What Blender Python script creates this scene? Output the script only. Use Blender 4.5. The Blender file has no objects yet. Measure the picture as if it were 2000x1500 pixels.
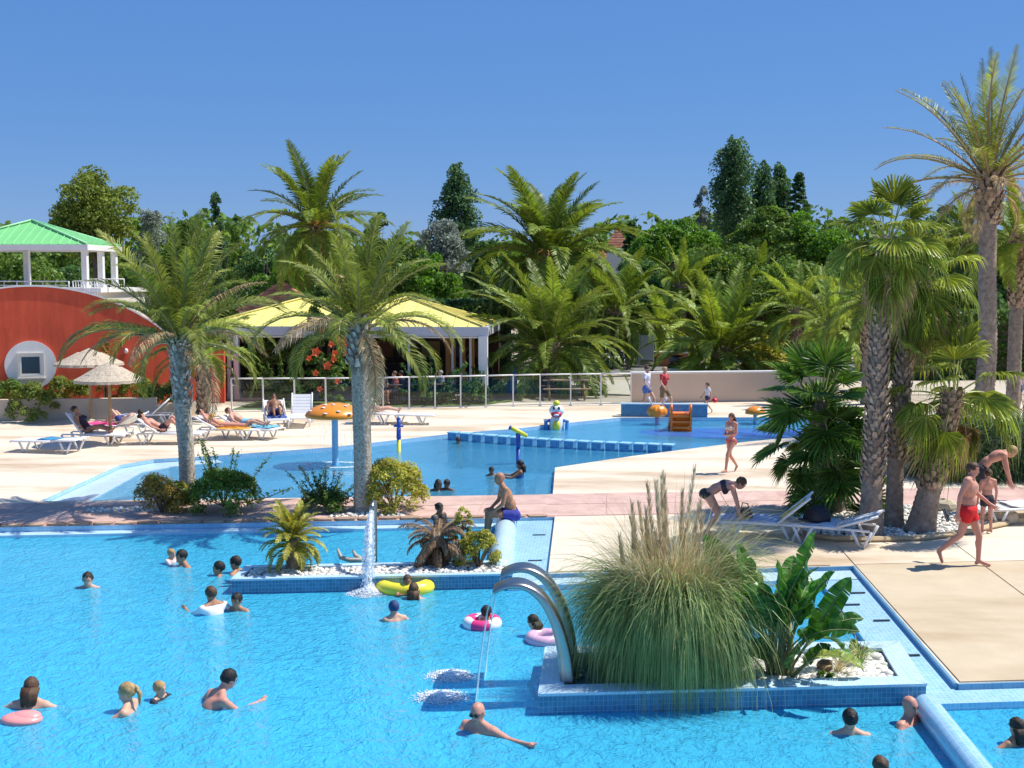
import bpy, bmesh, math, random
import numpy as np
from mathutils import Vector, Matrix, Euler
from mathutils.geometry import tessellate_polygon
R = math.radians
PI = math.pi
rnd = random.Random(7)
rng = np.random.default_rng(7)
scene = bpy.context.scene
COL = scene.collection

# ------------------------------------------------------------------ camera
FPX = 2300.0          # focal length in pixels of a 2000 px wide picture
CAMH = 4.8
PITCH = math.atan(205 / FPX)
YAW = math.atan(170 * math.cos(PITCH) / FPX)
cam_d = bpy.data.cameras.new('camera')
cam_d.sensor_width = 36.0
cam_d.lens = 36.0 * FPX / 2000.0
cam_d.clip_start = 0.1
cam_d.clip_end = 2000
cam = bpy.data.objects.new('camera', cam_d)
cam.location = (0, 0, CAMH)
cam.rotation_euler = (PI / 2 - PITCH, 0, YAW)
COL.objects.link(cam)
scene.camera = cam

# ------------------------------------------------------------------ sky and sun
SUNV = Vector((0.60, 0.20, 1.0)).normalized()      # towards the sun
sun_el = math.asin(SUNV.z)
world = bpy.data.worlds.new('World')
scene.world = world
world.use_nodes = True
wn = world.node_tree.nodes; wl = world.node_tree.links
bg = wn['Background']
sky = wn.new('ShaderNodeTexSky')
sky.sky_type = 'NISHITA'
sky.sun_disc = False
sky.sun_elevation = sun_el
sky.sun_rotation = math.atan2(SUNV.x, SUNV.y)
sky.altitude = 0
sky.air_density = 1.0
sky.dust_density = 0.0
sky.ozone_density = 5.0
hs = wn.new('ShaderNodeHueSaturation')
hs.inputs['Hue'].default_value = 0.5
hs.inputs['Saturation'].default_value = 1.12
wl.new(sky.outputs[0], hs.inputs['Color'])
smx = wn.new('ShaderNodeMix'); smx.data_type = 'RGBA'; smx.inputs[0].default_value = 0.72
smx.inputs[7].default_value = (0.72, 2.05, 5.4, 1)      # even deep blue summer haze over the physical sky
wl.new(hs.outputs[0], smx.inputs[6]); wl.new(smx.outputs[2], bg.inputs['Color'])
bg.inputs['Strength'].default_value = 0.10
sun_d = bpy.data.lights.new('sun', 'SUN')
sun_d.energy = 5.0
sun_d.angle = R(0.53)
sun_d.color = (1.0, 0.95, 0.86)
sun = bpy.data.objects.new('sun', sun_d)
sun.rotation_euler = (-SUNV).to_track_quat('-Z', 'Y').to_euler()
sun.location = (20, 5, 30)
COL.objects.link(sun)
scene.view_settings.view_transform = 'Standard'
scene.view_settings.look = 'None'
scene.view_settings.exposure = 0.32
scene.view_settings.gamma = 1.0
scene.view_settings.use_curve_mapping = False

# ------------------------------------------------------------------ where things stand
def _ray(px, py):
    x = (px - 1000) / FPX; y = -(py - 750) / FPX
    fw = Vector((-math.sin(YAW) * math.cos(PITCH), math.cos(YAW) * math.cos(PITCH), -math.sin(PITCH)))
    rt = Vector((math.cos(YAW), math.sin(YAW), 0))
    up = rt.cross(fw)
    return fw + rt * x + up * y
def G(px, py, z=0.0):
    d = _ray(px, py); t = (z - CAMH) / d.z
    return Vector((d.x * t, d.y * t, z))
def P(px, py, Y):
    d = _ray(px, py); t = Y / d.y
    return Vector((d.x * t, Y, CAMH + d.z * t))

# ------------------------------------------------------------------ materials
MATS = {}
def mat(name, col, rough=0.6, var=0.12, scale=3.0, bump=0.0, bscale=20.0, metal=0.0, spec=0.5,
        leaf=False, island=False, col2=None, trans=0.35, detail=4.0, stretch=(1, 1, 1), objrand=0.0, coat=0.0):
    if name in MATS: return MATS[name]
    m = bpy.data.materials.new(name); m.use_nodes = True
    nt = m.node_tree; N = nt.nodes; L = nt.links
    b = N['Principled BSDF']; out = N['Material Output']
    tc = N.new('ShaderNodeTexCoord'); mp = N.new('ShaderNodeMapping')
    mp.inputs['Scale'].default_value = stretch
    L.new(tc.outputs['Object'], mp.inputs['Vector'])
    nz = N.new('ShaderNodeTexNoise'); nz.inputs['Scale'].default_value = scale; nz.inputs['Detail'].default_value = detail
    nz.inputs['Roughness'].default_value = 0.65
    L.new(mp.outputs[0], nz.inputs['Vector'])
    cr = N.new('ShaderNodeValToRGB')
    c1 = [max(0, c * (1 - var)) for c in col]; c2 = [min(1, c * (1 + var)) for c in (col2 or col)]
    cr.color_ramp.elements[0].position = 0.3; cr.color_ramp.elements[0].color = (*c1, 1)
    cr.color_ramp.elements[1].position = 0.7; cr.color_ramp.elements[1].color = (*c2, 1)
    L.new(nz.outputs['Fac'], cr.inputs[0])
    cout = cr.outputs[0]
    if island or leaf or objrand:
        hsv = N.new('ShaderNodeHueSaturation')
        L.new(cout, hsv.inputs['Color'])
        if island or leaf:
            gi = N.new('ShaderNodeNewGeometry'); mr = N.new('ShaderNodeMapRange')
            mr.inputs['To Min'].default_value = 0.62; mr.inputs['To Max'].default_value = 1.38
            L.new(gi.outputs['Random Per Island'], mr.inputs['Value'])
            val = mr.outputs[0]
            mr2 = N.new('ShaderNodeMapRange')
            mr2.inputs['To Min'].default_value = 0.485; mr2.inputs['To Max'].default_value = 0.515
            ad = N.new('ShaderNodeMath'); ad.operation = 'MULTIPLY'; ad.inputs[1].default_value = 7.31
            fr = N.new('ShaderNodeMath'); fr.operation = 'FRACT'
            L.new(gi.outputs['Random Per Island'], ad.inputs[0]); L.new(ad.outputs[0], fr.inputs[0]); L.new(fr.outputs[0], mr2.inputs['Value'])
            L.new(mr2.outputs[0], hsv.inputs['Hue'])
        else:
            val = None
        if objrand:
            oi = N.new('ShaderNodeObjectInfo'); mo = N.new('ShaderNodeMapRange')
            mo.inputs['To Min'].default_value = 1 - objrand; mo.inputs['To Max'].default_value = 1 + objrand
            L.new(oi.outputs['Random'], mo.inputs['Value'])
            if val is None: val = mo.outputs[0]
            else:
                mu = N.new('ShaderNodeMath'); mu.operation = 'MULTIPLY'
                L.new(val, mu.inputs[0]); L.new(mo.outputs[0], mu.inputs[1]); val = mu.outputs[0]
        L.new(val, hsv.inputs['Value'])
        cout = hsv.outputs[0]
    L.new(cout, b.inputs['Base Color'])
    b.inputs['Roughness'].default_value = rough
    b.inputs['Metallic'].default_value = metal
    b.inputs['Specular IOR Level'].default_value = spec
    if leaf: b.inputs['Specular IOR Level'].default_value = 0.22
    if coat: b.inputs['Coat Weight'].default_value = coat
    if bump:
        bn = N.new('ShaderNodeTexNoise'); bn.inputs['Scale'].default_value = bscale; bn.inputs['Detail'].default_value = 5
        L.new(mp.outputs[0], bn.inputs['Vector'])
        bp = N.new('ShaderNodeBump'); bp.inputs['Strength'].default_value = bump; bp.inputs['Distance'].default_value = 0.02
        L.new(bn.outputs['Fac'], bp.inputs['Height']); L.new(bp.outputs[0], b.inputs['Normal'])
    if leaf:
        tr = N.new('ShaderNodeBsdfTranslucent'); mx = N.new('ShaderNodeMixShader')
        mx.inputs[0].default_value = trans
        hv = N.new('ShaderNodeHueSaturation'); hv.inputs['Value'].default_value = 1.5; hv.inputs['Saturation'].default_value = 1.1; hv.inputs['Hue'].default_value = 0.49
        L.new(cout, hv.inputs['Color']); L.new(hv.outputs[0], tr.inputs['Color'])
        L.new(b.outputs[0], mx.inputs[1]); L.new(tr.outputs[0], mx.inputs[2]); L.new(mx.outputs[0], out.inputs['Surface'])
    MATS[name] = m
    return m

def tile_mat(name, c1, c2, grout, size=0.05, rough=0.25, wet=0.0):
    """small pool mosaic: a tile colour chosen per tile, pale grout, worn by noise"""
    if name in MATS: return MATS[name]
    m = bpy.data.materials.new(name); m.use_nodes = True
    N = m.node_tree.nodes; L = m.node_tree.links; b = N['Principled BSDF']
    tc = N.new('ShaderNodeTexCoord')
    geo = N.new('ShaderNodeNewGeometry')
    # choose the tiling plane by the face normal so walls and floors both show square tiles
    sx = N.new('ShaderNodeSeparateXYZ'); L.new(tc.outputs['Object'], sx.inputs[0])
    sn = N.new('ShaderNodeSeparateXYZ'); L.new(geo.outputs['True Normal'], sn.inputs[0])
    ab = N.new('ShaderNodeMath'); ab.operation = 'ABSOLUTE'; L.new(sn.outputs[2], ab.inputs[0])
    gt = N.new('ShaderNodeMath'); gt.operation = 'GREATER_THAN'; gt.inputs[1].default_value = 0.5; L.new(ab.outputs[0], gt.inputs[0])
    av = N.new('ShaderNodeMath'); av.operation = 'ADD'; L.new(sx.outputs[0], av.inputs[0]); L.new(sx.outputs[1], av.inputs[1])
    mxu = N.new('ShaderNodeMix'); L.new(gt.outputs[0], mxu.inputs[0]); L.new(av.outputs[0], mxu.inputs[2]); L.new(sx.outputs[0], mxu.inputs[3])
    mxv = N.new('ShaderNodeMix'); L.new(gt.outputs[0], mxv.inputs[0]); L.new(sx.outputs[2], mxv.inputs[2]); L.new(sx.outputs[1], mxv.inputs[3])
    cb = N.new('ShaderNodeCombineXYZ'); L.new(mxu.outputs[0], cb.inputs[0]); L.new(mxv.outputs[0], cb.inputs[1])
    br = N.new('ShaderNodeTexBrick'); br.offset = 0.0
    br.inputs['Color1'].default_value = (*c1, 1); br.inputs['Color2'].default_value = (*c2, 1); br.inputs['Mortar'].default_value = (*grout, 1)
    br.inputs['Scale'].default_value = 1.0; br.inputs['Mortar Size'].default_value = size * 0.05
    br.inputs['Brick Width'].default_value = size; br.inputs['Row Height'].default_value = size
    L.new(cb.outputs[0], br.inputs['Vector'])
    nz = N.new('ShaderNodeTexNoise'); nz.inputs['Scale'].default_value = 1.3; nz.inputs['Detail'].default_value = 3
    L.new(tc.outputs['Object'], nz.inputs['Vector'])
    mr = N.new('ShaderNodeMapRange'); mr.inputs['To Min'].default_value = 0.82; mr.inputs['To Max'].default_value = 1.18
    L.new(nz.outputs['Fac'], mr.inputs['Value'])
    hv = N.new('ShaderNodeHueSaturation'); L.new(br.outputs['Color'], hv.inputs['Color']); L.new(mr.outputs[0], hv.inputs['Value'])
    L.new(hv.outputs[0], b.inputs['Base Color'])
    b.inputs['Roughness'].default_value = rough
    bp = N.new('ShaderNodeBump'); bp.inputs['Strength'].default_value = 0.3; bp.inputs['Distance'].default_value = 0.003; bp.invert = True
    L.new(br.outputs['Fac'], bp.inputs['Height']); L.new(bp.outputs[0], b.inputs['Normal'])
    MATS[name] = m
    return m

def water_mat(name, tint, scale=1.0, dist=0.06, body=(0.075, 0.60, 0.90), bamt=0.62):
    m = bpy.data.materials.new(name); m.use_nodes = True
    N = m.node_tree.nodes; L = m.node_tree.links
    N.remove(N['Principled BSDF']); out = N['Material Output']
    tc = N.new('ShaderNodeTexCoord')
    n1 = N.new('ShaderNodeTexNoise'); n1.inputs['Scale'].default_value = 4.6 * scale; n1.inputs['Detail'].default_value = 5; n1.inputs['Roughness'].default_value = 0.6
    n1.inputs['Distortion'].default_value = 0.8
    n2 = N.new('ShaderNodeTexNoise'); n2.inputs['Scale'].default_value = 0.7 * scale; n2.inputs['Detail'].default_value = 2
    mp = N.new('ShaderNodeMapping'); mp.inputs['Scale'].default_value = (1, 0.8, 1); mp.inputs['Rotation'].default_value = (0, 0, 0.5)
    L.new(tc.outputs['Object'], mp.inputs[0]); L.new(mp.outputs[0], n1.inputs['Vector']); L.new(mp.outputs[0], n2.inputs['Vector'])
    ad = N.new('ShaderNodeMath'); ad.operation = 'MULTIPLY_ADD'; ad.inputs[1].default_value = 0.8
    L.new(n2.outputs['Fac'], ad.inputs[0]); L.new(n1.outputs['Fac'], ad.inputs[2])
    n3 = N.new('ShaderNodeTexNoise'); n3.inputs['Scale'].default_value = 9.0 * scale; n3.inputs['Detail'].default_value = 3; n3.inputs['Distortion'].default_value = 1.5
    L.new(mp.outputs[0], n3.inputs['Vector'])
    a3 = N.new('ShaderNodeMath'); a3.operation = 'MULTIPLY_ADD'; a3.inputs[1].default_value = 0.5; L.new(n3.outputs['Fac'], a3.inputs[0]); L.new(ad.outputs[0], a3.inputs[2]); ad = a3
    bp = N.new('ShaderNodeBump'); bp.inputs['Strength'].default_value = 1.0; bp.inputs['Distance'].default_value = dist
    L.new(ad.outputs[0], bp.inputs['Height'])
    tr = N.new('ShaderNodeBsdfTransparent'); tr.inputs['Color'].default_value = (*tint, 1)
    rf = N.new('ShaderNodeBsdfRefraction'); rf.inputs['IOR'].default_value = 1.33; rf.inputs['Color'].default_value = (*tint, 1); rf.inputs['Roughness'].default_value = 0.0
    gl = N.new('ShaderNodeBsdfGlossy'); gl.inputs['Roughness'].default_value = 0.03
    L.new(bp.outputs[0], rf.inputs['Normal']); L.new(bp.outputs[0], gl.inputs['Normal'])
    m1 = N.new('ShaderNodeMixShader'); m1.inputs[0].default_value = 0.38
    L.new(tr.outputs[0], m1.inputs[1]); L.new(rf.outputs[0], m1.inputs[2])
    fr = N.new('ShaderNodeFresnel'); fr.inputs['IOR'].default_value = 1.33; L.new(bp.outputs[0], fr.inputs['Normal'])
    df = N.new('ShaderNodeBsdfDiffuse'); df.inputs['Color'].default_value = (*body, 1); bp2 = N.new('ShaderNodeBump'); bp2.inputs['Distance'].default_value = dist * 2.2
    L.new(ad.outputs[0], bp2.inputs['Height']); L.new(bp2.outputs[0], df.inputs['Normal'])
    m3 = N.new('ShaderNodeMixShader'); m3.inputs[0].default_value = bamt; L.new(m1.outputs[0], m3.inputs[1]); L.new(df.outputs[0], m3.inputs[2]); m1 = m3
    m2 = N.new('ShaderNodeMixShader'); L.new(fr.outputs[0], m2.inputs[0]); L.new(m1.outputs[0], m2.inputs[1]); L.new(gl.outputs[0], m2.inputs[2])
    L.new(m2.outputs[0], out.inputs['Surface'])
    MATS[name] = m
    return m

def glass_mat(name, tint, refl=0.12, clear=0.8):
    if name in MATS: return MATS[name]
    m = bpy.data.materials.new(name); m.use_nodes = True
    N = m.node_tree.nodes; L = m.node_tree.links
    N.remove(N['Principled BSDF']); out = N['Material Output']
    tr = N.new('ShaderNodeBsdfTransparent'); tr.inputs['Color'].default_value = (*tint, 1)
    gl = N.new('ShaderNodeBsdfGlossy'); gl.inputs['Roughness'].default_value = 0.02
    fr = N.new('ShaderNodeFresnel'); fr.inputs['IOR'].default_value = 1.5
    m2 = N.new('ShaderNodeMixShader'); L.new(fr.outputs[0], m2.inputs[0]); L.new(tr.outputs[0], m2.inputs[1]); L.new(gl.outputs[0], m2.inputs[2])
    L.new(m2.outputs[0], out.inputs['Surface'])
    MATS[name] = m
    return m

def spray_mat(name, dens, col=(0.9, 0.95, 1.0), scale=30, streak=(1, 1, 1)):
    """broken white water: white where noise is high, clear between"""
    m = bpy.data.materials.new(name); m.use_nodes = True
    N = m.node_tree.nodes; L = m.node_tree.links
    b = N['Principled BSDF']; out = N['Material Output']
    b.inputs['Base Color'].default_value = (*col, 1); b.inputs['Roughness'].default_value = 0.25
    tc = N.new('ShaderNodeTexCoord'); mp = N.new('ShaderNodeMapping'); mp.inputs['Scale'].default_value = streak
    L.new(tc.outputs['Object'], mp.inputs[0])
    nz = N.new('ShaderNodeTexNoise'); nz.inputs['Scale'].default_value = scale; nz.inputs['Detail'].default_value = 4
    L.new(mp.outputs[0], nz.inputs['Vector'])
    mr = N.new('ShaderNodeMapRange'); mr.inputs['From Min'].default_value = 1 - dens - 0.12; mr.inputs['From Max'].default_value = 1 - dens + 0.12
    L.new(nz.outputs['Fac'], mr.inputs['Value'])
    tr = N.new('ShaderNodeBsdfTransparent'); mx = N.new('ShaderNodeMixShader')
    L.new(mr.outputs[0], mx.inputs[0]); L.new(tr.outputs[0], mx.inputs[1]); L.new(b.outputs[0], mx.inputs[2]); L.new(mx.outputs[0], out.inputs['Surface'])
    MATS[name] = m
    return m

# ------------------------------------------------------------------ object helpers
def tag(o, label=None, cat=None, group=None, kind=None):
    if label: o['label'] = label
    if cat: o['category'] = cat
    if group: o['group'] = group
    if kind: o['kind'] = kind
    return o
def empty(name, loc=(0, 0, 0), rz=0.0, label=None, cat=None, group=None, scale=1.0):
    o = bpy.data.objects.new(name, None); COL.objects.link(o)
    o.location = loc; o.rotation_euler = (0, 0, rz); o.scale = (scale,) * 3
    o.empty_display_size = 0.2
    return tag(o, label, cat, group)
def link(name, me, parent=None, loc=None, rot=None, scale=None):
    o = bpy.data.objects.new(name, me); COL.objects.link(o)
    if parent: o.parent = parent
    if loc is not None: o.location = loc
    if rot is not None: o.rotation_euler = rot
    if scale is not None: o.scale = (scale,) * 3 if isinstance(scale, (int, float)) else scale
    return o
def kids(o): return [c for c in KIDS.get(o.name, [])]
KIDS = {}
def copy_tree(o, loc=None, rz=None, label=None, scale=None, group=None):
    c = o.copy(); COL.objects.link(c)
    if loc is not None: c.location = loc
    if rz is not None: c.rotation_euler = (0, 0, rz)
    if scale is not None: c.scale = (scale,) * 3
    if label: c['label'] = label
    if group: c['group'] = group
    for ch in o.children:
        d = ch.copy(); COL.objects.link(d); d.parent = c
        for g in ch.children:
            e = g.copy(); COL.objects.link(e); e.parent = d
    return c

def npmesh(name, V, F, material, smooth=False):
    """F: (n,k) array of equal sized faces, or list of such arrays"""
    V = np.asarray(V, dtype=np.float32).reshape(-1, 3)
    if not isinstance(F, (list, tuple)): F = [F]
    F = [np.asarray(f, dtype=np.int32) for f in F if len(f)]
    me = bpy.data.meshes.new(name)
    me.vertices.add(len(V)); me.vertices.foreach_set('co', V.ravel())
    nl = sum(f.size for f in F); npoly = sum(len(f) for f in F)
    me.loops.add(nl); me.polygons.add(npoly)
    me.loops.foreach_set('vertex_index', np.concatenate([f.ravel() for f in F]))
    st = []; off = 0; tot = []
    for f in F:
        k = f.shape[1]; st.append(off + np.arange(len(f)) * k); tot.append(np.full(len(f), k)); off += f.size
    me.polygons.foreach_set('loop_start', np.concatenate(st).astype(np.int32))
    me.polygons.foreach_set('loop_total', np.concatenate(tot).astype(np.int32))
    if smooth: me.polygons.foreach_set('use_smooth', np.ones(npoly, dtype=bool))
    me.update(calc_edges=True)
    if material: me.materials.append(material)
    return me

class MB:
    def __init__(s): s.v = []; s.f = []; s.m = []; s.mats = []; s.smooth = []
    def _mi(s, m):
        if m is None: return 0
        if m not in s.mats: s.mats.append(m)
        return s.mats.index(m)
    def add(s, V, F, m=None, smooth=False):
        o = len(s.v); s.v += [tuple(v) for v in V]
        k = s._mi(m)
        for f in F: s.f.append([i + o for i in f]); s.m.append(k); s.smooth.append(smooth)
    def box(s, c, d, m=None, rz=0.0, M=None, taper=1.0):
        cx, cy, cz = c; dx, dy, dz = d[0] / 2, d[1] / 2, d[2] / 2
        V = []
        for z in (-dz, dz):
            k = taper if z > 0 else 1
            for x, y in ((-dx, -dy), (dx, -dy), (dx, dy), (-dx, dy)): V.append(Vector((x * k, y * k, z)))
        if rz: V = [Matrix.Rotation(rz, 3, 'Z') @ v for v in V]
        if M is not None: V = [M @ v for v in V]
        V = [v + Vector(c) for v in V]
        s.add(V, [(3, 2, 1, 0), (4, 5, 6, 7), (0, 1, 5, 4), (1, 2, 6, 5), (2, 3, 7, 6), (3, 0, 4, 7)], m)
    def prism(s, poly, z0, z1, m=None, top=True, bottom=True):
        n = len(poly); z1s = z1 if isinstance(z1, (list, tuple)) else [z1] * n
        a = sum(poly[i][0] * poly[(i + 1) % n][1] - poly[(i + 1) % n][0] * poly[i][1] for i in range(n))
        if a < 0: poly = poly[::-1]; z1s = z1s[::-1]
        V = [(p[0], p[1], z0) for p in poly] + [(p[0], p[1], z) for p, z in zip(poly, z1s)]
        F = [(i, (i + 1) % n, n + (i + 1) % n, n + i) for i in range(n)]
        tri = tessellate_polygon([[Vector((p[0], p[1], 0)) for p in poly]])
        for t in tri:
            t = list(t); p = [poly[i] for i in t]
            ar = (p[1][0] - p[0][0]) * (p[2][1] - p[0][1]) - (p[2][0] - p[0][0]) * (p[1][1] - p[0][1])
            if ar < 0: t = t[::-1]
            if top: F.append([i + n for i in t])
            if bottom: F.append(t[::-1])
        s.add(V, F, m)
    def tube(s, pts, r, m=None, n=8, smooth=True, cap=True, flat=1.0):
        pts = [Vector(p) for p in pts]; rs = r if isinstance(r, (list, tuple)) else [r] * len(pts)
        V = []; F = []; prev = None
        for i, p in enumerate(pts):
            t = (pts[min(i + 1, len(pts) - 1)] - pts[max(i - 1, 0)]).normalized()
            a = prev if prev is not None else (Vector((0, 0, 1)) if abs(t.z) < 0.9 else Vector((1, 0, 0)))
            u = t.cross(a)
            if u.length < 1e-4: u = t.cross(Vector((0, 1, 0)))
            u.normalize(); w = u.cross(t).normalized(); prev = w
            for k in range(n):
                an = 2 * PI * k / n
                V.append(p + u * math.cos(an) * rs[i] + w * math.sin(an) * rs[i] * flat)
        for i in range(len(pts) - 1):
            for k in range(n):
                a = i * n + k; b = i * n + (k + 1) % n
                F.append((a, b, b + n, a + n))
        if cap:
            F.append(tuple(range(n))[::-1]); F.append(tuple(range((len(pts) - 1) * n, len(pts) * n)))
        s.add(V, F, m, smooth)
    def lathe(s, prof, c=(0, 0, 0), m=None, n=20, smooth=True, wob=0.0):
        V = []; F = []
        for r_, z in prof:
            for k in range(n):
                a = 2 * PI * k / n; q = r_ * (1 + wob * math.sin(3 * a + z * 9) * 0.5 + wob * math.sin(5 * a))
                V.append((c[0] + q * math.cos(a), c[1] + q * math.sin(a), c[2] + z))
        for i in range(len(prof) - 1):
            for k in range(n):
                a = i * n + k; b = i * n + (k + 1) % n
                F.append((a, b, b + n, a + n))
        F.append(tuple(range(n))[::-1]); F.append(tuple(range((len(prof) - 1) * n, len(prof) * n)))
        s.add(V, F, m, smooth)
    def ell(s, c, r, m=None, n=12, k=8, M=None, smooth=True):
        V = []; F = []
        for i in range(k + 1):
            th = PI * i / k
            for j in range(n):
                ph = 2 * PI * j / n
                v = Vector((r[0] * math.sin(th) * math.cos(ph), r[1] * math.sin(th) * math.sin(ph), -r[2] * math.cos(th)))
                if M is not None: v = M @ v
                V.append(v + Vector(c))
        for i in range(k):
            for j in range(n):
                a = i * n + j; b = i * n + (j + 1) % n
                F.append((a, b, b + n, a + n))
        s.add(V, F, m, smooth)
    def build(s, name, m=None, parent=None, bevel=0.0):
        me = bpy.data.meshes.new(name)
        me.from_pydata(s.v, [], s.f)
        mats = s.mats or ([m] if m else [])
        for q in mats: me.materials.append(q)
        if s.mats and len(s.mats) > 1: me.polygons.foreach_set('material_index', s.m)
        me.polygons.foreach_set('use_smooth', s.smooth)
        me.update()
        if bevel:
            bm = bmesh.new(); bm.from_mesh(me); bmesh.ops.remove_doubles(bm, verts=bm.verts, dist=1e-5)
            ed = [e for e in bm.edges if len(e.link_faces) == 2 and e.calc_face_angle(0) > 0.6]
            bmesh.ops.bevel(bm, geom=ed, offset=bevel, segments=2, affect='EDGES', profile=0.6)
            bm.to_mesh(me); bm.free()
        return link(name, me, parent)

def sheet(poly, holes, z, name, m, kind='structure', parent=None):
    """flat polygon with holes"""
    loops = [[Vector((p[0], p[1], 0)) for p in poly]] + [[Vector((p[0], p[1], 0)) for p in h] for h in holes]
    pts = [p for l in loops for p in l]
    F = []
    for t in tessellate_polygon(loops):
        t = list(t); a, b, c = (pts[i] for i in t)
        if (b.x - a.x) * (c.y - a.y) - (c.x - a.x) * (b.y - a.y) < 0: t = t[::-1]
        F.append(t)
    me = bpy.data.meshes.new(name); me.from_pydata([(p.x, p.y, z) for p in pts], [], F); me.materials.append(m); me.update()
    o = link(name, me, parent)
    if kind: o['kind'] = kind
    return o
# ================================================================== SETTING
M_ground = mat('ground_soil', (0.40, 0.33, 0.25), 0.95, 0.2, 0.6, bump=0.4)
M_gravel = mat('gravel_grey', (0.42, 0.40, 0.37), 0.95, 0.12, 3, bump=0.3)
def deck_mat(name, base, dark, amt=0.5):
    m = mat(name, base, 0.75, 0.06, 2.0, bump=0.15, bscale=40)
    N = m.node_tree.nodes; L = m.node_tree.links; b = N['Principled BSDF']
    src = b.inputs['Base Color'].links[0].from_socket
    tc = N.new('ShaderNodeTexCoord'); mp = N.new('ShaderNodeMapping'); mp.inputs['Scale'].default_value = (0.35, 1.3, 1); mp.inputs['Rotation'].default_value = (0, 0, -0.12)
    nz = N.new('ShaderNodeTexNoise'); nz.inputs['Scale'].default_value = 0.55; nz.inputs['Detail'].default_value = 7; nz.inputs['Roughness'].default_value = 0.62
    L.new(tc.outputs['Object'], mp.inputs[0]); L.new(mp.outputs[0], nz.inputs['Vector'])
    mr = N.new('ShaderNodeMapRange'); mr.inputs['From Min'].default_value = 0.47; mr.inputs['From Max'].default_value = 0.66; mr.inputs['To Max'].default_value = amt
    L.new(nz.outputs['Fac'], mr.inputs['Value'])
    mx = N.new('ShaderNodeMix'); mx.data_type = 'RGBA'; mx.inputs[7].default_value = (*dark, 1)
    L.new(mr.outputs[0], mx.inputs[0]); L.new(src, mx.inputs[6]); L.new(mx.outputs[2], b.inputs['Base Color'])
    mw = N.new('ShaderNodeMapRange'); mw.inputs['From Min'].default_value = 0.5; mw.inputs['From Max'].default_value = 0.7; mw.inputs['To Min'].default_value = 0.75; mw.inputs['To Max'].default_value = 0.4
    L.new(nz.outputs['Fac'], mw.inputs['Value']); L.new(mw.outputs[0], b.inputs['Roughness'])
    return m
M_deck = deck_mat('deck_cream', (0.70, 0.60, 0.47), (0.45, 0.31, 0.17), 0.75)
M_deck2 = deck_mat('deck_wet_slab', (0.54, 0.44, 0.30), (0.42, 0.30, 0.16), 0.6)
M_pink = mat('paving_pink', (0.50, 0.31, 0.26), 0.8, 0.14, 1.5, bump=0.4, bscale=14, col2=(0.56, 0.38, 0.32))
M_stone = mat('edge_stone', (0.42, 0.27, 0.19), 0.85, 0.2, 6, bump=0.5, bscale=25, objrand=0.25)
M_tlight = tile_mat('mosaic_light', (0.26, 0.52, 0.72), (0.36, 0.60, 0.78), (0.55, 0.70, 0.82), 0.06, 0.2)
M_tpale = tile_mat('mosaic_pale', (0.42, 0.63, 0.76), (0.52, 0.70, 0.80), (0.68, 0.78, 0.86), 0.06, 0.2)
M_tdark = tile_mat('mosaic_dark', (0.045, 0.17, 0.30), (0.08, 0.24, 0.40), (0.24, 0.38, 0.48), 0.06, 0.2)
M_floorA = tile_mat('mosaic_pool_floor', (0.015, 0.40, 0.86), (0.05, 0.56, 0.95), (0.30, 0.70, 0.92), 0.10, 0.4)
M_floorB = tile_mat('mosaic_second_floor', (0.12, 0.45, 0.74), (0.22, 0.58, 0.84), (0.35, 0.62, 0.82), 0.09, 0.4)
M_purple = mat('purple_floor', (0.14, 0.03, 0.85), 0.5, 0.1, 3)
M_water = water_mat('pool_water', (0.80, 0.955, 1.0), 1.0, 0.036)
M_water2 = water_mat('pool_water_far', (0.82, 0.955, 1.0), 1.3, 0.04, (0.10, 0.50, 0.80), 0.42)
M_wall_beige = mat('render_beige', (0.60, 0.46, 0.35), 0.85, 0.05, 1.2, bump=0.15, bscale=30)
M_wall_sand = mat('render_sand', (0.56, 0.47, 0.36), 0.85, 0.1, 1.2, bump=0.2, bscale=20)
M_red = mat('render_red', (0.62, 0.075, 0.030), 0.75, 0.15, 1.6, bump=0.25, bscale=20, detail=9, stretch=(1.6, 1.6, .35), col2=(0.70, 0.10, 0.04))
M_white = mat('white_paint', (0.77, 0.76, 0.73), 0.5, 0.07, 4, detail=8, stretch=(1, 1, .3))
M_whitepl = mat('white_plastic', (0.80, 0.80, 0.80), 0.35, 0.03, 3)
M_pebble = mat('white_pebble', (0.72, 0.69, 0.63), 0.8, 0.08, 3, island=True)
M_soil = mat('dark_soil', (0.10, 0.07, 0.05), 0.95, 0.3, 6, bump=0.5)
M_asphalt = mat('asphalt', (0.16, 0.16, 0.165), 0.9, 0.1, 2, bump=0.2)

WZ = -0.15      # water level of the near pool
WB = -0.12      # and of the far pool
A = [(-26, 19.35), (-0.87, 23.5), (-0.80, 18.9), (4.31, 19.8), (4.29, 14.01), (14, 15.6), (14, 2), (-26, 2)]
B = [(-12.07, 24.4), (-12.35, 29.4), (-11.85, 30.4), (-10.42, 31.15), (-7.57, 33.0), (-4.55, 36.2), (-2.63, 37.6), (-0.73, 39.5), (0.79, 40.9),
     (5.9, 41.33), (9.5, 40.5), (10, 38.5), (7.56, 37.3), (4.25, 34.9), (1.01, 32.0), (-1.09, 29.8), (-1.0, 26.0)]
sheet([(-500, -60), (500, -60), (500, 900), (-500, 900)], [A, B], -0.02, 'ground', M_ground)
sheet([(-31, 1), (24, 1), (24, 47.6), (6, 46.6), (-6, 45.2), (-31, 41.5)], [A, B], 0.0, 'pool_deck', M_deck)

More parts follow.
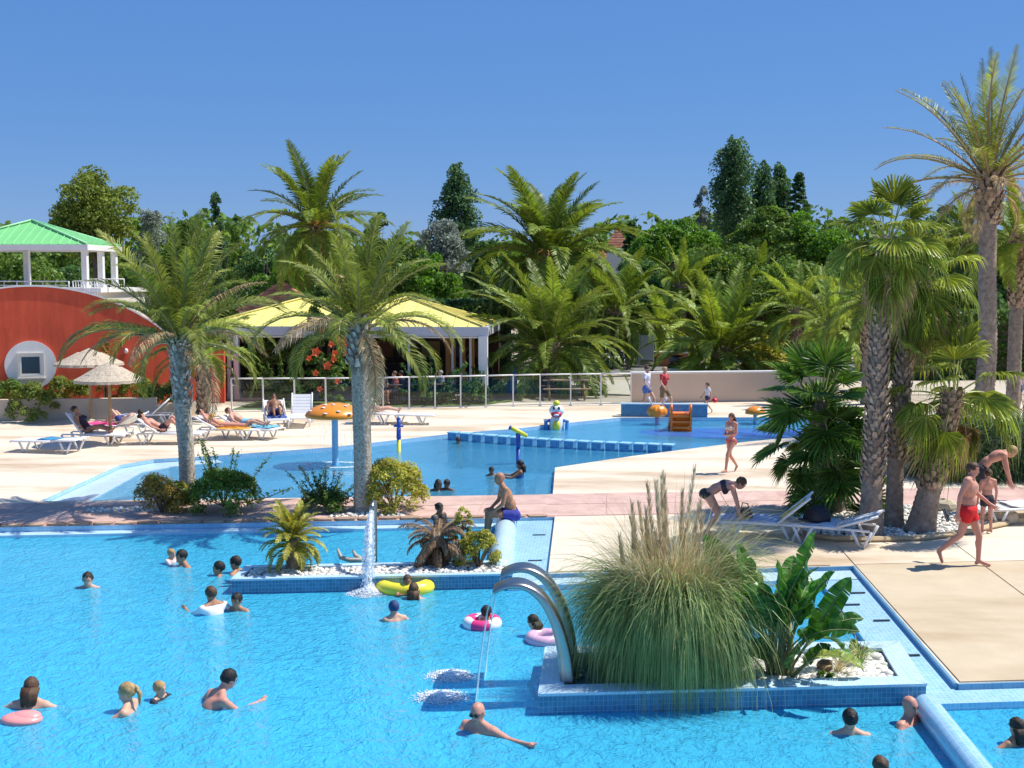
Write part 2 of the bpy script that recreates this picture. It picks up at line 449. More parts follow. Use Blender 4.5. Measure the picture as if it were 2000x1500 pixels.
def basin(poly, zf, m, mw, name):
    mb = MB(); n = len(poly)
    for i in range(n):
        a = poly[i]; b = poly[(i + 1) % n]
        mb.add([(a[0], a[1], zf), (b[0], b[1], zf), (b[0], b[1], -0.001), (a[0], a[1], -0.001)], [(0, 1, 2, 3)], mw)
    tri = tessellate_polygon([[Vector((p[0], p[1], 0)) for p in poly]])
    mb.add([(p[0], p[1], zf) for p in poly], [list(t) for t in tri], m)
    o = mb.build(name); o['kind'] = 'structure'; return o
basin(A, -1.20, M_floorA, M_tlight, 'pool_floor')
basin(B, -0.85, M_floorB, M_tlight, 'pool_floor')
o = sheet(A, [], WZ, 'pool_water', M_water)
o = sheet(B, [], WB, 'pool_water', M_water2)

def strip(p0, p1, w, off, z0, z1, m, name='pool_ledge'):
    """a ledge along p0-p1, from off to off+w on the right hand side"""
    d = Vector((p1[0] - p0[0], p1[1] - p0[1])).normalized(); nrm = Vector((d.y, -d.x))
    q = [Vector(p0) + nrm * off, Vector(p1) + nrm * off, Vector(p1) + nrm * (off + w), Vector(p0) + nrm * (off + w)]
    mb = MB(); mb.prism([(a.x, a.y) for a in q], z0, z1, m); o = mb.build(name); o['kind'] = 'structure'; return o
# rim ledge along the pink path, pale tile at the water line
strip((-26, 19.35), (-1.83, 23.34), 0.30, 0.003, -0.30, -0.10, M_tpale)
# shallow overflow channel between the roll edge and the deck
mb = MB(); mb.prism([(-1.62, 23.36), (-0.88, 23.48), (-0.805, 18.9), (-1.42, 18.35)], -1.38, -0.06, M_tlight); o = mb.build('overflow_channel'); o['kind'] = 'structure'
mb = MB(); mb.prism([(-1.415, 18.36), (-0.802, 18.88), (4.30, 19.78), (4.30, 19.20), (3.60, 19.05)], -1.38, -0.064, M_tpale); o = mb.build('overflow_channel'); o['kind'] = 'structure'
mb = MB(); mb.prism([(3.605, 19.04), (4.288, 19.16), (4.27, 14.02), (14, 15.58), (14, 15.12), (4.0, 13.50), (3.62, 13.46)], -1.38, -0.067, M_tlight); o = mb.build('overflow_channel'); o['kind'] = 'structure'
# dark tiled kerb lip along the deck edges
M_lip = tile_mat('mosaic_lip', (0.10, 0.30, 0.48), (0.16, 0.36, 0.52), (0.3, 0.42, 0.5), 0.06, 0.3)
for a, b in (((4.31, 19.8), (4.29, 14.01)), ((4.29, 14.01), (14, 15.6))):
    strip(a, b, 0.035, 0.002, -0.07, 0.004, M_lip, 'pool_kerb')
strip((-0.87, 23.5), (-0.80, 18.9), -0.035, -0.002, -0.07, 0.004, M_lip, 'pool_kerb')
strip((-0.80, 18.9), (4.31, 19.8), 0.035, 0.002, -0.07, 0.004, M_lip, 'pool_kerb')

# entry steps under the water at the left end of the near pool
for i in range(5):
    mb = MB()
    y0 = 19.4 + 0.165 * 12
    R0 = 4.9 - i * 0.42
    cx, cy = -12.6, 21.55
    pts = [(cx - 6, cy - 0.8)]
    for k in range(13):
        a = -PI / 2 + PI / 2 * k / 12 * 0.98
        pts.append((cx + R0 * math.cos(a) * 1.0, cy + 0.165 * R0 * math.cos(a) - 0.35 + R0 * 0.62 * math.sin(a)))
    pts.append((cx - 6, cy - R0 * 0.62 - 0.6))
    mb.prism([pts[0]] + [p for p in pts[1:-1]][::-1] + [pts[-1]], -1.4, -1.15 + i * 0.2, M_tlight)
    o = mb.build('pool_step'); o['kind'] = 'structure'

# white grab ring: not visible enough; stone path
pk = [(-31, 21.05), (-1.0, 26.0), (-0.96, 26.07), (6.0, 27.15), (24, 29.9), (24, 27.9), (9.1, 25.6), (4.0, 24.35), (-0.87, 23.51), (-31, 18.55)]
path = sheet(pk, [], 0.004, 'stone_path', M_pink)
# flagstones along the path, each a piece of its own
def along(p0, p1, t): return (p0[0] + (p1[0] - p0[0]) * t, p0[1] + (p1[1] - p0[1]) * t)
def flag_mesh(w, d, h, seed):
    r = random.Random(seed); n = 7; pts = []
    for k in range(n):
        a = 2 * PI * k / n + r.uniform(-.2, .2)
        sx = abs(math.cos(a)) ** 0.5 * math.copysign(1, math.cos(a)); sy = abs(math.sin(a)) ** 0.5 * math.copysign(1, math.sin(a))
        pts.append((sx * w / 2 * r.uniform(.85, 1), sy * d / 2 * r.uniform(.85, 1)))
    mb = MB(); mb.prism(pts, 0, h, M_stone, bottom=False)
    me = bpy.data.meshes.new('edge_stone'); me.from_pydata(mb.v, [], mb.f); me.materials.append(M_stone); me.update(); return me
FM = [flag_mesh(0.44, 0.26, 0.035, s) for s in range(6)]
L0 = math.hypot(25, 4.15)
for i in range(46):
    t = (i + 0.5) / 46
    x, y = along((-20.5, 20.38), (-1.0, 23.59), t)
    o = link('edge_stone', FM[i % 6], path, (x, y, 0.006), (0, 0, 0.165 + rnd.uniform(-.06, .06)), (1, rnd.uniform(.8, 1.1), rnd.uniform(.7, 1.2)))
# transverse slabs of the path: pale pink, barely proud, tight joints
M_slab = mat('pink_slab', (0.50, 0.32, 0.27), 0.8, 0.12, 1.6, bump=0.5, bscale=16, objrand=0.07, col2=(0.57, 0.40, 0.34))
def path_slabs(x0, x1, y0f, y1f, w, rows):
    x = x0
    while x < x1:
        xe = min(x1, x + w)
        for r_ in range(rows):
            a = r_ / rows; b = (r_ + 1) / rows; g = 0.014
            q = []
            for (xx, tt) in ((x + g, a), (xe - g, a), (xe - g, b), (x + g, b)):
                lo = y0f(xx); hi = y1f(xx); tt2 = tt + (g / (hi - lo) if tt == a else -g / (hi - lo))
                q.append((xx, lo + (hi - lo) * tt2))
            mb = MB(); mb.prism(q, 0.005, 0.012 + rnd.uniform(0, .003), M_slab, bottom=False)
            o = mb.build('slab', parent=path)
        x = xe
path_slabs(-17.3, -1.1, lambda x: 23.51 + (x + .87) * .165 + .26, lambda x: 26.0 + (x + 1.0) * .165 - .02, 1.35, 2)
path_slabs(-1.1, 4.0, lambda x: 23.55 + (x + .87) * .168 + .02, lambda x: 26.05 + (x + 1.0) * .158 - .02, 1.28, 2)

# deck slabs, right: big poured slabs with open joints
def slab(q, m, h=0.016):
    mb = MB(); mb.prism(q, 0.002, h, m, bottom=False); o = mb.build('deck_slab'); o['kind'] = 'structure'
slab([(4.33, 14.04), (4.33, 19.83), (6.46, 20.2), (6.46, 14.38)], M_deck2)
slab([(6.485, 14.39), (6.485, 20.2), (9.5, 20.7), (9.5, 14.88)], M_deck2)
slab([(4.33, 19.86), (4.33, 21.3), (6.46, 21.66), (6.46, 20.23)], M_deck)
slab([(6.485, 20.23), (6.485, 21.66), (11.5, 22.4), (11.5, 21.1)], M_deck)
slab([(-0.80, 18.96), (-0.86, 23.49), (1.2, 23.82), (1.25, 19.3)], M_deck)
slab([(1.28, 19.31), (1.225, 23.83), (3.9, 24.25), (3.9, 19.78)], M_deck)

# drain grates
M_steel = mat('stainless', (0.42, 0.40, 0.37), 0.30, 0.05, 6, metal=1.0)
M_dkmetal = mat('dark_metal', (0.05, 0.06, 0.07), 0.5, 0.1, 6, metal=0.3)
for (px, py), lab in zip(((1053, 1045), (1045, 1095), (1675, 1158), (1664, 1181), (1722, 1212), (1779, 1280)),
        ('small dark drain slot in the blue channel nearest the pink path', 'small dark drain slot in the blue channel near the fountain pool',
         'dark drain slot in the right hand channel, farthest from the corner', 'faint dark drain slot beside the floating swimmer, at the inner edge',
         'dark drain slot in the channel to the right of the floating swimmer', 'dark drain slot in the channel nearest the pebble planter corner')):
    p = G(px, py, -0.055)
    mb = MB(); mb.box((0, 0, 0.004), (0.24, 0.035, 0.014), M_dkmetal)
    for k in range(6): mb.box((-.1 + k * .04, 0, .012), (.012, .03, .006), M_steel)
    o = mb.build('drain_grate'); o.location = p; o.rotation_euler = (0, 0, .15); tag(o, lab, 'drain', 'drain slots in the overflow channels')

# ------------------------------------------------ roll edges (big mosaic bull-nose tubes)
def roll(p0, p1, r, zc, lab):
    d = Vector((p1[0] - p0[0], p1[1] - p0[1], 0)); n = 14; L_ = d.length
    pts = [Vector((0, 0, 0)) + d * 0]; pts = []
    rs = []
    for k in range(5):
        a = PI / 2 * k / 4; pts.append(d.normalized() * (r * (1 - math.cos(a)))); rs.append(max(.01, r * math.sin(a)))
    for k in range(1, 12): pts.append(d.normalized() * (r + (L_ - 2 * r) * k / 12)); rs.append(r)
    for k in range(5):
        a = PI / 2 * (1 - k / 4); pts.append(d.normalized() * (L_ - r * (1 - math.cos(a)))); rs.append(max(.01, r * math.sin(a)))
    mb = MB(); mb.tube(pts, rs, M_tlight if r < .18 else M_tpale, n=28)
    mb.box((d.x / 2, d.y / 2, -0.65), (r * 1.5, L_ - 2 * r, 1.3), M_tlight, rz=math.atan2(d.y, d.x) - PI / 2)
    o = mb.build('roll_edge'); o.location = (p0[0], p0[1], zc); tag(o, lab, 'pool edge')
roll((3.74, 13.45), (3.80, 6.0), 0.145, -0.04, 'round pale blue mosaic roll edge running toward the camera at the lower right')
roll((-1.83, 23.30), (-1.60, 19.1), 0.20, -0.06, 'round pale blue mosaic roll edge on which the man in blue trunks sits')

# ------------------------------------------------ planters
def ring_planter(outer, w, ztop, zin, m_top, m_side, m_in, label, back_w=None):
    """rim ring of rectangular section, open inside; outer is counter-clockwise from front left"""
    e = empty('planter', (outer[0][0], outer[0][1], 0), 0, label, 'planter')
    O = [Vector((p[0] - outer[0][0], p[1] - outer[0][1])) for p in outer]
    c = sum(O, Vector((0, 0))) / 4
    n = 4; I = []
    for i in range(n):
        p, a, b = O[i], O[i - 1], O[(i + 1) % n]
        d1 = (p - a).normalized(); d2 = (b - p).normalized()
        n1 = Vector((-d1.y, d1.x)); n2 = Vector((-d2.y, d2.x))
        # offset corner
        s = 1 + n1.dot(n2); I.append(p + (n1 + n2) * (w / s))
    for i, nm in enumerate(('front_wall', 'side_wall', 'back_wall', 'side_wall')):
        j = (i + 1) % n
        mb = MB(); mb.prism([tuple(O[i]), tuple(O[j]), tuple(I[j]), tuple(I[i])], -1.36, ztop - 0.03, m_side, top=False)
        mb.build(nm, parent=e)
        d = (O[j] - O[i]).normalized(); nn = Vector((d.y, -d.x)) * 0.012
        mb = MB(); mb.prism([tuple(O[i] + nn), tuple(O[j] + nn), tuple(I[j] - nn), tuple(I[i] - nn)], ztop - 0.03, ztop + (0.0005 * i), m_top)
        mb.build('coping', parent=e)
    return e, I
RP = [(-0.65, 13.03), (3.84, 13.70), (3.92, 15.32), (-0.65, 14.75)]
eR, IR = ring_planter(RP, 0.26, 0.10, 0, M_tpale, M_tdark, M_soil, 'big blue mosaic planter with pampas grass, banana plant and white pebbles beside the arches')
# interior: wet recess at left, soil on the right
def loc(e, pts): return [(p[0] - e.location.x, p[1] - e.location.y) for p in pts]
mb = MB(); mb.prism(loc(eR, [(-0.40, 13.34), (0.50, 13.47), (0.50, 14.63), (-0.40, 14.50)]), -1.3, -0.12, M_tdark); mb.build('recess_floor', parent=eR)
mb = MB(); mb.prism(loc(eR, [(0.505, 13.47), (3.60, 13.93), (3.66, 15.02), (0.505, 14.63)]), -1.3, 0.0, M_soil); mb.build('soil', parent=eR)
LP = [(-5.75, 17.84), (-1.36, 18.52), (-1.40, 19.42), (-5.78, 18.72)]
eL, IL = ring_planter(LP, 0.12, 0.09, 0, M_tpale, M_tdark, M_soil, 'low blue mosaic island planter with white pebbles between the two water basins')
mb = MB(); mb.prism(loc(eL, [(-5.64, 17.96), (-1.47, 18.61), (-1.50, 19.28), (-5.66, 18.62)]), -1.3, 0.03, M_soil); mb.build('soil', parent=eL)

def pebbles(name, poly_fn, n, z, smin, smax, label, parent=None, mt=None):
    """poly_fn(rng)->(x,y); icosahedron stones squashed and turned, one mesh"""
    phi = (1 + 5 ** .5) / 2
    b = np.array([(-1, phi, 0), (1, phi, 0), (-1, -phi, 0), (1, -phi, 0), (0, -1, phi), (0, 1, phi), (0, -1, -phi), (0, 1, -phi), (phi, 0, -1), (phi, 0, 1), (-phi, 0, -1), (-phi, 0, 1)]) / 1.9
    f = np.array([(0, 11, 5), (0, 5, 1), (0, 1, 7), (0, 7, 10), (0, 10, 11), (1, 5, 9), (5, 11, 4), (11, 10, 2), (10, 7, 6), (7, 1, 8), (3, 9, 4), (3, 4, 2), (3, 2, 6), (3, 6, 8), (3, 8, 9), (4, 9, 5), (2, 4, 11), (6, 2, 10), (8, 6, 7), (9, 8, 1)])
    V = []; F = []
    for i in range(n):
        x, y = poly_fn(); s = rnd.uniform(smin, smax)
        a = rnd.uniform(0, 6.28); c, sn = math.cos(a), math.sin(a)
        q = b * rng.uniform(.85, 1.15, (12, 1)) * np.array([s, s * rnd.uniform(.6, .9), s * rnd.uniform(.45, .7)])
        q = np.stack([q[:, 0] * c - q[:, 1] * sn + x, q[:, 0] * sn + q[:, 1] * c + y, q[:, 2] + z + s * rnd.uniform(0, .5)], 1)
        V.append(q); F.append(f + i * 12)
    me = npmesh(name, np.concatenate(V), np.concatenate(F), mt or M_pebble)
    o = link(name, me, parent); o['kind'] = 'stuff'
    if label: o['label'] = label
    if not parent: o['category'] = 'pebbles'
    return o
def in_quad(q):
    def f():
        u, v = rnd.random(), rnd.random()
        a = along(q[0], q[1], u); b = along(q[3], q[2], u); return along(a, b, v)
    return f
pebbles('white_pebbles', in_quad([(1.6, 13.66), (3.57, 13.96), (3.62, 14.99), (1.6, 14.75)]), 1100, 0.0, .04, .085, 'white pebbles in the big planter around the banana plant')
pebbles('white_pebbles', in_quad([(-5.6, 18.0), (-1.5, 18.64), (-1.55, 19.24), (-5.62, 18.6)]), 1300, 0.04, .03, .06, 'white pebbles filling the low island planter')
# palm island on the right: pebbles inside a yellowish curved kerb
isl = [(3.9, 22.0), (4.3, 21.72), (5.05, 21.75), (6.03, 21.95), (7.0, 22.6), (7.9, 23.4), (8.3, 24.4), (6.5, 25.0), (4.2, 24.6)]
def in_isl():
    while True:
        x = rnd.uniform(3.9, 8.3); y = rnd.uniform(21.7, 25)
        k = 0; n = len(isl); inside = False
        for i in range(n):
            x1, y1 = isl[i]; x2, y2 = isl[(i + 1) % n]
            if (y1 > y) != (y2 > y) and x < (x2 - x1) * (y - y1) / (y2 - y1) + x1: inside = not inside
        if inside: return x, y
sheet(isl, [], 0.017, 'palm_bed', M_soil)
pebbles('white_pebbles', in_isl, 2600, 0.03, .03, .07, 'white pebbles around the feet of the right hand palms')
M_kerb = mat('kerb_yellow', (0.52, 0.40, 0.24), 0.85, 0.1, 3, bump=0.3)
mb = MB(); kp = [Vector((x, y, 0.05)) for x, y in [(3.7, 22.4), (3.95, 21.95), (4.3, 21.68), (5.05, 21.68), (6.03, 21.88), (7.0, 22.52), (7.95, 23.3), (8.5, 24.3)]]
mb.tube(kp, 0.065, M_kerb, n=6, smooth=False, flat=.8); o = mb.build('bed_kerb'); tag(o, 'low yellowish curved kerb in front of the right hand palms', 'kerb')
pebbles('white_pebbles', in_quad([(-10.6, 23.2), (-8.9, 23.45), (-8.9, 23.9), (-10.6, 23.6)]), 160, 0.01, .03, .06, 'few white pebbles under the shrubs at the left palm')
pebbles('white_pebbles', in_quad([(-5.4, 23.05), (-3.9, 23.25), (-3.9, 23.6), (-5.4, 23.5)]), 140, 0.01, .03, .06, 'few white pebbles under the shrubs at the second palm')

# ------------------------------------------------ far pool fittings
# sloping pale beach band along its left rim
band = [(-12.05, 24.42), (-12.33, 29.38), (-11.83, 30.38), (-10.42, 31.12), (-10.05, 30.7), (-11.2, 29.8), (-11.6, 28.9), (-11.2, 24.56)]
mb = MB(); mb.prism(band, -0.84, -0.10, M_tpale); o = mb.build('pool_ledge'); o['kind'] = 'structure'
band = [(-10.05, 30.7), (-11.2, 29.8), (-11.6, 28.9), (-11.2, 24.56), (-10.7, 24.63), (-11.1, 28.8), (-10.75, 29.6), (-9.7, 30.3)]
mb = MB(); mb.prism(band, -0.84, -0.4, M_tdark); o = mb.build('pool_ledge'); o['kind'] = 'structure'
# shallow area on the right of the block row
shallow = [(-4.46, 35.9), (-2.63, 37.55), (-0.73, 39.45), (0.79, 40.85), (5.9, 41.28), (9.45, 40.45), (9.95, 38.5), (7.55, 37.35), (4.25, 34.95), (2.2, 33.15)]
mb = MB(); mb.prism(shallow, -0.84, -0.30, M_floorB); o = mb.build('shallow_floor'); o['kind'] = 'structure'
mb = MB()
pts = [(4.9 + 3.6 * math.cos(a), 38.1 + 1.25 * math.sin(a)) for a in [2 * PI * k / 36 for k in range(36)]]
sheet([p for p in pts], [], -0.16, 'purple_floor_patch', M_purple)
# near steps in the corner of the far pool
for k in range(3):
    mb = MB(); mb.prism([(-2.2 + .35 * k, 25.85 + .06 * k), (-1.02, 26.02), (-1.08, 29.75), (-2.1 + .33 * k, 28.8 + .33 * k)], -0.84, -0.62 + .2 * k, M_tlight); o = mb.build('pool_step'); o['kind'] = 'structure'

# row of blue blocks dividing the far pool
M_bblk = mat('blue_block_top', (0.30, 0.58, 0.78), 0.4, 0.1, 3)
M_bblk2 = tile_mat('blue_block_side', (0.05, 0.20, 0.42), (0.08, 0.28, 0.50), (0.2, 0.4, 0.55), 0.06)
mb0 = MB(); mb0.box((0, 0, -0.36), (.29, .30, .90), M_bblk2)
me_b = None
blk = empty('divider_block', (0, 0, 0), 0, 'x', 'pool block', 'blue blocks in a row across the far pool')
mb0.build('block_body', parent=blk)
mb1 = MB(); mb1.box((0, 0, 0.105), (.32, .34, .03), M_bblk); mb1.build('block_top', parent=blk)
ords = ['leftmost', 'second from the left', 'third from the left', 'fourth from the left', 'fifth from the left', 'sixth from the left', 'seventh from the left',
        'eighth from the left', 'middle one', 'eighth from the right', 'seventh from the right', 'sixth from the right', 'fifth from the right', 'fourth from the right',
        'third from the right', 'second from the right', 'rightmost']
for i in range(17):
    t = i / 16; x, y = along((-4.42, 35.75), (2.0, 33.5), t)
    y -= 0.35 * math.sin(PI * t)
    lab = 'blue block of the divider row across the far pool, ' + ords[i]
    if i == 0: blk.location = (x, y, 0); blk.rotation_euler = (0, 0, -.34); blk['label'] = lab
    else: copy_tree(blk, (x, y, 0), -.34, lab)
mb = MB(); mb.box((0, 0, .12), (3.0, .35, .62), M_tdark); mb.box((0, 0, .445), (3.05, .4, .03), M_tpale)
o = mb.build('low_wall'); o.location = (2.3, 41.35, 0); tag(o, 'low blue mosaic wall behind the orange slide at the back of the far pool', 'wall')

# ------------------------------------------------ beige walls behind the pool
def wallbox(name, p0, p1, h, th, m, label, cap=None, z0=0.0):
    d = Vector((p1[0] - p0[0], p1[1] - p0[1])); a = math.atan2(d.y, d.x); L_ = d.length
    mb = MB(); mb.box((L_ / 2, th / 2, h / 2 + z0), (L_, th, h), m)
    if cap: mb.box((L_ / 2, th / 2, h + .03 + z0), (L_ + .04, th + .08, .06), cap)
    o = mb.build(name); o.location = (p0[0], p0[1], 0); o.rotation_euler = (0, 0, a); tag(o, label, 'wall'); return o
wallbox('garden_wall', (1.3, 45.75), (9.5, 47.3), 1.14, .3, M_wall_beige, 'smooth beige wall behind the walking child', M_white)
wallbox('planter_wall', (-22.5, 37.9), (-15.2, 39.35), 0.72, .25, M_wall_sand, 'low sand coloured planter wall under the shrubs by the red building')
wallbox('planter_wall', (-15.2, 39.36), (-13.9, 40.6), 0.5, .25, M_wall_sand, 'short low sand coloured wall near the corner of the red building')
wallbox('garden_wall', (14.5, 36.5), (24, 38.5), 0.9, .3, M_wall_sand, 'sand coloured low wall behind the bamboo at the right edge')

# road and gravel beyond
sheet([(-30, 47.9), (-4.0, 48.2), (24, 51.0), (26, 57), (-30, 55.5)], [], 0.006, 'gravel_yard', mat('yard', (0.50, 0.43, 0.34), 0.95, 0.1, 1.2, bump=.2))
sheet([(-6.5, 60), (60, 66), (60, 72), (-6.5, 66)], [], -0.012, 'road', M_asphalt)
sheet([(2.5, 50.5), (9.5, 51.3), (9.5, 55), (2.5, 54)], [], 0.012, 'road', M_gravel)
sheet([(8, 76), (60, 80), (60, 95), (8, 95)], [], -0.010, 'lawn', mat('lawn', (0.10, 0.14, 0.03), .95, .25, 2, bump=.5))
sheet([(-13.5, 42.3), (-4.4, 44.3), (-3.2, 46.5), (-13.4, 46.2)], [], 0.009, 'lawn_strip', mat('lawn', (0.10, 0.14, 0.03)))
# ================================================================== VEGETATION
def nrm(a): return a / np.maximum(1e-9, np.linalg.norm(a, axis=-1, keepdims=True))
def leaf_cloud(C, N, size, aspect=0.5, jit=0.9, pointed=True):
    """one pointed leaf (2 triangles folded along the midrib) at each centre; N is the preferred normal"""
    n = len(C)
    nn = nrm(N + rng.normal(0, jit, (n, 3)))
    t = nrm(np.cross(nn, rng.normal(0, 1, (n, 3))))
    b = np.cross(nn, t)
    s = size * rng.uniform(.6, 1.35, (n, 1))
    p0 = C - t * s * .5; p2 = C + t * s * .5
    m = C + nn * s * .10
    p1 = m + b * s * aspect * .5; p3 = m - b * s * aspect * .5
    V = np.stack([p0, p1, p2, p3], 1).reshape(-1, 3)
    F = np.arange(n * 4).reshape(-1, 4)
    return V, F
def blob_points(blobs, per, fill=0.35):
    """points on/in the blobs with outward normals"""
    Cs = []; Ns = []
    for (c, r) in blobs:
        k = max(6, int(per * r[0] * r[2] if isinstance(r, (tuple, list)) else per * r * r))
        d = nrm(rng.normal(0, 1, (k, 3)))
        d[:, 2] = np.where(d[:, 2] < -0.5, -d[:, 2], d[:, 2])
        rad = np.where(rng.random(k) < fill, rng.uniform(.3, .95, k), rng.uniform(.85, 1.1, k))[:, None]
        rr = np.array(r if isinstance(r, (tuple, list)) else (r, r, r))
        Cs.append(np.array(c) + d * rad * rr); Ns.append(d)
    return np.concatenate(Cs), np.concatenate(Ns)

LEAFMATS = {
    'olive': mat('leaf_olive', (0.142, 0.196, 0.039), .55, .35, .6, leaf=True, col2=(0.207, 0.264, 0.050)),
    'mid': mat('leaf_mid', (0.078, 0.148, 0.031), .5, .35, .6, leaf=True, col2=(0.143, 0.234, 0.042)),
    'dark': mat('leaf_dark', (0.048, 0.111, 0.034), .5, .35, .6, leaf=True, col2=(0.095, 0.187, 0.054)),
    'poplar': mat('leaf_poplar', (0.050, 0.120, 0.047), .4, .35, .7, leaf=True, col2=(0.118, 0.210, 0.081)),
    'silver': mat('leaf_silver', (0.18, 0.22, 0.17), .5, .3, .6, leaf=True, col2=(.26, .30, .25)),
    'bright': mat('leaf_bright', (0.073, 0.177, 0.022), .5, .35, .6, leaf=True, col2=(0.133, 0.266, 0.032)),
    'yellow': mat('leaf_yellow', (0.32, 0.33, 0.05), .45, .35, 2.5, leaf=True, col2=(.46, .45, .09)),
    'shrub': mat('leaf_shrub', (0.084, 0.180, 0.027), .35, .4, 2.5, leaf=True, col2=(0.202, 0.300, 0.054)),
    'bronze': mat('leaf_bronze', (0.251, 0.210, 0.045), .5, .4, 2.5, leaf=True, col2=(0.376, 0.280, 0.067)),
    'vine': mat('leaf_vine', (0.055, 0.126, 0.025), .4, .4, 2, leaf=True, col2=(0.125, 0.210, 0.038)),
}
M_bark = mat('bark', (0.16, 0.12, 0.09), .9, .3, 6, bump=.7, bscale=18)
M_barkp = mat('bark_pale', (0.30, 0.26, 0.22), .9, .3, 6, bump=.6, bscale=18)

def limb_tree_mesh(h, r, crown_c, crown_r, nl, seed, m=M_bark):
    q = random.Random(seed); mb = MB()
    top = Vector((q.uniform(-.2, .2), q.uniform(-.2, .2), h))
    mb.tube([(0, 0, -.05), (q.uniform(-.1, .1), 0, h * .4), tuple(top * .75), tuple(top)], [r * 1.25, r, r * .8, r * .5], m, n=8)
    ends = []
    for i in range(nl):
        a = q.uniform(0, 6.28); u = q.uniform(.35, 1)
        s = Vector((0, 0, h * q.uniform(.45, .95)))
        e = Vector((math.cos(a) * crown_r[0] * .75 * u, math.sin(a) * crown_r[1] * .75 * u, crown_c + crown_r[2] * q.uniform(-.5, .8)))
        mid = (s + e) / 2 + Vector((0, 0, .15 * h * q.uniform(-1, 1)))
        mb.tube([s, mid, e], [r * .45, r * .28, r * .08], m, n=5)
        ends.append(e)
    return mb, ends

def tree(px, ytop, hw, Y, kind, label, ybot=None, leaf='mid', group='trees beyond the pool', dens=1.0, ls=None, trunk=True):
    base = P(px, 600, Y); X = base.x
    top = P(px, ytop, Y).z; wr = hw * Y / FPX
    bot = P(px, ybot, Y).z if ybot else top * .25
    bot = max(.4, bot)
    seed = int(px * 7 + ytop)
    q = random.Random(seed)
    e = empty('tree' if kind != 'poplar' else 'poplar_tree', (X, Y, 0), q.uniform(0, 6.28), label, 'tree', group)
    cz = (top + bot) / 2; hz = (top - bot) / 2
    blobs = []
    if kind == 'round':
        nb = int(46 * dens)
        for i in range(nb):
            d = Vector((q.gauss(0, 1), q.gauss(0, 1), q.gauss(0, 1))).normalized(); u = q.uniform(.35, .92)
            br = wr * q.uniform(.22, .38)
            blobs.append(((d.x * wr * u, d.y * wr * u, cz + d.z * hz * u), (br, br, br * .8)))
    elif kind == 'poplar':
        nb = int(60 * dens)
        for i in range(nb):
            t = i / nb; z = bot + (top - bot) * t
            w = wr * max(.22, math.sin(PI * (t * .86 + .12)) ** .6)
            a = q.uniform(0, 6.28); u = q.uniform(.2, .85)
            br = w * q.uniform(.34, .55)
            blobs.append(((math.cos(a) * w * u, math.sin(a) * w * u, z), (br, br, br * 1.25)))
    elif kind == 'wispy':
        nb = int(30 * dens)
        for i in range(nb):
            t = q.random(); z = bot + (top - bot) * t; w = wr * (1 - t * .75)
            a = q.uniform(0, 6.28); u = q.uniform(.1, 1)
            br = wr * q.uniform(.12, .24)
            blobs.append(((math.cos(a) * w * u, math.sin(a) * w * u, z), (br, br, br * 1.3)))
    elif kind == 'pine':
        nb = int(40 * dens)
        for i in range(nb):
            t = i / nb; z = bot + (top - bot) * t; w = wr * (1 - t) ** .8
            a = i * 2.4; u = q.uniform(.5, 1)
            br = max(.2, wr * .22 * (1 - t * .6))
            blobs.append(((math.cos(a) * w * u, math.sin(a) * w * u, z), (br * 1.3, br * 1.3, br * .7)))
    elif kind == 'umbrella':
        nb = int(50 * dens)
        for i in range(nb):
            a = q.uniform(0, 6.28); u = math.sqrt(q.random())
            br = wr * q.uniform(.14, .24)
            z = top - br * .8 - (u ** 2) * hz * .9 - q.uniform(0, .25) * hz
            blobs.append(((math.cos(a) * wr * u, math.sin(a) * wr * u, z), (br, br, br * .7)))
    size = ls or (0.23 if kind != 'wispy' else .18)
    area = sum(b[1][0] * b[1][2] for b in blobs)
    per = 9500 * (1 if kind != 'wispy' else .5) / area * min(1.8, max(.6, (wr * hz) / 6))
    C, Nn = blob_points(blobs, per)
    V, F = leaf_cloud(C, Nn, size, .6, .9)
    link('crown', npmesh('crown', V, F, LEAFMATS[leaf]), e)
    if trunk:
        mb, _ = limb_tree_mesh(bot + hz * .9, max(.1, wr * .07), cz, (wr, wr, hz), 9, seed)
        mb.build('trunk', parent=e)
    return e

T = tree
T(188, 336, 86, 74, 'round', 'big round olive green tree rising behind the green roofed pavilion', 520, 'olive', dens=1.5)
T(40, 500, 80, 66, 'round', 'mid green bushy tree seen under the green roof at the left edge', 640, 'mid')
T(130, 520, 60, 70, 'round', 'dark tree in shade under the right half of the green roof', 640, 'dark')
T(300, 425, 60, 78, 'wispy', 'thin airy grey green tree just right of the round olive tree', 620, 'silver', dens=1.6)
T(362, 432, 50, 76, 'round', 'rough green tree behind the crown of the left palm', 640, 'mid')
T(425, 385, 34, 80, 'wispy', 'tall ragged tree with bare twigs left of the tall date palm', 600, 'poplar', dens=1.6)
T(465, 445, 40, 82, 'wispy', 'small thin tree with sparse top between ragged tree and tall date palm', 620, 'mid', dens=1.3)
T(520, 470, 62, 76, 'round', 'olive tree behind the lower fronds of the tall date palm', 660, 'dark')
T(560, 505, 60, 68, 'round', 'bright green low tree above the tiled roof', 660, 'bright')
T(738, 386, 27, 84, 'round', 'small dark round topped tree right of the tall date palm', 600, 'dark')
T(650, 470, 60, 72, 'round', 'dark tree behind the trunk of the tall date palm', 660, 'dark')
T(790, 470, 50, 82, 'round', 'green tree peeping between the second palm and the poplar', 640, 'mid')
T(892, 318, 42, 90, 'poplar', 'dark green pointed poplar standing alone left of the big palm', 520, 'poplar', dens=1.3)
T(868, 428, 56, 80, 'round', 'silvery grey tree below the lone poplar', 560, 'silver')
T(850, 490, 55, 74, 'round', 'saturated green tree under the silvery tree', 660, 'bright')
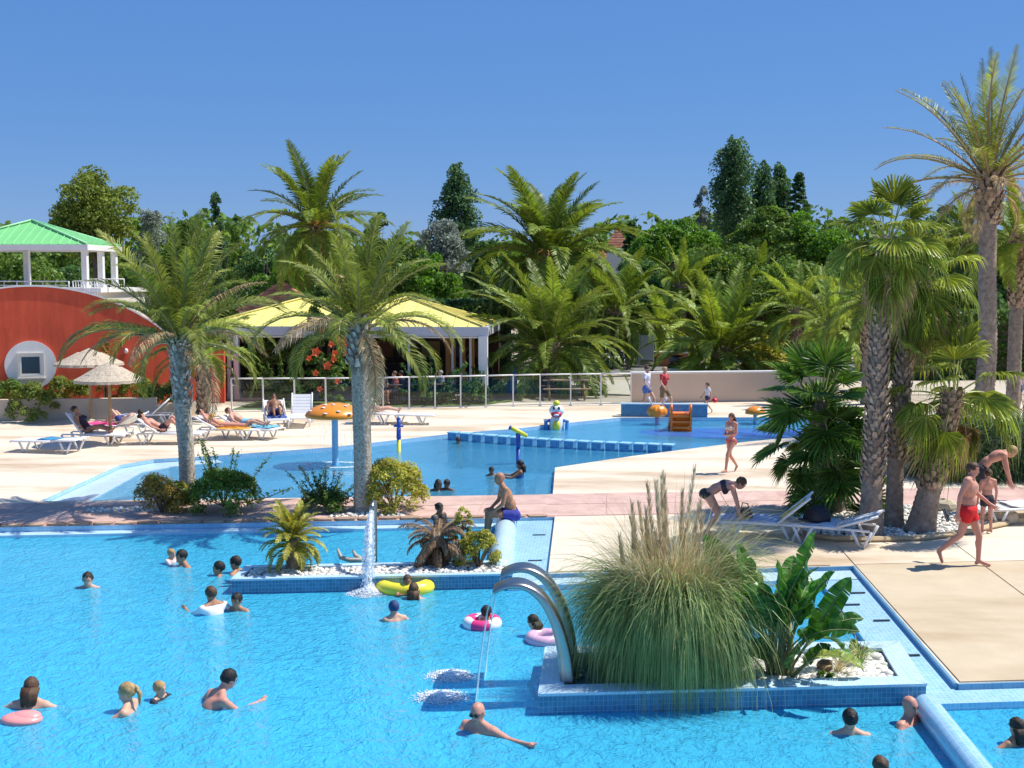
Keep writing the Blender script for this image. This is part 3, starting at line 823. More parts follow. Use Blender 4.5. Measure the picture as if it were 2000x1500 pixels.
T(945, 440, 45, 84, 'round', 'dark tree between the lone poplar and the big palm', 620, 'dark')
T(1135, 450, 60, 88, 'round', 'mid green tree behind the right side of the big palm', 640, 'mid')
T(1320, 418, 92, 86, 'umbrella', 'wide bright green domed tree left of the tall poplar', 560, 'bright', dens=1.5)
T(1232, 432, 30, 90, 'pine', 'small dark pointed tree beside the orange gable', 560, 'dark')
T(1368, 368, 34, 92, 'wispy', 'sparse airy tree touching the left side of the tall poplar', 520, 'silver', dens=1.1)
T(1430, 268, 46, 94, 'poplar', 'tallest dark poplar in the treeline', 480, 'poplar', dens=1.8)
T(1485, 312, 24, 97, 'poplar', 'slim poplar just right of the tallest one', 470, 'poplar')
T(1516, 318, 26, 99, 'poplar', 'small pointed poplar, third in the row', 470, 'dark')
T(1555, 338, 40, 92, 'pine', 'very dark spiky conifer right of the poplars', 500, 'dark', dens=1.4)
T(1500, 398, 85, 84, 'umbrella', 'green pine crown in front of the poplars', 560, 'mid', dens=1.5)
T(1600, 402, 75, 82, 'round', 'bright green tree left of the fan palm crown', 620, 'bright', dens=1.2)
T(1410, 480, 95, 76, 'round', 'broad green tree behind the yellow green palm', 640, 'mid', dens=1.2)
T(1545, 500, 85, 72, 'round', 'big leafy tree filling the gap left of the fan palms', 660, 'mid', dens=1.3)
T(1250, 500, 60, 74, 'round', 'dark green tree under the orange gable', 660, 'dark')
T(1830, 395, 60, 82, 'round', 'dark green tree between the fan palms and the right date palm', 620, 'dark')
T(1985, 420, 60, 78, 'round', 'dark tree behind the palm fronds at the right edge', 640, 'dark')
T(1880, 520, 80, 66, 'round', 'shaded tree low behind the right date palm trunk', 690, 'dark', dens=1.1)
T(1660, 560, 70, 70, 'round', 'green bushy tree behind the fan palm trunks', 690, 'mid')

# far wood that closes the horizon
def wood_band():
    C = []; N_ = []
    for i in range(900):
        X = rng.uniform(-120, 130); Y = rng.uniform(112, 135)
        z = rng.uniform(0.5, 9.0) + 1.5 * math.sin(X * .11)
        r = rng.uniform(1.2, 2.4); k = 60
        d = nrm(rng.normal(0, 1, (k, 3))); d[:, 2] = abs(d[:, 2]) * .9
        C.append(np.array((X, Y, z)) + d * r * 1.1); N_.append(d)
    C = np.concatenate(C); N_ = np.concatenate(N_); C[:, 2] = np.maximum(C[:, 2], 0)
    V, F = leaf_cloud(C, N_, .85, .6, .6)
    o = link('far_wood', npmesh('far_wood', V, F, LEAFMATS['mid'])); o['kind'] = 'stuff'; tag(o, 'far mass of green trees closing the horizon', 'wood')
    mb = MB()
    pts = []
    for i in range(60):
        X = -125 + i * 4.4; pts.append((X, 138))
    for i in range(59):
        a, b = pts[i], pts[i + 1]
        mb.add([(a[0], 138, -.5), (b[0], 138, -.5), (b[0], 138, 8.2 + rng.uniform(-.6, .6)), (a[0], 138, 8.2 + rng.uniform(-.6, .6)), (a[0], 160, -.5), (b[0], 160, -.5)], [(0, 1, 2, 3), (3, 2, 5, 4)], M_hill)
    o = mb.build('wooded_hill'); o['kind'] = 'structure'
M_hill = mat('wooded_hill', (0.04, 0.08, 0.02), .95, .4, .5, bump=1)
wood_band()

# ------------------------------------------------ pinnate palms
def frond_mesh(name, L, e0, droop, nl, ll, lw, m, mr, v=0.25, fwd=0.9, hang=0.35, seed=0, twist=0.0, stalk=.12, thick=.022, sparse=0.0, powr=1.4):
    """rachis curve in the XZ plane from the origin; leaflets both sides"""
    q = np.random.default_rng(seed)
    ns = 16; pts = []; p = np.zeros(3); dirs = []
    for i in range(ns + 1):
        t = i / ns; th = e0 - droop * t ** powr
        d = np.array((math.cos(th), math.sin(twist * t) * .3, math.sin(th))); d /= np.linalg.norm(d)
        pts.append(p.copy()); dirs.append(d); p = p + d * L / ns
    pts = np.array(pts); dirs = np.array(dirs)
    mb = MB()
    mb.tube([tuple(a) for a in pts[::2]], [thick * (1.5 - 1.35 * i / (ns // 2)) + .003 for i in range(ns // 2 + 1)], mr, n=4, smooth=True, cap=False)
    V = []; F3 = []; F4 = []
    ts = np.linspace(stalk, .995, nl)
    for t in ts:
        x = t * ns; i = min(ns - 1, int(x)); f = x - i
        b = pts[i] * (1 - f) + pts[i + 1] * f; d = dirs[i] * (1 - f) + dirs[i + 1] * f; d /= np.linalg.norm(d)
        side0 = np.array((0, 1.0, 0)); up = np.cross(d, side0); up /= np.linalg.norm(up); up = -up if up[2] < 0 and abs(up[2]) > .01 else up
        env = max(.12, math.sin(PI * (0.08 + .86 * t) ** .85)) ** .8
        for s in (-1, 1):
            if q.random() < sparse: continue
            l = ll * env * q.uniform(.85, 1.12)
            fw = fwd * (0.6 + 0.9 * t)
            dr = side0 * s + d * fw + up * (v + q.uniform(-.18, .18)); dr /= np.linalg.norm(dr)
            dr2 = dr + np.array((0, 0, -hang * q.uniform(.6, 1.6))); dr2 /= np.linalg.norm(dr2)
            wv = np.cross(dr, up); wv = wv / max(1e-6, np.linalg.norm(wv)); wv = (wv + up * q.uniform(-.4, .4)); wv /= np.linalg.norm(wv)
            w = lw * (.6 + .5 * env)
            m0 = b + dr * l * .5; m1 = m0 + dr2 * l * .5
            k = len(V)
            V += [b - wv * w * .3, b + wv * w * .3, m0 + wv * w * .5, m0 - wv * w * .5, m1]
            F4.append((k, k + 1, k + 2, k + 3)); F3.append((k + 3, k + 2, k + 4))
    o = len(mb.v)
    me = bpy.data.meshes.new(name)
    me.from_pydata(mb.v + [tuple(a) for a in V], [], mb.f + [tuple(i + o for i in f) for f in F4 + F3])
    me.materials.append(m); me.materials.append(mr)
    mi = [1] * len(mb.f) + [0] * (len(F4) + len(F3)); me.polygons.foreach_set('material_index', mi); me.update()
    return me

M_rachis = mat('rachis', (0.26, 0.24, 0.08), .5, .2, 4)
M_rachisd = mat('rachis_brown', (0.30, 0.20, 0.09), .6, .2, 4)
PL_green = mat('palm_green', (0.095, 0.155, 0.022), .42, .3, 1.2, leaf=True, objrand=.25, col2=(.19, .255, .04), trans=.28)
PL_olive = mat('palm_olive', (0.12, 0.165, 0.026), .45, .3, 1.2, leaf=True, objrand=.25, col2=(.25, .28, .05), trans=.28)
PL_yel = mat('palm_yellowgreen', (0.165, 0.235, 0.028), .42, .3, 1.2, leaf=True, objrand=.22, col2=(.27, .35, .06), trans=.3)
PL_dry = mat('palm_dry', (0.38, 0.26, 0.13), .7, .3, 1.5, leaf=True, objrand=.3, col2=(.50, .36, .20), trans=.2)
PL_brown = mat('palm_brown', (0.17, 0.10, 0.06), .7, .35, 1.5, leaf=True, objrand=.3, col2=(.27, .17, .10), trans=.15)
PL_fan = mat('palm_fan', (0.16, 0.22, 0.028), .38, .25, 1.2, leaf=True, objrand=.25, col2=(.30, .35, .06), trans=.3)
PL_fand = mat('palm_fan_dark', (0.05, 0.13, 0.022), .35, .3, 1.2, leaf=True, objrand=.3, col2=(.13, .25, .04), trans=.25)
M_trunkg = mat('trunk_grey', (0.36, 0.27, 0.18), .9, .5, 22, bump=.8, bscale=30, col2=(.46, .41, .34))
M_trunkb = mat('trunk_brown', (0.24, 0.18, 0.13), .9, .3, 7, bump=.8, bscale=26, col2=(.33, .26, .20))
M_boot = mat('leaf_boot', (0.17, 0.10, 0.065), .85, .4, 9, bump=.5, island=True, col2=(.46, .33, .23))
M_bootg = mat('leaf_boot_grey', (0.15, 0.125, 0.10), .85, .45, 9, bump=.5, island=True, col2=(.50, .46, .40))

def trunk_mesh(path, r0, r1, m, flare=1.35, ring=0.14, amp=.05, n=18, bulge=None):
    """leaf-scar rings as real steps up the trunk"""
    pts = []; rs = []
    segs = [Vector(p) for p in path]
    lens = [0]
    for i in range(1, len(segs)): lens.append(lens[-1] + (segs[i] - segs[i - 1]).length)
    L_ = lens[-1]; k = max(6, int(L_ / ring))
    for i in range(k * 2 + 1):
        s = L_ * i / (k * 2)
        j = max(a for a in range(len(segs) - 1) if lens[a] <= s + 1e-6)
        f = (s - lens[j]) / (lens[j + 1] - lens[j]); p = segs[j].lerp(segs[j + 1], f)
        t = s / L_
        r = r0 + (r1 - r0) * t; r *= 1 + (flare - 1) * math.exp(-s / .35)
        if bulge: r *= 1 + bulge * max(0, (t - .8) / .2)
        r *= (1 + amp) if i % 2 else (1 - amp * .4)
        pts.append(p); rs.append(r * rnd.uniform(.985, 1.015))
    mb = MB(); mb.tube(pts, rs, m, n=n); return mb
def boots(path0, path1, r0, r1, n, size, m, parent, out=.28, seed=0):
    """old leaf bases in a spiral between two points of a trunk, one joined part"""
    q = random.Random(seed); V = []; F = []
    a0 = Vector(path0); a1 = Vector(path1)
    for i in range(n):
        t = i / n; c = a0.lerp(a1, t); a = i * 2.39996 + q.uniform(-.12, .12)
        r = r0 + (r1 - r0) * t
        u = Vector((math.cos(a), math.sin(a), 0)); s = Vector((-u.y, u.x, 0)); up = Vector((0, 0, 1))
        w = size * q.uniform(.75, 1.1); h = size * q.uniform(.9, 1.4); o_ = out * size * q.uniform(.7, 1.3)
        b = c + u * r * .92
        k = len(V)
        V += [b - s * w * .55, b + s * w * .55, b + s * w * .28 + u * o_ + up * h, b - s * w * .28 + u * o_ + up * h, b + u * (o_ * .75) - up * .02 + up * h * .35, b + u * (o_ * .35) + up * h * .95]
        F += [(k, k + 4, k + 3), (k, k + 1, k + 4), (k + 1, k + 2, k + 4), (k + 4, k + 2, k + 3), (k + 3, k + 2, k + 5)]
    me = bpy.data.meshes.new('leaf_bases'); me.from_pydata([tuple(v) for v in V], [], F); me.materials.append(m); me.update()
    o = link('leaf_bases', me, parent); o['kind'] = 'stuff'; return o

def crown(e, top, meshes, n, emin, emax, seed=0, name='frond', rc=.08, bias=None, scl=(.85, 1.1), az0=0):
    """meshes: list of (elev_deg, mesh) sorted; pick nearest elevation"""
    q = random.Random(seed)
    for i in range(n):
        t = (i + .5) / n; el = emax + (emin - emax) * t
        az = az0 + i * 2.39996 + q.uniform(-.15, .15)
        me = min(meshes, key=lambda a: abs(a[0] - el) + q.uniform(0, 4))[1]
        o = link(name, me, e, (top[0] + rc * math.cos(az), top[1] + rc * math.sin(az), top[2] - .25 * t), (q.uniform(-.25, .25), 0, 0), q.uniform(*scl))
        o.rotation_euler = Euler((q.uniform(-.3, .3), q.uniform(-.06, .06), 0)).to_matrix().to_euler()
        o.rotation_euler = (Matrix.Rotation(az, 3, 'Z') @ Matrix.Rotation(q.uniform(-.35, .35), 3, 'X')).to_euler()

def frond_set(name, L, m, mr, nl=44, ll=.5, lw=.035, v=.25, hang=.35, droop=(35, 95), els=(82, 60, 40, 20, 0, -25), fwd=.9, seed=0, sparse=0.0, powr=1.4, thick=.022):
    out = []
    for i, el in enumerate(els):
        t = i / max(1, len(els) - 1)
        out.append((el, frond_mesh(name, L, R(el), R(droop[0] + (droop[1] - droop[0]) * t), nl, ll, lw, m, mr, v, fwd, hang, seed * 31 + i, rnd.uniform(-1, 1), sparse=sparse, powr=powr, thick=thick)))
    return out

# palm A: left foreground, palm B: second foreground (shuttlecock crowns)
FS_front = frond_set('frond', 2.65, PL_olive, M_rachis, nl=58, ll=.50, lw=.028, v=.45, hang=.5, droop=(18, 125), els=(84, 70, 56, 40, 22, 0), fwd=1.1, seed=1, powr=1.9, sparse=.05)
FS_dryf = frond_set('frond', 2.3, PL_dry, M_rachisd, nl=44, ll=.42, lw=.024, v=.1, hang=.9, droop=(60, 120), els=(55, 20, -15), seed=2)
eA = empty('palm_tree', (-8.72, 24.25, 0), 0, 'left one of the two foreground palms, its trunk rising from the shrubs', 'palm tree', 'palms between the two pools')
trunk_mesh([(0, 0, 0), (-.02, .02, 1.2), (-.12, .03, 2.6), (-.14, .02, 3.35)], .155, .185, M_trunkg, 1.25, .085, .035).build('trunk', parent=eA)
boots((-.06, .02, 2.1), (-.14, .02, 3.6), .175, .205, 130, .105, M_bootg, eA, .55, 1)
crown(eA, (-.14, .02, 3.7), FS_front, 36, 6, 86, 11, rc=.12, scl=(.78, 1.05))
crown(eA, (-.14, .02, 3.65), FS_dryf, 6, -15, 55, 12, 'dry_frond', rc=.15)
eB = empty('palm_tree', (-4.83, 23.72, 0), 0, 'right one of the two foreground palms, with a swollen neck under its crown', 'palm tree', 'palms between the two pools')
trunk_mesh([(0, 0, 0), (0, 0, 1.4), (-.03, 0, 2.9), (-.05, 0, 3.85)], .18, .185, M_trunkg, 1.15, .075, .03).build('trunk', parent=eB)
mb = MB(); mb.lathe([(.18, 0), (.20, .12), (.235, .35), (.25, .55), (.22, .8), (.17, 1.0)], (-.04, 0, 2.85), M_trunkb, 16, wob=.1); mb.build('neck', parent=eB)
boots((-.04, 0, 3.0), (-.05, 0, 4.0), .235, .19, 80, .13, M_bootg, eB, .6, 3)
crown(eB, (-.05, 0, 3.95), FS_front, 33, -5, 86, 21, rc=.1, az0=1.2, scl=(.70, .95))
crown(eB, (-.05, 0, 3.9), FS_dryf, 6, -20, 50, 22, 'dry_frond', rc=.12, az0=2)

# tall date palm behind the restaurant
FS_date = frond_set('frond', 2.9, PL_green, M_rachis, nl=46, ll=.48, lw=.05, v=.3, hang=.35, droop=(25, 115), els=(85, 68, 50, 32, 10, -15), seed=3)
pt = P(618, 440, 56)
eC = empty('palm_tree', (pt.x, 56, 0), 0, 'tallest slender date palm standing behind the yellow roofed restaurant', 'palm tree', 'date palms beyond the fence')
trunk_mesh([(0, 0, 0), (.2, 0, 3), (0, 0, pt.z - .2)], .24, .22, M_trunkb, 1.3, .16, .06).build('trunk', parent=eC)
boots((.05, 0, pt.z - 1.6), (0, 0, pt.z), .23, .3, 60, .2, M_boot, eC, .6, 5)
crown(eC, (0, 0, pt.z), FS_date, 50, -42, 87, 31, rc=.12, scl=(1.15, 1.5))
M_fruit = mat('fruit_stalk', (0.60, 0.32, 0.04), .6, .2, 5)
def fruit(e, top, n, L_, seed):
    q = random.Random(seed)
    for i in range(n):
        mb = MB(); a = q.uniform(0, 6.28); d = Vector((math.cos(a), math.sin(a), 0))
        for k in range(16):
            dd = (d + Vector((q.gauss(0, .35), q.gauss(0, .35), 0)))
            mb.tube([(0, 0, 0), tuple(d * L_ * .35 + Vector((0, 0, L_ * .35))), tuple(dd * L_ * .75 + Vector((0, 0, L_ * .15 * q.random())))], [.02, .018, .01], M_fruit, n=4, cap=False)
        o = mb.build('fruit_stalk', parent=e); o.location = top
fruit(eC, (0, 0, pt.z - .1), 5, 1.0, 4)

# big Canary palms
def canary(px, pyc, Y, L_, label, fs, n=52, lowel=-35, trunk_r=.38, seed=0, group='broad crowned palms beyond the fence', scl=(.9, 1.1), dx=0):
    p = P(px, pyc, Y)
    e = empty('palm_tree', (p.x, Y, 0), seed, label, 'palm tree', group)
    mb = trunk_mesh([(0, 0, -.02), (0, 0, p.z * .5), (0, 0, p.z)], trunk_r, trunk_r * .95, M_trunkb, 1.15, .16, .05, 16, bulge=.25); mb.build('trunk', parent=e)
    boots((0, 0, max(.1, p.z - 2.2)), (0, 0, p.z + .1), trunk_r, trunk_r * 1.15, 130, .2, M_boot, e, .45, seed)
    crown(e, (0, 0, p.z + .1), fs, n, lowel, 86, seed + 3, rc=trunk_r * .6, scl=scl)
    return e, p
FS_can = frond_set('frond', 3.5, PL_green, M_rachis, nl=52, ll=.52, lw=.055, v=.25, hang=.3, droop=(45, 120), els=(82, 62, 44, 26, 8, -12, -32), seed=4, powr=1.3)
FS_canb = frond_set('frond', 3.9, PL_green, M_rachis, nl=60, ll=.66, lw=.06, v=.25, hang=.3, droop=(50, 125), els=(82, 62, 44, 26, 8, -12, -32), seed=5, powr=1.3)
FS_yel = frond_set('frond', 3.7, PL_yel, M_rachis, nl=56, ll=.55, lw=.06, v=.2, hang=.3, droop=(35, 115), els=(82, 64, 46, 30, 14, -4), seed=6, powr=1.4)
e1, p1 = canary(1072, 505, 60, 4.5, 'largest palm, its dark crown arching above the others at the middle', FS_canb, 74, -50, .45, 1, scl=(1.15, 1.4))
fruit(e1, (0, 0, p1.z), 4, 1.2, 9)
canary(1072, 680, 50, 3.4, 'broad green palm with thick scaly trunk behind the glass fence end', FS_can, 60, -22, .40, 2, scl=(1.05, 1.3))
canary(1408, 690, 60, 3.7, 'low yellow green palm with short stout trunk behind the beige wall', FS_yel, 62, -14, .55, 3, scl=(1.1, 1.35))
canary(1205, 610, 66, 3.2, 'smaller green palm between the two broad palms, above the bicycles', FS_can, 50, -30, .3, 4, scl=(1.0, 1.25))
canary(1330, 560, 74, 3.0, 'palm with reddish brown skirt behind the yellow green palm', FS_yel, 40, -50, .3, 5, scl=(.7, .95))
canary(1480, 560, 76, 3.0, 'rough olive palm just right of the yellow green palm', FS_canb, 40, -50, .3, 6, scl=(.6, .85))
canary(1560, 610, 58, 3.0, 'olive palm with drooping fronds left of the fan palm trunks', FS_yel, 40, -40, .3, 7, scl=(.6, .85))
canary(1625, 640, 52, 3.0, 'yellowish palm half hidden behind the tall fan palm trunk', FS_yel, 40, -45, .3, 8, scl=(.6, .85))
canary(395, 690, 39.5, 2.4, 'low green palm with scaly trunk beside the red wall corner, behind the left palm', FS_can, 34, -5, .17, 9, scl=(.55, .75), group='palms by the red building')
canary(1885, 470, 66, 3.0, 'dark palm between the fan palms and the tall right date palm', FS_can, 40, -40, .3, 10, scl=(.8, 1.0))
canary(1990, 470, 40, 3.0, 'brownish palm cut by the right edge of the picture', FS_yel, 40, -55, .22, 11, scl=(.6, .8))

# right tall date palm, sparse stiff grey fronds
FS_stiff = frond_set('frond', 3.6, PL_olive, M_rachisd, nl=50, ll=.42, lw=.03, v=.35, hang=.25, droop=(8, 75), els=(86, 72, 58, 44, 28, 10), seed=8, sparse=.12, powr=1.7, thick=.03)
pt = P(1938, 345, 38)
eD = empty('palm_tree', (pt.x - .05, 38, 0), 0, 'tall date palm with stiff sparse grey green fronds at the upper right', 'palm tree', 'date palms at the right')
trunk_mesh([(0, 0, 0), (.1, 0, 2.5), (0, 0, 5), (-.05, 0, pt.z)], .30, .25, M_trunkb, 1.2, .14, .06, 18).build('trunk', parent=eD)
boots((0, 0, pt.z - 1.5), (-.05, 0, pt.z + .2), .26, .4, 90, .22, M_boot, eD, .7, 8)
crown(eD, (-.05, 0, pt.z + .1), FS_stiff, 34, 8, 88, 44, rc=.15, scl=(.85, 1.3))
crown(eD, (-.05, 0, pt.z - .2), FS_dryf, 9, -40, 30, 45, 'dry_frond', rc=.2)

# ------------------------------------------------ fan palms
def fan_mesh(name, R_, m, mst, stalk=.8, nseg=30, spread=200, droop=.35, fold=.25, seed=0, e0=0.5, sdroop=.5, split=.55):
    """a petiole curving out of the origin, then a fan blade of many segments"""
    q = np.random.default_rng(seed); mb = MB()
    pts = []; p = np.zeros(3)
    for i in range(7):
        t = i / 6; th = e0 - sdroop * t
        pts.append(p.copy()); p = p + np.array((math.cos(th), 0, math.sin(th))) * stalk / 6
    mb.tube([tuple(a) for a in pts], [.02 - .0015 * i for i in range(7)], mst, n=4, cap=False)
    hub = pts[-1]; th = e0 - sdroop - .15
    fx = np.array((math.cos(th), 0, math.sin(th))); fy = np.array((0, 1., 0)); fz = np.cross(fx, fy); fz = -fz if fz[2] < 0 else fz
    V = []; F4 = []; F3 = []
    for i in range(nseg):
        a = R(-spread / 2 + spread * (i + .5) / nseg); da = R(spread / nseg) * .5
        l = R_ * (1 - .28 * (abs(a) / R(spread / 2)) ** 2) * q.uniform(.92, 1.06)
        def pt_(rr, aa, z): return hub + fx * rr * math.cos(aa) + fy * rr * math.sin(aa) + fz * z
        r1 = l * split; bow = -fold * r1
        zz = lambda rr, aa: fold * rr * (abs(math.sin(aa)) - .5) * .8
        k = len(V)
        pleat = .018 * (1 if i % 2 else -1)
        c1 = pt_(r1, a, zz(r1, a) + pleat * 1.5)
        V += [hub + fz * 0, pt_(r1, a - da, zz(r1, a) - pleat), c1, pt_(r1, a + da, zz(r1, a) - pleat)]
        hang = np.array((0, 0, -1.)) * droop * l * q.uniform(.6, 1.5)
        mid = pt_(l * .8, a, zz(l * .8, a)) + hang * .25; tip = pt_(l * .93, a, zz(l, a)) + hang
        w = fy * math.cos(a) * .012 - fx * math.sin(a) * .012
        V += [mid - w * 1.4, mid + w * 1.4, tip]
        F3 += [(k, k + 1, k + 2), (k, k + 2, k + 3), (k + 4, k + 5, k + 6)]
        F4 += [(k + 1, k + 4, k + 2, k + 2), (k + 2, k + 5, k + 3, k + 3)]
        F3 += [(k + 1, k + 4, k + 2), (k + 2, k + 4, k + 5), (k + 2, k + 5, k + 3)]
        F4 = []
    o = len(mb.v)
    me = bpy.data.meshes.new(name)
    me.from_pydata(mb.v + [tuple(a) for a in V], [], mb.f + [tuple(i + o for i in f) for f in F3])
    me.materials.append(m); me.materials.append(mst)
    me.polygons.foreach_set('material_index', [1] * len(mb.f) + [0] * len(F3)); me.update()
    return me
M_stalk = mat('leaf_stalk', (0.28, 0.32, 0.08), .5, .2, 4)
def fan_set(R_, m, stalk, els, droop, seed, sd=(.1, 1.3), mst=None, nseg=30, split=.55, spread=200):
    out = []
    for i, el in enumerate(els):
        t = i / max(1, len(els) - 1)
        out.append((el, fan_mesh('fan_leaf', R_, m, mst or M_stalk, stalk, nseg, spread, droop * (.3 + 1.0 * t), .25, seed * 17 + i, R(el), sd[0] + (sd[1] - sd[0]) * t, split)))
    return out
FanW = fan_set(.85, PL_fan, .80, (84, 62, 42, 20, -5, -35), .48, 1, sd=(.1, .9))
FanWy = fan_set(.80, PL_yel, .8, (30, 0, -35, -55), .9, 2)
FanDry = fan_set(.7, PL_dry, .7, (-40, -62, -75), .8, 3, (.8, .6), M_rachisd, split=.4)
def fanpalm(loc_, path, r0, r1, label, n, cs, seed, dead=8, smooth_h=.9, rb=.11, boots_n=240, yel=10, low=-45):
    e = empty('fan_palm', (*loc_, 0), 0, label, 'palm tree', 'fan palms on the pebble bed')
    mb = trunk_mesh(path, r0, r1, M_trunkb, 1.35, .10, .035, 20); mb.build('trunk', parent=e)
    segs = [Vector(p) for p in path]; top = segs[-1]
    zs = smooth_h; H_ = top.z
    # boots segment by segment
    tot = H_ - zs; 
    for a, b in zip(segs[:-1], segs[1:]):
        if b.z <= zs: continue
        a2 = a if a.z >= zs else a.lerp(b, (zs - a.z) / (b.z - a.z))
        ra = r0 + (r1 - r0) * a2.z / H_; rb_ = r0 + (r1 - r0) * b.z / H_
        boots(a2, b, ra * 1.02, rb_ * 1.05, max(8, int(boots_n * (b.z - a2.z) / tot)), rb, M_boot, e, .55, seed + int(a.z * 10))
    crown(e, tuple(top + Vector((0, 0, .1))), FanW, n, -8, 86, seed, 'fan_leaf', rc=.08, scl=(cs * .85, cs * 1.1))
    crown(e, tuple(top), FanWy, yel, low, 20, seed + 1, 'fan_leaf', rc=.1, scl=(cs * .8, cs * 1.05), az0=1)
    if dead: crown(e, tuple(top - Vector((0, 0, .15))), FanDry, dead, -78, -40, seed + 2, 'dry_leaf', rc=.12, scl=(cs * .8, cs * 1.1), az0=.5)
    return e
fanpalm((5.10, 22.15), [(0, 0, 0), (.0, 0, .9), (.06, 0, 2.6), (.05, 0, 4.2), (.16, 0, 5.5)], .195, .145, 'tallest fan palm with patterned brown trunk beside the white lounger', 24, .74, 50, 16, .95, boots_n=420, yel=6, low=-35)
fanpalm((5.72, 22.95), [(0, 0, 0), (.0, 0, 1.5), (.10, 0, 3.0), (.42, 0, 4.85)], .155, .135, 'slim dark fan palm just behind the tallest one, with hanging yellow leaves', 16, .78, 60, 12, 1.3, boots_n=320, yel=11, low=-55)
fanpalm((6.10, 22.50), [(0, 0, 0), (.12, 0, .7), (.36, 0, 1.6), (.52, 0, 2.65)], .23, .135, 'short leaning fan palm with dry hanging leaves, right of the other two', 14, .92, 70, 5, .8, rb=.15, boots_n=190, yel=7, low=-50)
# clumping dwarf fan palm left of the trunks: three stems, dark stiff fans
FanD = fan_set(.64, PL_fand, .62, (80, 55, 35, 12, -12, -35), .12, 5, (.1, .9), nseg=26, split=.45, spread=230)
eF = empty('dwarf_fan_palm', (4.68, 24.2, 0), 0, 'clump of dark green dwarf fan palms with stiff leaves beside the two white loungers', 'palm tree')
for i, (x, y, h, n) in enumerate(((-.12, -.05, 2.35, 22), (.22, .05, .95, 20), (-.15, .1, 1.55, 22))):
    trunk_mesh([(x, y, 0), (x * 1.1, y, h * .5), (x * 1.2 - .05, y, h)], .15, .12, M_trunkb, 1.25, .09, .05, 14).build('trunk', parent=eF)
    boots((x, y, .5 if h > 1 else .3), (x * 1.2 - .05, y, h), .14, .13, int(60 * h), .1, M_boot, eF, .6, 80 + i)
    crown(eF, (x * 1.2 - .05, y, h), FanD, n, -40, 84, 90 + i, 'fan_leaf', rc=.06, scl=(.9, 1.25), az0=i)

# ------------------------------------------------ cycads on the island
FS_cyc = frond_set('frond', .60, mat('cycad_green', (.26, .26, .04), .4, .3, 3, leaf=True, objrand=.2, col2=(.40, .36, .06), trans=.3), M_rachis, nl=34, ll=.13, lw=.016, v=.35, hang=.15, droop=(50, 110), els=(80, 60, 40, 20, 0, -20), seed=12, thick=.008)
p = G(572, 1112, .05)
e = empty('cycad', (p.x, p.y, 0.04), 0, 'yellow green cycad with a stout dark trunk on the island planter', 'cycad')
mb = trunk_mesh([(0, 0, 0), (0, 0, .3), (0, 0, .56)], .10, .085, M_trunkb, 1.15, .05, .05, 12); mb.build('trunk', parent=e)
boots((0, 0, .02), (0, 0, .58), .10, .095, 70, .05, M_boot, e, .6, 5)
crown(e, (0, 0, .62), FS_cyc, 56, -12, 86, 5, rc=.04, scl=(.85, 1.1))
FS_cd = frond_set('frond', .68, PL_brown, M_rachisd, nl=30, ll=.16, lw=.022, v=-.3, hang=1.2, droop=(90, 100), els=(45, 15, -10), seed=13, thick=.01)
p = G(855, 1103, .05)
e = empty('cycad', (p.x, p.y, 0.04), 0, 'dead brown cycad with drooping withered fronds on the island planter', 'cycad')
mb = trunk_mesh([(0, 0, 0), (0, 0, .3), (0, 0, .55)], .10, .10, M_trunkb, 1.25, .06, .05, 12); mb.build('trunk', parent=e)
crown(e, (0, 0, .56), FS_cd, 26, -10, 50, 6, rc=.05, scl=(.8, 1.1))
FS_cd2 = fan_set(.3, PL_brown, .1, (-60, -75), .8, 9, (.3, .2), M_rachisd)
crown(e, (0, 0, .5), FS_cd2, 8, -80, -60, 7, 'dry_leaf', rc=.08)

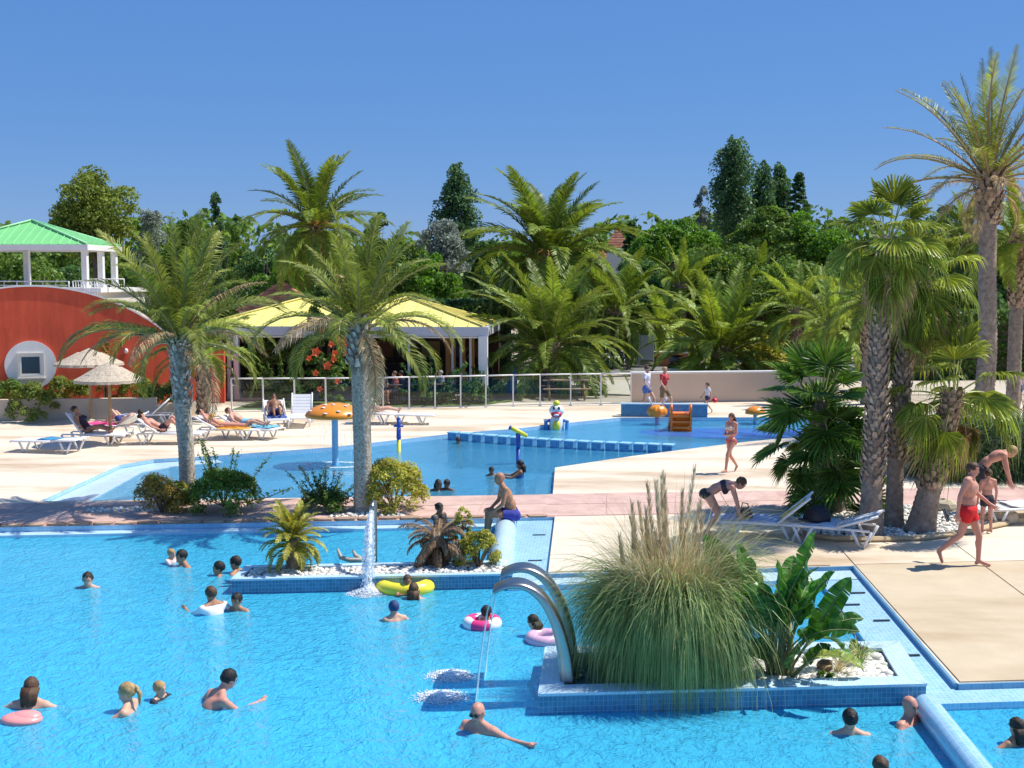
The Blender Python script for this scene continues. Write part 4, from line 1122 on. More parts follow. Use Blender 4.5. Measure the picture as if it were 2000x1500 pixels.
# ------------------------------------------------ shrubs
def shrub(loc_, rx, rz, leaf, label, n=4200, ls=.05, nb=40, aspect=.5, name='shrub', spikes=0, group=None, stems=True, ry=None, flat=.25, z0=0, cat='shrub'):
    ry = ry or rx
    e = empty(name, (loc_[0], loc_[1], z0), 0, label, cat, group)
    blobs = []
    for i in range(nb):
        a = rnd.uniform(0, 6.28); ph = rnd.uniform(0, 1) ** .8; u = math.sqrt(1 - (ph * .95) ** 2)
        br = rx * rnd.uniform(.16, .28)
        blobs.append(((math.cos(a) * (rx - br) * u, math.sin(a) * (ry - br) * u, br * .4 + (rz - br) * ph), (br, br, br)))
    area = sum(b[1][0] * b[1][2] for b in blobs)
    C, Nn = blob_points(blobs, n / area, .4); C[:, 2] = np.maximum(C[:, 2], .01)
    V, F = leaf_cloud(C, Nn + np.array((0, 0, .5)), ls, aspect, .6)
    link('foliage', npmesh('foliage', V, F, LEAFMATS[leaf]), e)
    if spikes:
        V2 = []; F2 = []; mb = MB()
        for i in range(spikes):
            a = rnd.uniform(0, 6.28); el = rnd.uniform(.25, 1.35)
            d = Vector((math.cos(a) * math.cos(el), math.sin(a) * math.cos(el), math.sin(el)))
            L_ = (rx * math.cos(el) + rz * math.sin(el)) * rnd.uniform(1.15, 1.6)
            mb.tube([(0, 0, .1), tuple(d * L_ * .6), tuple(d * L_ + Vector((0, 0, .05)))], [.012, .009, .004], M_bark, n=4, cap=False)
            k = 46; t = rng.uniform(.45, 1, (k, 1)); C = np.array(d)[None] * L_ * t + rng.normal(0, .025, (k, 3)) + np.array((0, 0, .03))
            v, f = leaf_cloud(C, np.tile(np.array((0, 0, 1.)), (k, 1)), ls * 1.3, .4, .9); F2.append(f + sum(len(x) for x in V2)); V2.append(v)
        mb.build('stems', parent=e); link('shoots', npmesh('shoots', np.concatenate(V2), np.concatenate(F2), LEAFMATS[leaf]), e)['kind'] = 'stuff'
    else:
        mb = MB()
        for i in range(9):
            a = rnd.uniform(0, 6.28)
            mb.tube([(0, 0, 0), (math.cos(a) * rx * .3, math.sin(a) * ry * .3, rz * .4), (math.cos(a) * rx * .6, math.sin(a) * ry * .6, rz * .7)], [.02, .015, .006], M_bark, n=4, cap=False)
        mb.build('stems', parent=e)
    return e
def sh(px, py, *a, **k):
    g = G(px, py); return shrub((g.x, g.y), *a, **k)
sh(315, 1002, .60, .82, 'bronze', 'bronze and yellow green shrub, leftmost beside the left palm', n=5200, ls=.055)
sh(345, 998, .36, .62, 'yellow', 'small yellow green shrub in front of the left palm trunk', n=2200, ls=.055)
sh(438, 998, .85, .80, 'shrub', 'rounded glossy dark green shrub right of the left palm, with upright shoots', n=9000, ls=.065, spikes=16)
sh(636, 998, .62, .42, 'vine', 'spreading dark green shrub with long thin shoots left of the second palm', n=3600, ls=.055, spikes=26)
sh(770, 996, .78, 1.05, 'yellow', 'large golden yellow green shrub right of the second palm', n=10500, ls=.062, nb=60)
g = G(935, 1108, .05); shrub((g.x, g.y), .42, .62, 'yellow', 'yellow green shrub at the right end of the island planter', n=4600, ls=.045, z0=.04, ry=.33)
g = G(905, 1103, .05); shrub((g.x, g.y), .22, .98, 'yellow', 'slim tall yellow green shrub beside the dead cycad', n=2200, ls=.042, z0=.04)
# planting along the red wall
sh(65, 822, .95, 1.25, 'olive', 'bright green climber spilling over the sand coloured wall below the round window', n=5200, ls=.10, z0=0)
shrub((-18.6, 40.0), 1.0, 1.35, 'olive', 'green shrub on the planter wall under the round window', n=3200, ls=.11)
shrub((-20.6, 39.5), .9, 1.25, 'mid', 'green shrub at the left edge in front of the red wall', n=2400, ls=.11)
shrub((-16.5, 40.9), .8, 1.35, 'olive', 'green shrub behind the two thatched parasols', n=2600, ls=.10)
shrub((-15.4, 40.6), 1.0, 1.1, 'dark', 'very dark shrub in the shade at the foot of the red wall', n=3600, ls=.10)
shrub((-17.5, 40.6), .35, 2.7, 'bronze', 'slim orange flowering climber against the red wall above the parasols', n=1300, ls=.09)
g = P(470, 700, 47); shrub((g.x, 47), 1.2, 3.3, 'olive', 'tall yellowish leafy bush inside the left bay of the restaurant', n=4200, ls=.13, nb=50)
g = P(540, 700, 46.8); shrub((g.x, 46.8), 1.3, 2.6, 'olive', 'leafy bush left of the flowering vine column', n=4200, ls=.13, nb=50)
g = P(550, 760, 44.6); shrub((g.x, 44.6), .8, 1.0, 'mid', 'spiky green plant behind the left glass panels', n=1500, ls=.14, spikes=18)
g = P(840, 770, 45.2); shrub((g.x, 45.2), 1.0, .95, 'dark', 'dark green cycad like bush behind the glass fence', n=2200, ls=.14, spikes=24)
g = P(925, 770, 45.3); shrub((g.x, 45.3), .75, .85, 'dark', 'smaller dark green bush behind the glass fence near the restaurant corner', n=1600, ls=.12, spikes=16)
# trumpet vine column
g = P(636, 700, 44.2)
e = shrub((g.x, 44.2), .85, 4.6, 'vine', 'tall column of trumpet vine with orange flowers beside the second palm', n=9000, ls=.13, nb=90, name='flowering_vine', cat='vine')
M_fl = mat('orange_flower', (.85, .16, .04), .5, .1, 5)
fm = MB()
for k in range(5):
    a = 2 * PI * k / 5
    fm.add([(0, 0, -.03), (math.cos(a - .6) * .07, math.sin(a - .6) * .07, .03), (math.cos(a) * .12, math.sin(a) * .12, .02), (math.cos(a + .6) * .07, math.sin(a + .6) * .07, .03)], [(0, 1, 2, 3)])
fme = bpy.data.meshes.new('flower'); fme.from_pydata(fm.v, [], fm.f); fme.materials.append(M_fl); fme.update()
for (px, py) in ((648, 672), (655, 690), (668, 662), (672, 676), (652, 702), (618, 688), (675, 668), (617, 729), (625, 760), (665, 668), (660, 745), (640, 715), (604, 700), (630, 650), (677, 690), (662, 655)):
    q_ = P(px, py, 43.3); o = link('flower', fme, e, (q_.x - g.x, q_.y - 44.2, q_.z), (1.3, rnd.uniform(-.4, .4), 0), rnd.uniform(1.1, 1.9))
# dark hedge and far bushes
def hedge(p0, p1, w, h, label, leaf, n=6000, ls=.16):
    d = Vector((p1[0] - p0[0], p1[1] - p0[1])); L_ = d.length; a = math.atan2(d.y, d.x)
    C = np.stack([rng.uniform(0, L_, n), rng.uniform(-w / 2, w / 2, n), rng.uniform(0, h, n)], 1)
    k = rng.integers(0, 3, n); C[k == 0, 2] = h + rng.normal(0, .05, (k == 0).sum()); C[k == 1, 1] = -w / 2 + rng.normal(0, .05, (k == 1).sum())
    V, F = leaf_cloud(C, np.tile(np.array((0, -.6, .8)), (n, 1)), ls, .6, .7)
    e = empty('hedge', (p0[0], p0[1], 0), a, label, 'hedge'); link('foliage', npmesh('foliage', V, F, LEAFMATS[leaf]), e)
    mb = MB(); mb.box((L_ / 2, 0, h * .42), (L_ * .98, w * .75, h * .84), M_bark); mb.build('stems', parent=e)
p_ = P(1490, 650, 88); hedge((p_.x, 88), (P(1700, 650, 88).x, 90), 1.5, 1.4, 'long dark clipped hedge beyond the lawn', 'dark', 5000, .3)
shrub((P(1500, 650, 61).x, 61), 1.4, 1.6, 'yellow', 'yellow spiky grass tuft right of the short stout palm', n=1600, ls=.2, spikes=30)
g = P(1185, 700, 62); shrub((g.x, 64), 1.6, 1.1, 'dark', 'dark bush behind the bicycles', n=1800, ls=.16)
g = P(1120, 690, 60); shrub((g.x, 60), 1.5, 1.5, 'dark', 'dark bush right of the thick palm trunk', n=2000, ls=.16)

hd = P(1010, 650, 74); hedge((hd.x, 74), (P(1640, 650, 76).x, 77), 2.5, 3.4, 'loose green hedge closing the view behind the low palms', 'mid', 9000, .3)
hd = P(640, 650, 62); hedge((P(560, 650, 62).x, 62), (P(1000, 650, 62).x, 63), 2.0, 3.6, 'dense green hedge behind the restaurant', 'dark', 7000, .3)
canary(1290, 640, 70, 3.0, 'small yellowish palm in front of the loose hedge, left of the yellow green palm', FS_yel, 36, -35, .28, 15, scl=(.7, .95))
canary(985, 600, 68, 3.0, 'dark green palm behind the restaurant corner', FS_can, 40, -40, .28, 16, scl=(.8, 1.05))
canary(1700, 590, 46, 3.0, 'yellow green palm between the fan palm trunks and the beige wall', FS_yel, 36, -45, .25, 17, scl=(.6, .8))
hedge((P(1690, 650, 58).x, 58), (P(2060, 650, 60).x, 60), 2.4, 3.2, 'tall green hedge behind the right hand date palm trunk', 'mid', 8000, .26)
# ------------------------------------------------ pampas grass, banana plant, bamboo mass
def blades(n, base_r, length, width, m, seed=0, spread=1.1, droop=2.2, seg=6, zspread=0.1, up=0.2, name='blades', parent=None, ell_=(1, 1), stuff=True, tufts=0, kink=0.0):
    q = np.random.default_rng(seed)
    a = q.uniform(0, 2 * PI, n); rb = base_r * np.sqrt(q.random(n)); zb = q.uniform(0, zspread, n)
    az = a + q.normal(0, .5, n); el0 = R(90) - np.abs(q.normal(0, 1, n)) * spread * .42 - up
    L_ = length * q.uniform(.55, 1.1, n); dr = droop * q.uniform(.6, 1.3, n)
    if tufts:
        k = q.integers(0, tufts, n); ta = q.uniform(0, 2 * PI, tufts); tr = base_r * np.sqrt(q.random(tufts)); te = np.abs(q.normal(0, 1, tufts)) * spread * .42
        tl = q.uniform(.5, 1.15, tufts); td = q.uniform(.75, 1.25, tufts); tz = q.uniform(0, zspread, tufts)
        a = ta[k] + q.normal(0, .12, n); rb = tr[k] + q.normal(0, .03, n); zb = tz[k]
        az = ta[k] + q.normal(0, .28, n); el0 = R(90) - te[k] - up + q.normal(0, .13, n); L_ = length * tl[k] * q.uniform(.75, 1.08, n); dr = droop * td[k] * q.uniform(.8, 1.2, n)
    base = np.stack([rb * np.cos(a) * ell_[0], rb * np.sin(a) * ell_[1], zb], 1)
    w = width * q.uniform(.6, 1.3, n)
    P_ = [base]; p = base.copy()
    for s in range(seg):
        t = (s + .5) / seg; th = np.maximum(el0 - dr * t ** 1.3 + q.normal(0, kink, n), -1.52); az = az + q.normal(0, kink * .8, n)
        d = np.stack([np.cos(th) * np.cos(az) * ell_[0], np.cos(th) * np.sin(az) * ell_[1], np.sin(th)], 1)
        p = p + d * (L_ / seg)[:, None]; P_.append(p.copy())
    side = np.stack([-np.sin(az), np.cos(az), q.normal(0, .5, n)], 1); side = nrm(side)
    V = []
    for s in range(seg + 1):
        t = s / seg; ww = (w * (1 - t ** 2 * .95) * .5)[:, None]
        V.append(P_[s] - side * ww); V.append(P_[s] + side * ww)
    V = np.stack(V, 1)
    F = []
    k = 2 * (seg + 1)
    b = np.arange(n)[:, None] * k
    for s in range(seg):
        F.append(np.concatenate([b + 2 * s, b + 2 * s + 1, b + 2 * s + 3, b + 2 * s + 2], 1))
    V = V.reshape(-1, 3)
    o = link(name, npmesh(name, V, np.concatenate(F), m), parent)
    if stuff: o['kind'] = 'stuff'
    return o
M_pam = mat('pampas_blade', (.22, .29, .08), .45, .3, 2.5, leaf=True, trans=.3, col2=(.34, .41, .16))
M_pamy = mat('pampas_dry', (.46, .40, .20), .55, .3, 2.5, leaf=True, trans=.3, col2=(.58, .50, .28))
M_plume = mat('pampas_plume', (.55, .45, .28), .8, .25, 8, leaf=True, trans=.35, col2=(.68, .58, .40))
ePG = empty('pampas_grass', (.92, 14.1, 0.0), 0, 'huge mound of pampas grass with upright plumes hanging over the planter edge', 'grass clump')
blades(6500, .40, 2.75, .014, M_pam, 1, spread=.42, droop=3.1, seg=8, parent=ePG, ell_=(.92, .72), zspread=.2, tufts=90, kink=.10, up=.05)
blades(5200, .50, 1.9, .014, M_pam, 4, spread=.75, droop=3.0, seg=7, parent=ePG, ell_=(.95, .75), zspread=.7, tufts=110, kink=.14, up=.1)
blades(3000, .42, 2.5, .011, M_pamy, 2, spread=.50, droop=1.25, seg=8, parent=ePG, ell_=(.9, .7), zspread=.2, up=.0, name='dry_blades', tufts=50, kink=.12)
def plume(h, lean, az, seed, spike):
    q = np.random.default_rng(seed); mb = MB()
    pts = [Vector((0, 0, 0))]
    for i in range(1, 9):
        t = i / 8; pts.append(Vector((math.cos(az) * lean * t ** 1.6, math.sin(az) * lean * t ** 1.6, h * t)))
    mb.tube(pts, [.008 - .0007 * i for i in range(9)], M_pamy, n=4, cap=False)
    n = 420; t = 1 - spike + spike * q.random(n); prof = .75 * np.sin(PI * np.clip((t - (1 - spike)) / spike, 0.03, .97)) ** .6
    P_ = np.array([pts[min(7, int(x * 8))].lerp(pts[min(8, int(x * 8) + 1)], x * 8 - int(x * 8)) for x in t])
    a = q.uniform(0, 2 * PI, n); rr = .045 * prof * q.random(n)
    rr *= .62
    P_ += np.stack([np.cos(a) * rr, np.sin(a) * rr, np.zeros(n)], 1)
    d = nrm(np.stack([np.cos(a) * .35, np.sin(a) * .35, np.ones(n)], 1)); L_ = .11 * q.uniform(.6, 1.2, (n, 1))
    s = nrm(np.cross(d, q.normal(0, 1, (n, 3)))) * .005
    V = np.stack([P_ - s, P_ + s, P_ + d * L_], 1).reshape(-1, 3); F = np.arange(n * 3).reshape(-1, 3)
    o = len(mb.v)
    me = bpy.data.meshes.new('plume'); me.from_pydata(mb.v + V.tolist(), [], mb.f + (F + o).tolist()); me.materials.append(M_plume); me.update()
    return link('plume', me, ePG)
q_ = random.Random(3)
for i in range(24):
    x = q_.gauss(-.02, .34); h = max(1.5, 2.5 - abs(x) * 1.0 + q_.uniform(-.65, .08))
    o = plume(h, abs(q_.gauss(0, .28)) + .05, (0 if x > 0 else PI) + q_.uniform(-1.2, 1.2), i, q_.uniform(.30, .5)); o.location = (x, q_.uniform(-.3, .3), 0)
ePG.scale = (.78, .74, 1.0)
# banana-like plant (giant strelitzia)
M_ban = mat('banana_leaf', (.035, .13, .02), .28, .25, 2, leaf=True, trans=.22, objrand=.35, col2=(.085, .22, .035))
M_bany = mat('banana_leaf_yellow', (.22, .30, .05), .35, .25, 2, leaf=True, trans=.3, objrand=.3, col2=(.38, .40, .10))
M_banst = mat('banana_stalk', (.16, .20, .06), .5, .3, 4, col2=(.26, .26, .10))
def paddle(L_, W, stalk, e0, bend, seed, torn=.25, m=None, fold=.35):
    q = random.Random(seed); mb = MB(); pts = []; p = Vector((0, 0, 0)); ds = []
    ns = 16
    for i in range(ns + 1):
        t = i / ns; th = e0 - bend * max(0, t - .3) / .7
        d = Vector((math.cos(th), 0, math.sin(th))); pts.append(p.copy()); ds.append(d); p = p + d * (L_ + stalk) / ns
    mb.tube(pts[::2], [.022 - .0018 * i for i in range(len(pts[::2]))], M_banst, n=6)
    nb = len(mb.f)
    s0 = stalk / (L_ + stalk)
    n = 26
    for sgn in (-1, 1):
        prev = None; gap = False
        for i in range(n + 1):
            u = i / n; t = s0 + (1 - s0) * u; x = t * ns; j = min(ns - 1, int(x)); c = pts[j].lerp(pts[j + 1], x - j); d = ds[j].lerp(ds[min(ns, j + 1)], x - j)
            w = W / 2 * min(1, (u / .14 + .02)) ** .6 * max(0, 1 - max(0, (u - .55) / .45) ** 2.2) ** .7
            up = Vector((-d.z, 0, d.x))
            drp = .10 * w * math.sin(u * 20 + seed) 
            o1 = c + Vector((0, sgn * w * .55, 0)) + up * (fold * w * .55 + drp)
            o2 = c + Vector((0, sgn * w, 0)) + up * (fold * w * .65 + drp * 1.5)
            cur = (c, o1, o2)
            if prev is not None:
                a = list(prev); b = list(cur)
                if q.random() < torn:        # a tear: pull this strip's outer edge back
                    b[2] = b[2].lerp(a[2], .55); b[1] = b[1].lerp(a[1], .15)
                mb.add([a[0], b[0], b[1], a[1], b[2], a[2]], [(0, 1, 2, 3), (3, 2, 4, 5)], m or M_ban, smooth=False)
            prev = cur
    me = bpy.data.meshes.new('leaf'); me.from_pydata(mb.v, [], mb.f)
    for q_ in mb.mats: me.materials.append(q_)
    me.polygons.foreach_set('material_index', mb.m); me.update(); return me
eBN = empty('banana_plant', (2.18, 14.05, 0.0), 0, 'banana like plant with large paddle leaves right of the pampas grass', 'plant')
PM = [(0, paddle(.95, .30, .75, R(86), R(10), 1, .15)), (1, paddle(.85, .30, .7, R(78), R(30), 2, .25)), (2, paddle(.75, .28, .6, R(62), R(70), 3, .35)), (3, paddle(.65, .26, .6, R(45), R(110), 4, .5)),
      (4, paddle(.7, .24, .55, R(50), R(95), 5, .7, M_bany)), (5, paddle(.6, .27, .35, R(70), R(40), 6, .2))]
for i, (k, az, z, s, x) in enumerate(((0, 1.7, .15, 1.15, 0), (0, .3, .2, 1.08, .05), (0, 3.4, .1, 1.0, -.05), (1, 5.3, .1, 1.05, 0), (1, 0.1, .1, 1.0, .05), (1, 3.0, .1, .95, -.05), (1, 4.3, .05, .95, 0), (2, .2, .1, 1.0, .05), (2, 5.9, .1, 1.1, .05), (3, 3.5, .2, .7, -.05), (2, 1.4, 0, 1, 0),
         (3, 6.1, 0, .95, .1), (3, .5, .1, .9, .1), (4, 5.8, .0, .95, .12), (4, 2.8, 0, .6, -.1), (5, 4.5, 0, .9, 0), (5, 5.4, 0, .8, .15), (5, 3.9, 0, .7, -.1), (5, .2, 0, .75, .2), (1, 2.2, .1, 1.0, 0), (0, 5.0, .0, .8, -.1), (2, 4.9, .2, .8, 0), (5, 2.9, .35, .9, -.12), (5, 5.9, .4, .9, .1), (5, 4.7, .5, .9, 0), (0, 1.0, .0, .95, .1), (0, 2.4, .1, 1.05, -.08), (0, 4.2, .1, .9, .0), (0, 5.9, .05, 1.0, .1), (1, 1.2, .15, .95, 0), (1, 3.9, .2, .85, -.1), (1, 6.0, .25, .9, .1), (5, 1.6, .6, .95, .05), (5, 3.3, .7, .9, -.05), (5, 0.0, .7, .9, .1))):
    o = link('leaf', PM[k][1], eBN, (x, rnd.uniform(-.1, .1), z), None, s * .93)
    o.rotation_euler = (Matrix.Rotation(az, 3, 'Z') @ Matrix.Rotation(rnd.uniform(-.6, .6), 3, 'X')).to_euler()
for x in (-.08, .05, .14):
    mb = MB(); mb.tube([(x, 0, -.02), (x * 1.1, .02, .3), (x * .9, 0, .7)], [.06, .05, .03], M_banst, n=8); mb.build('stem', parent=eBN)
# small plants on the pebbles
blades(90, .05, .42, .012, M_pam, 31, spread=.9, droop=1.4, seg=4, name='grass_tuft', parent=None).location = (3.25, 14.55, .03)
tag(bpy.data.objects['grass_tuft'], 'thin green grass tuft at the right end of the pebble planter', 'grass')
o = blades(60, .04, .34, .012, M_pamy, 32, spread=1.1, droop=1.4, seg=4, name='grass_tuft'); o.location = (2.95, 14.2, .03); tag(o, 'dry yellow grass tuft in the middle of the white pebbles', 'grass')
shrub((3.30, 14.9), .16, .22, 'olive', 'tiny green plant against the back rim of the pebble planter', n=260, ls=.05, nb=8)
shrub((2.75, 14.0), .12, .12, 'bright', 'small bright green seedling at the front of the pebble planter', n=160, ls=.06, nb=6)
M_cone = mat('brown_stone', (.20, .12, .09), .9, .3, 12, bump=.6)
mb = MB(); mb.ell((0, 0, .06), (.10, .09, .08), M_cone, 9, 6, smooth=False); mb.box((.05, .02, .1), (.05, .06, .05), M_cone, rz=.5)
o = mb.build('brown_stone'); o.location = (2.78, 14.28, .03); tag(o, 'dark reddish brown lava stone among the white pebbles', 'stone')
# big bamboo / fountain grass mass at the right edge
M_bamb = mat('bamboo_blade', (.035, .075, .025), .45, .35, 1.5, leaf=True, trans=.25, col2=(.09, .15, .05))
e = empty('fountain_grass', (10.6, 30.2, 0), 0, 'large dark green mound of drooping grass behind the right hand loungers', 'grass clump')
blades(4200, .9, 2.9, .022, M_bamb, 8, spread=1.3, droop=2.3, seg=6, parent=e, ell_=(1.1, .9), zspread=.3)
blades(2500, 1.1, 1.6, .022, M_bamb, 9, spread=1.9, droop=2.0, seg=6, parent=e, ell_=(1.1, .9), zspread=1.1)
e = empty('fountain_grass', (8.7, 29.4, 0), 0, 'smaller dark mound of grass behind the short leaning fan palm', 'grass clump')
blades(2600, .6, 1.7, .02, M_bamb, 18, spread=1.6, droop=2.3, seg=6, parent=e, zspread=.7)
# driftwood
M_drift = mat('driftwood', (.45, .40, .34), .8, .15, 5, bump=.5)
g = G(690, 1092, .12); mb = MB()
mb.tube([(-.28, .05, .16), (-.22, .02, .02), (-.05, 0, -.02), (.25, -.02, .0)], [.02, .04, .045, .04], M_drift, n=7)
mb.tube([(-.02, .05, .15), (.02, .04, .06), (.12, .02, .0), (.3, 0, .0)], [.018, .035, .045, .04], M_drift, n=7)
o = mb.build('driftwood'); o.location = (g.x, g.y, .12); tag(o, 'pale curved driftwood branches lying at the back rim of the island planter', 'driftwood')
# ================================================================== BUILDINGS
M_green = mat('roof_green', (.22, .62, .22), .45, .06, 2)
M_greenb = mat('roof_green_edge', (.30, .68, .32), .45, .04, 2)
M_yellow = mat('roof_yellow', (.85, .76, .22), .45, .06, 2)
M_greyf = mat('fascia_grey', (.55, .56, .60), .5, .04, 2)
M_terr = mat('roof_terracotta', (.50, .17, .08), .8, .25, 3, bump=.5, col2=(.60, .25, .14), objrand=.15)
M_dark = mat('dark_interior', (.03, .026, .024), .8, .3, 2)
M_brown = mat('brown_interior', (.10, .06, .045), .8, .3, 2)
M_orangew = mat('orange_panel', (.50, .24, .07), .6, .15, 2)
M_glassd = mat('window_dark', (.035, .04, .05), .08, .2, 2, spec=.7)
M_glass = glass_mat('fence_glass', (.80, .88, .90))

def hip_roof(name, c, hx, hy, ze, zp, m, parent, ov=.0, ribs=14, mr=None):
    """hipped roof on a square: four slopes each a part with standing seams"""
    for k in range(4):
        mb = MB(); rot = Matrix.Rotation(k * PI / 2, 3, 'Z')
        a, b = (hx, hy) if k % 2 == 0 else (hy, hx)
        q = [Vector((-a, -b, ze)), Vector((a, -b, ze)), Vector((0, 0, zp))]
        n_ = (q[1] - q[0]).cross(q[2] - q[0]).normalized() * .05
        V = [rot @ v for v in q] + [rot @ (v - n_) for v in q]
        mb.add(V, [(0, 1, 2), (3, 5, 4), (0, 3, 4, 1), (1, 4, 5, 2), (2, 5, 3, 0)], m)
        mb.build('roof_slope', parent=parent).location = c
    for k in range(4):
        rot = Matrix.Rotation(k * PI / 2, 3, 'Z'); a, b = (hx, hy) if k % 2 == 0 else (hy, hx)
        p0 = rot @ Vector((-a, -b, ze + .03)); p1 = Vector((0, 0, zp + .05))
        mb = MB(); mb.tube([p0, p1], .045, mr or m, n=5); mb.build('ridge', parent=parent).location = c
        for i in range(1, ribs):
            x = -a + 2 * a * i / ribs; t = 1 - abs(x) / a
            q0 = rot @ Vector((x, -b, ze + .03)); q1 = rot @ Vector((x, -b * (1 - t), ze + .03 + (zp - ze) * t))
            mb = MB(); mb.tube([q0, q1], .016, mr or m, n=4, cap=False); o = mb.build('seam', parent=parent); o.location = c

# red building -----------------------------------------------------
wd = Vector((.90, .436, 0)).normalized(); wn_ = Vector((-wd.y, wd.x, 0))   # along the wall / away from the camera
w0 = P(60, 560, 40.5)
eRB = empty('red_building', (w0.x, w0.y, 0), math.atan2(wd.y, wd.x), 'red rendered building with an arched wall top and a round framed window', 'building')
zt = w0.z
mb = MB(); prof = []
Rr = 6.9
for i in range(33):
    x = -5.2 + i * (10.8 / 32)
    z = zt - Rr + math.sqrt(max(0, Rr * Rr - x * x)); prof.append((x, z))
n = len(prof)
V = []; F = []
for y in (0, .45):
    V += [(x, y, 0) for x, z in prof] + [(x, y, z) for x, z in prof]
for i in range(n - 1):
    F += [(i, i + 1, n + i + 1, n + i), (2 * n + i + 1, 2 * n + i, 3 * n + i, 3 * n + i + 1), (n + i, n + i + 1, 3 * n + i + 1, 3 * n + i)]
F += [(0, n, 3 * n, 2 * n), (n - 1, 2 * n + n - 1, 3 * n + n - 1, n + n - 1)]
mb.add(V, F, M_red); mb.build('wall', parent=eRB)
mb = MB()
for i in range(n - 1):
    (x0, z0), (x1, z1) = prof[i], prof[i + 1]
    mb.add([(x0, -.04, z0 + .002), (x1, -.04, z1 + .002), (x1, -.04, z1 + .06), (x0, -.04, z0 + .06), (x0, .5, z0 + .06), (x1, .5, z1 + .06)], [(0, 1, 2, 3), (3, 2, 5, 4)], M_white)
mb.build('coping', parent=eRB)
mb = MB(); mb.box((0, 3.2, 1.7), (10, 5.4, 3.3), M_wall_beige); mb.build('rear_block', parent=eRB)
# round window: raised disc, square window with frame and sill
def wall_xy(px, py):
    d = _ray(px, py); o_ = Vector((0, 0, CAMH)); q0 = Vector((w0.x, w0.y, 0))
    t = (q0 - o_).dot(wn_) / d.dot(wn_); p = o_ + d * t
    return (p - q0).dot(wd), p.z
cx, cz = wall_xy(60, 713)
rW = .86
mb = MB(); ring = 40
V = [(cx + rW * math.cos(2 * PI * k / ring), -.07, cz + rW * math.sin(2 * PI * k / ring)) for k in range(ring)]
V2 = [(v[0], -.001, v[2]) for v in V]
mb.add(V + V2, [tuple(range(ring))] + [(k, (k + 1) % ring, ring + (k + 1) % ring, ring + k) for k in range(ring)], M_white)
mb.build('window_surround', parent=eRB)
M_cream = mat('cream_paint', (.66, .62, .54), .6, .05, 2)
def frame(cx, cz, w, h, t, d, m, y, nm, parent):
    mb = MB()
    for (x, z, a, b) in ((cx, cz + h / 2 - t / 2, w, t), (cx, cz - h / 2 + t / 2, w, t), (cx - w / 2 + t / 2, cz, t, h - 2 * t), (cx + w / 2 - t / 2, cz, t, h - 2 * t)):
        mb.box((x, y, z), (a, d, b), m)
    return mb.build(nm, parent=parent)
wf = frame(cx, cz, .88, .88, .09, .06, M_cream, -.10, 'window', eRB)
frame(cx, cz, .70, .70, .05, .04, M_white, -.09, 'frame', wf)
mb = MB(); mb.box((cx, -.078, cz), (.62, .012, .62), M_glassd); mb.build('pane', parent=wf)
mb = MB(); mb.box((cx, -.13, cz - .47), (.95, .14, .05), M_cream); mb.build('sill', parent=wf)
lx, lz = wall_xy(246, 685)
mb = MB(); mb.box((lx, -.06, lz), (.10, .12, .18), M_white, taper=.7); mb.ell((lx, -.15, lz), (.07, .06, .09), M_whitepl, 8, 6); o = mb.build('wall_lamp', parent=None)
o.location = eRB.location; o.rotation_euler = eRB.rotation_euler; tag(o, 'small white wall lamp on the red wall above the parasols', 'lamp')
# right wing in shade
g0 = P(330, 700, 44.3); g1 = P(437, 700, 44.8)
e = empty('red_wing', (g0.x, g0.y, 0), math.atan2(g1.y - g0.y, g1.x - g0.x), 'shaded red rendered wall piece between the left palm and the white posts', 'wall')
L_ = (g1 - g0).length
mb = MB(); mb.box((L_ / 2, .9, 1.03), (L_, 1.8, 2.06), M_red); mb.build('wall', parent=e)
mb = MB(); mb.box((L_ / 2, .9, 2.12), (L_ + .1, 1.9, .12), M_cream); mb.build('coping', parent=e)

# terrace with the green roof -----------------------------------------------
Yg = 48.0
pk_ = P(62, 432, Yg); er = P(176, 483, Yg - 1.6)
hx = er.x - pk_.x - .1
eG = empty('green_roof_pavilion', (pk_.x, Yg, 0), 0, 'open rooftop pavilion with a bright green metal roof and white posts', 'pavilion')
zf = 4.45
mb = MB(); mb.box((0, .6, zf / 2 - .1), (2 * hx + 1.0, 4.8, zf - .2), M_cream); mb.build('building_block', parent=eG)
mb = MB(); mb.box((0, .6, zf - .1), (2 * hx + 1.3, 5.1, .18), M_white); mb.build('terrace_slab', parent=eG)
hip_roof('roof', (0, 0, 0), hx, 1.7, er.z + .12, pk_.z, M_green, eG, ribs=16, mr=M_greenb)
mb = MB(); 
for y in (-1.68, 1.68): mb.box((0, y, er.z), (2 * hx + .1, .1, .22), M_white)
for x in (-hx, hx): mb.box((x, 0, er.z), (.1, 3.26, .22), M_white)
mb.build('fascia', parent=eG)
mb = MB(); mb.box((0, 0, er.z - .02), (2 * hx - .1, 3.2, .05), M_cream); mb.build('ceiling', parent=eG)
for x, y in ((-hx + .3, -1.45), (hx - .2, -1.45), (hx - .2, 0.1), (hx - .2, 1.45), (-hx + .3, 1.45), (-1.2, -1.45), (-1.0, 1.45)):
    mb = MB(); mb.box((x, y, (zf + er.z) / 2), (.22, .22, er.z - zf - .1), M_white); mb.box((x, y, zf + .05), (.3, .3, .1), M_white); mb.build('post', parent=eG)
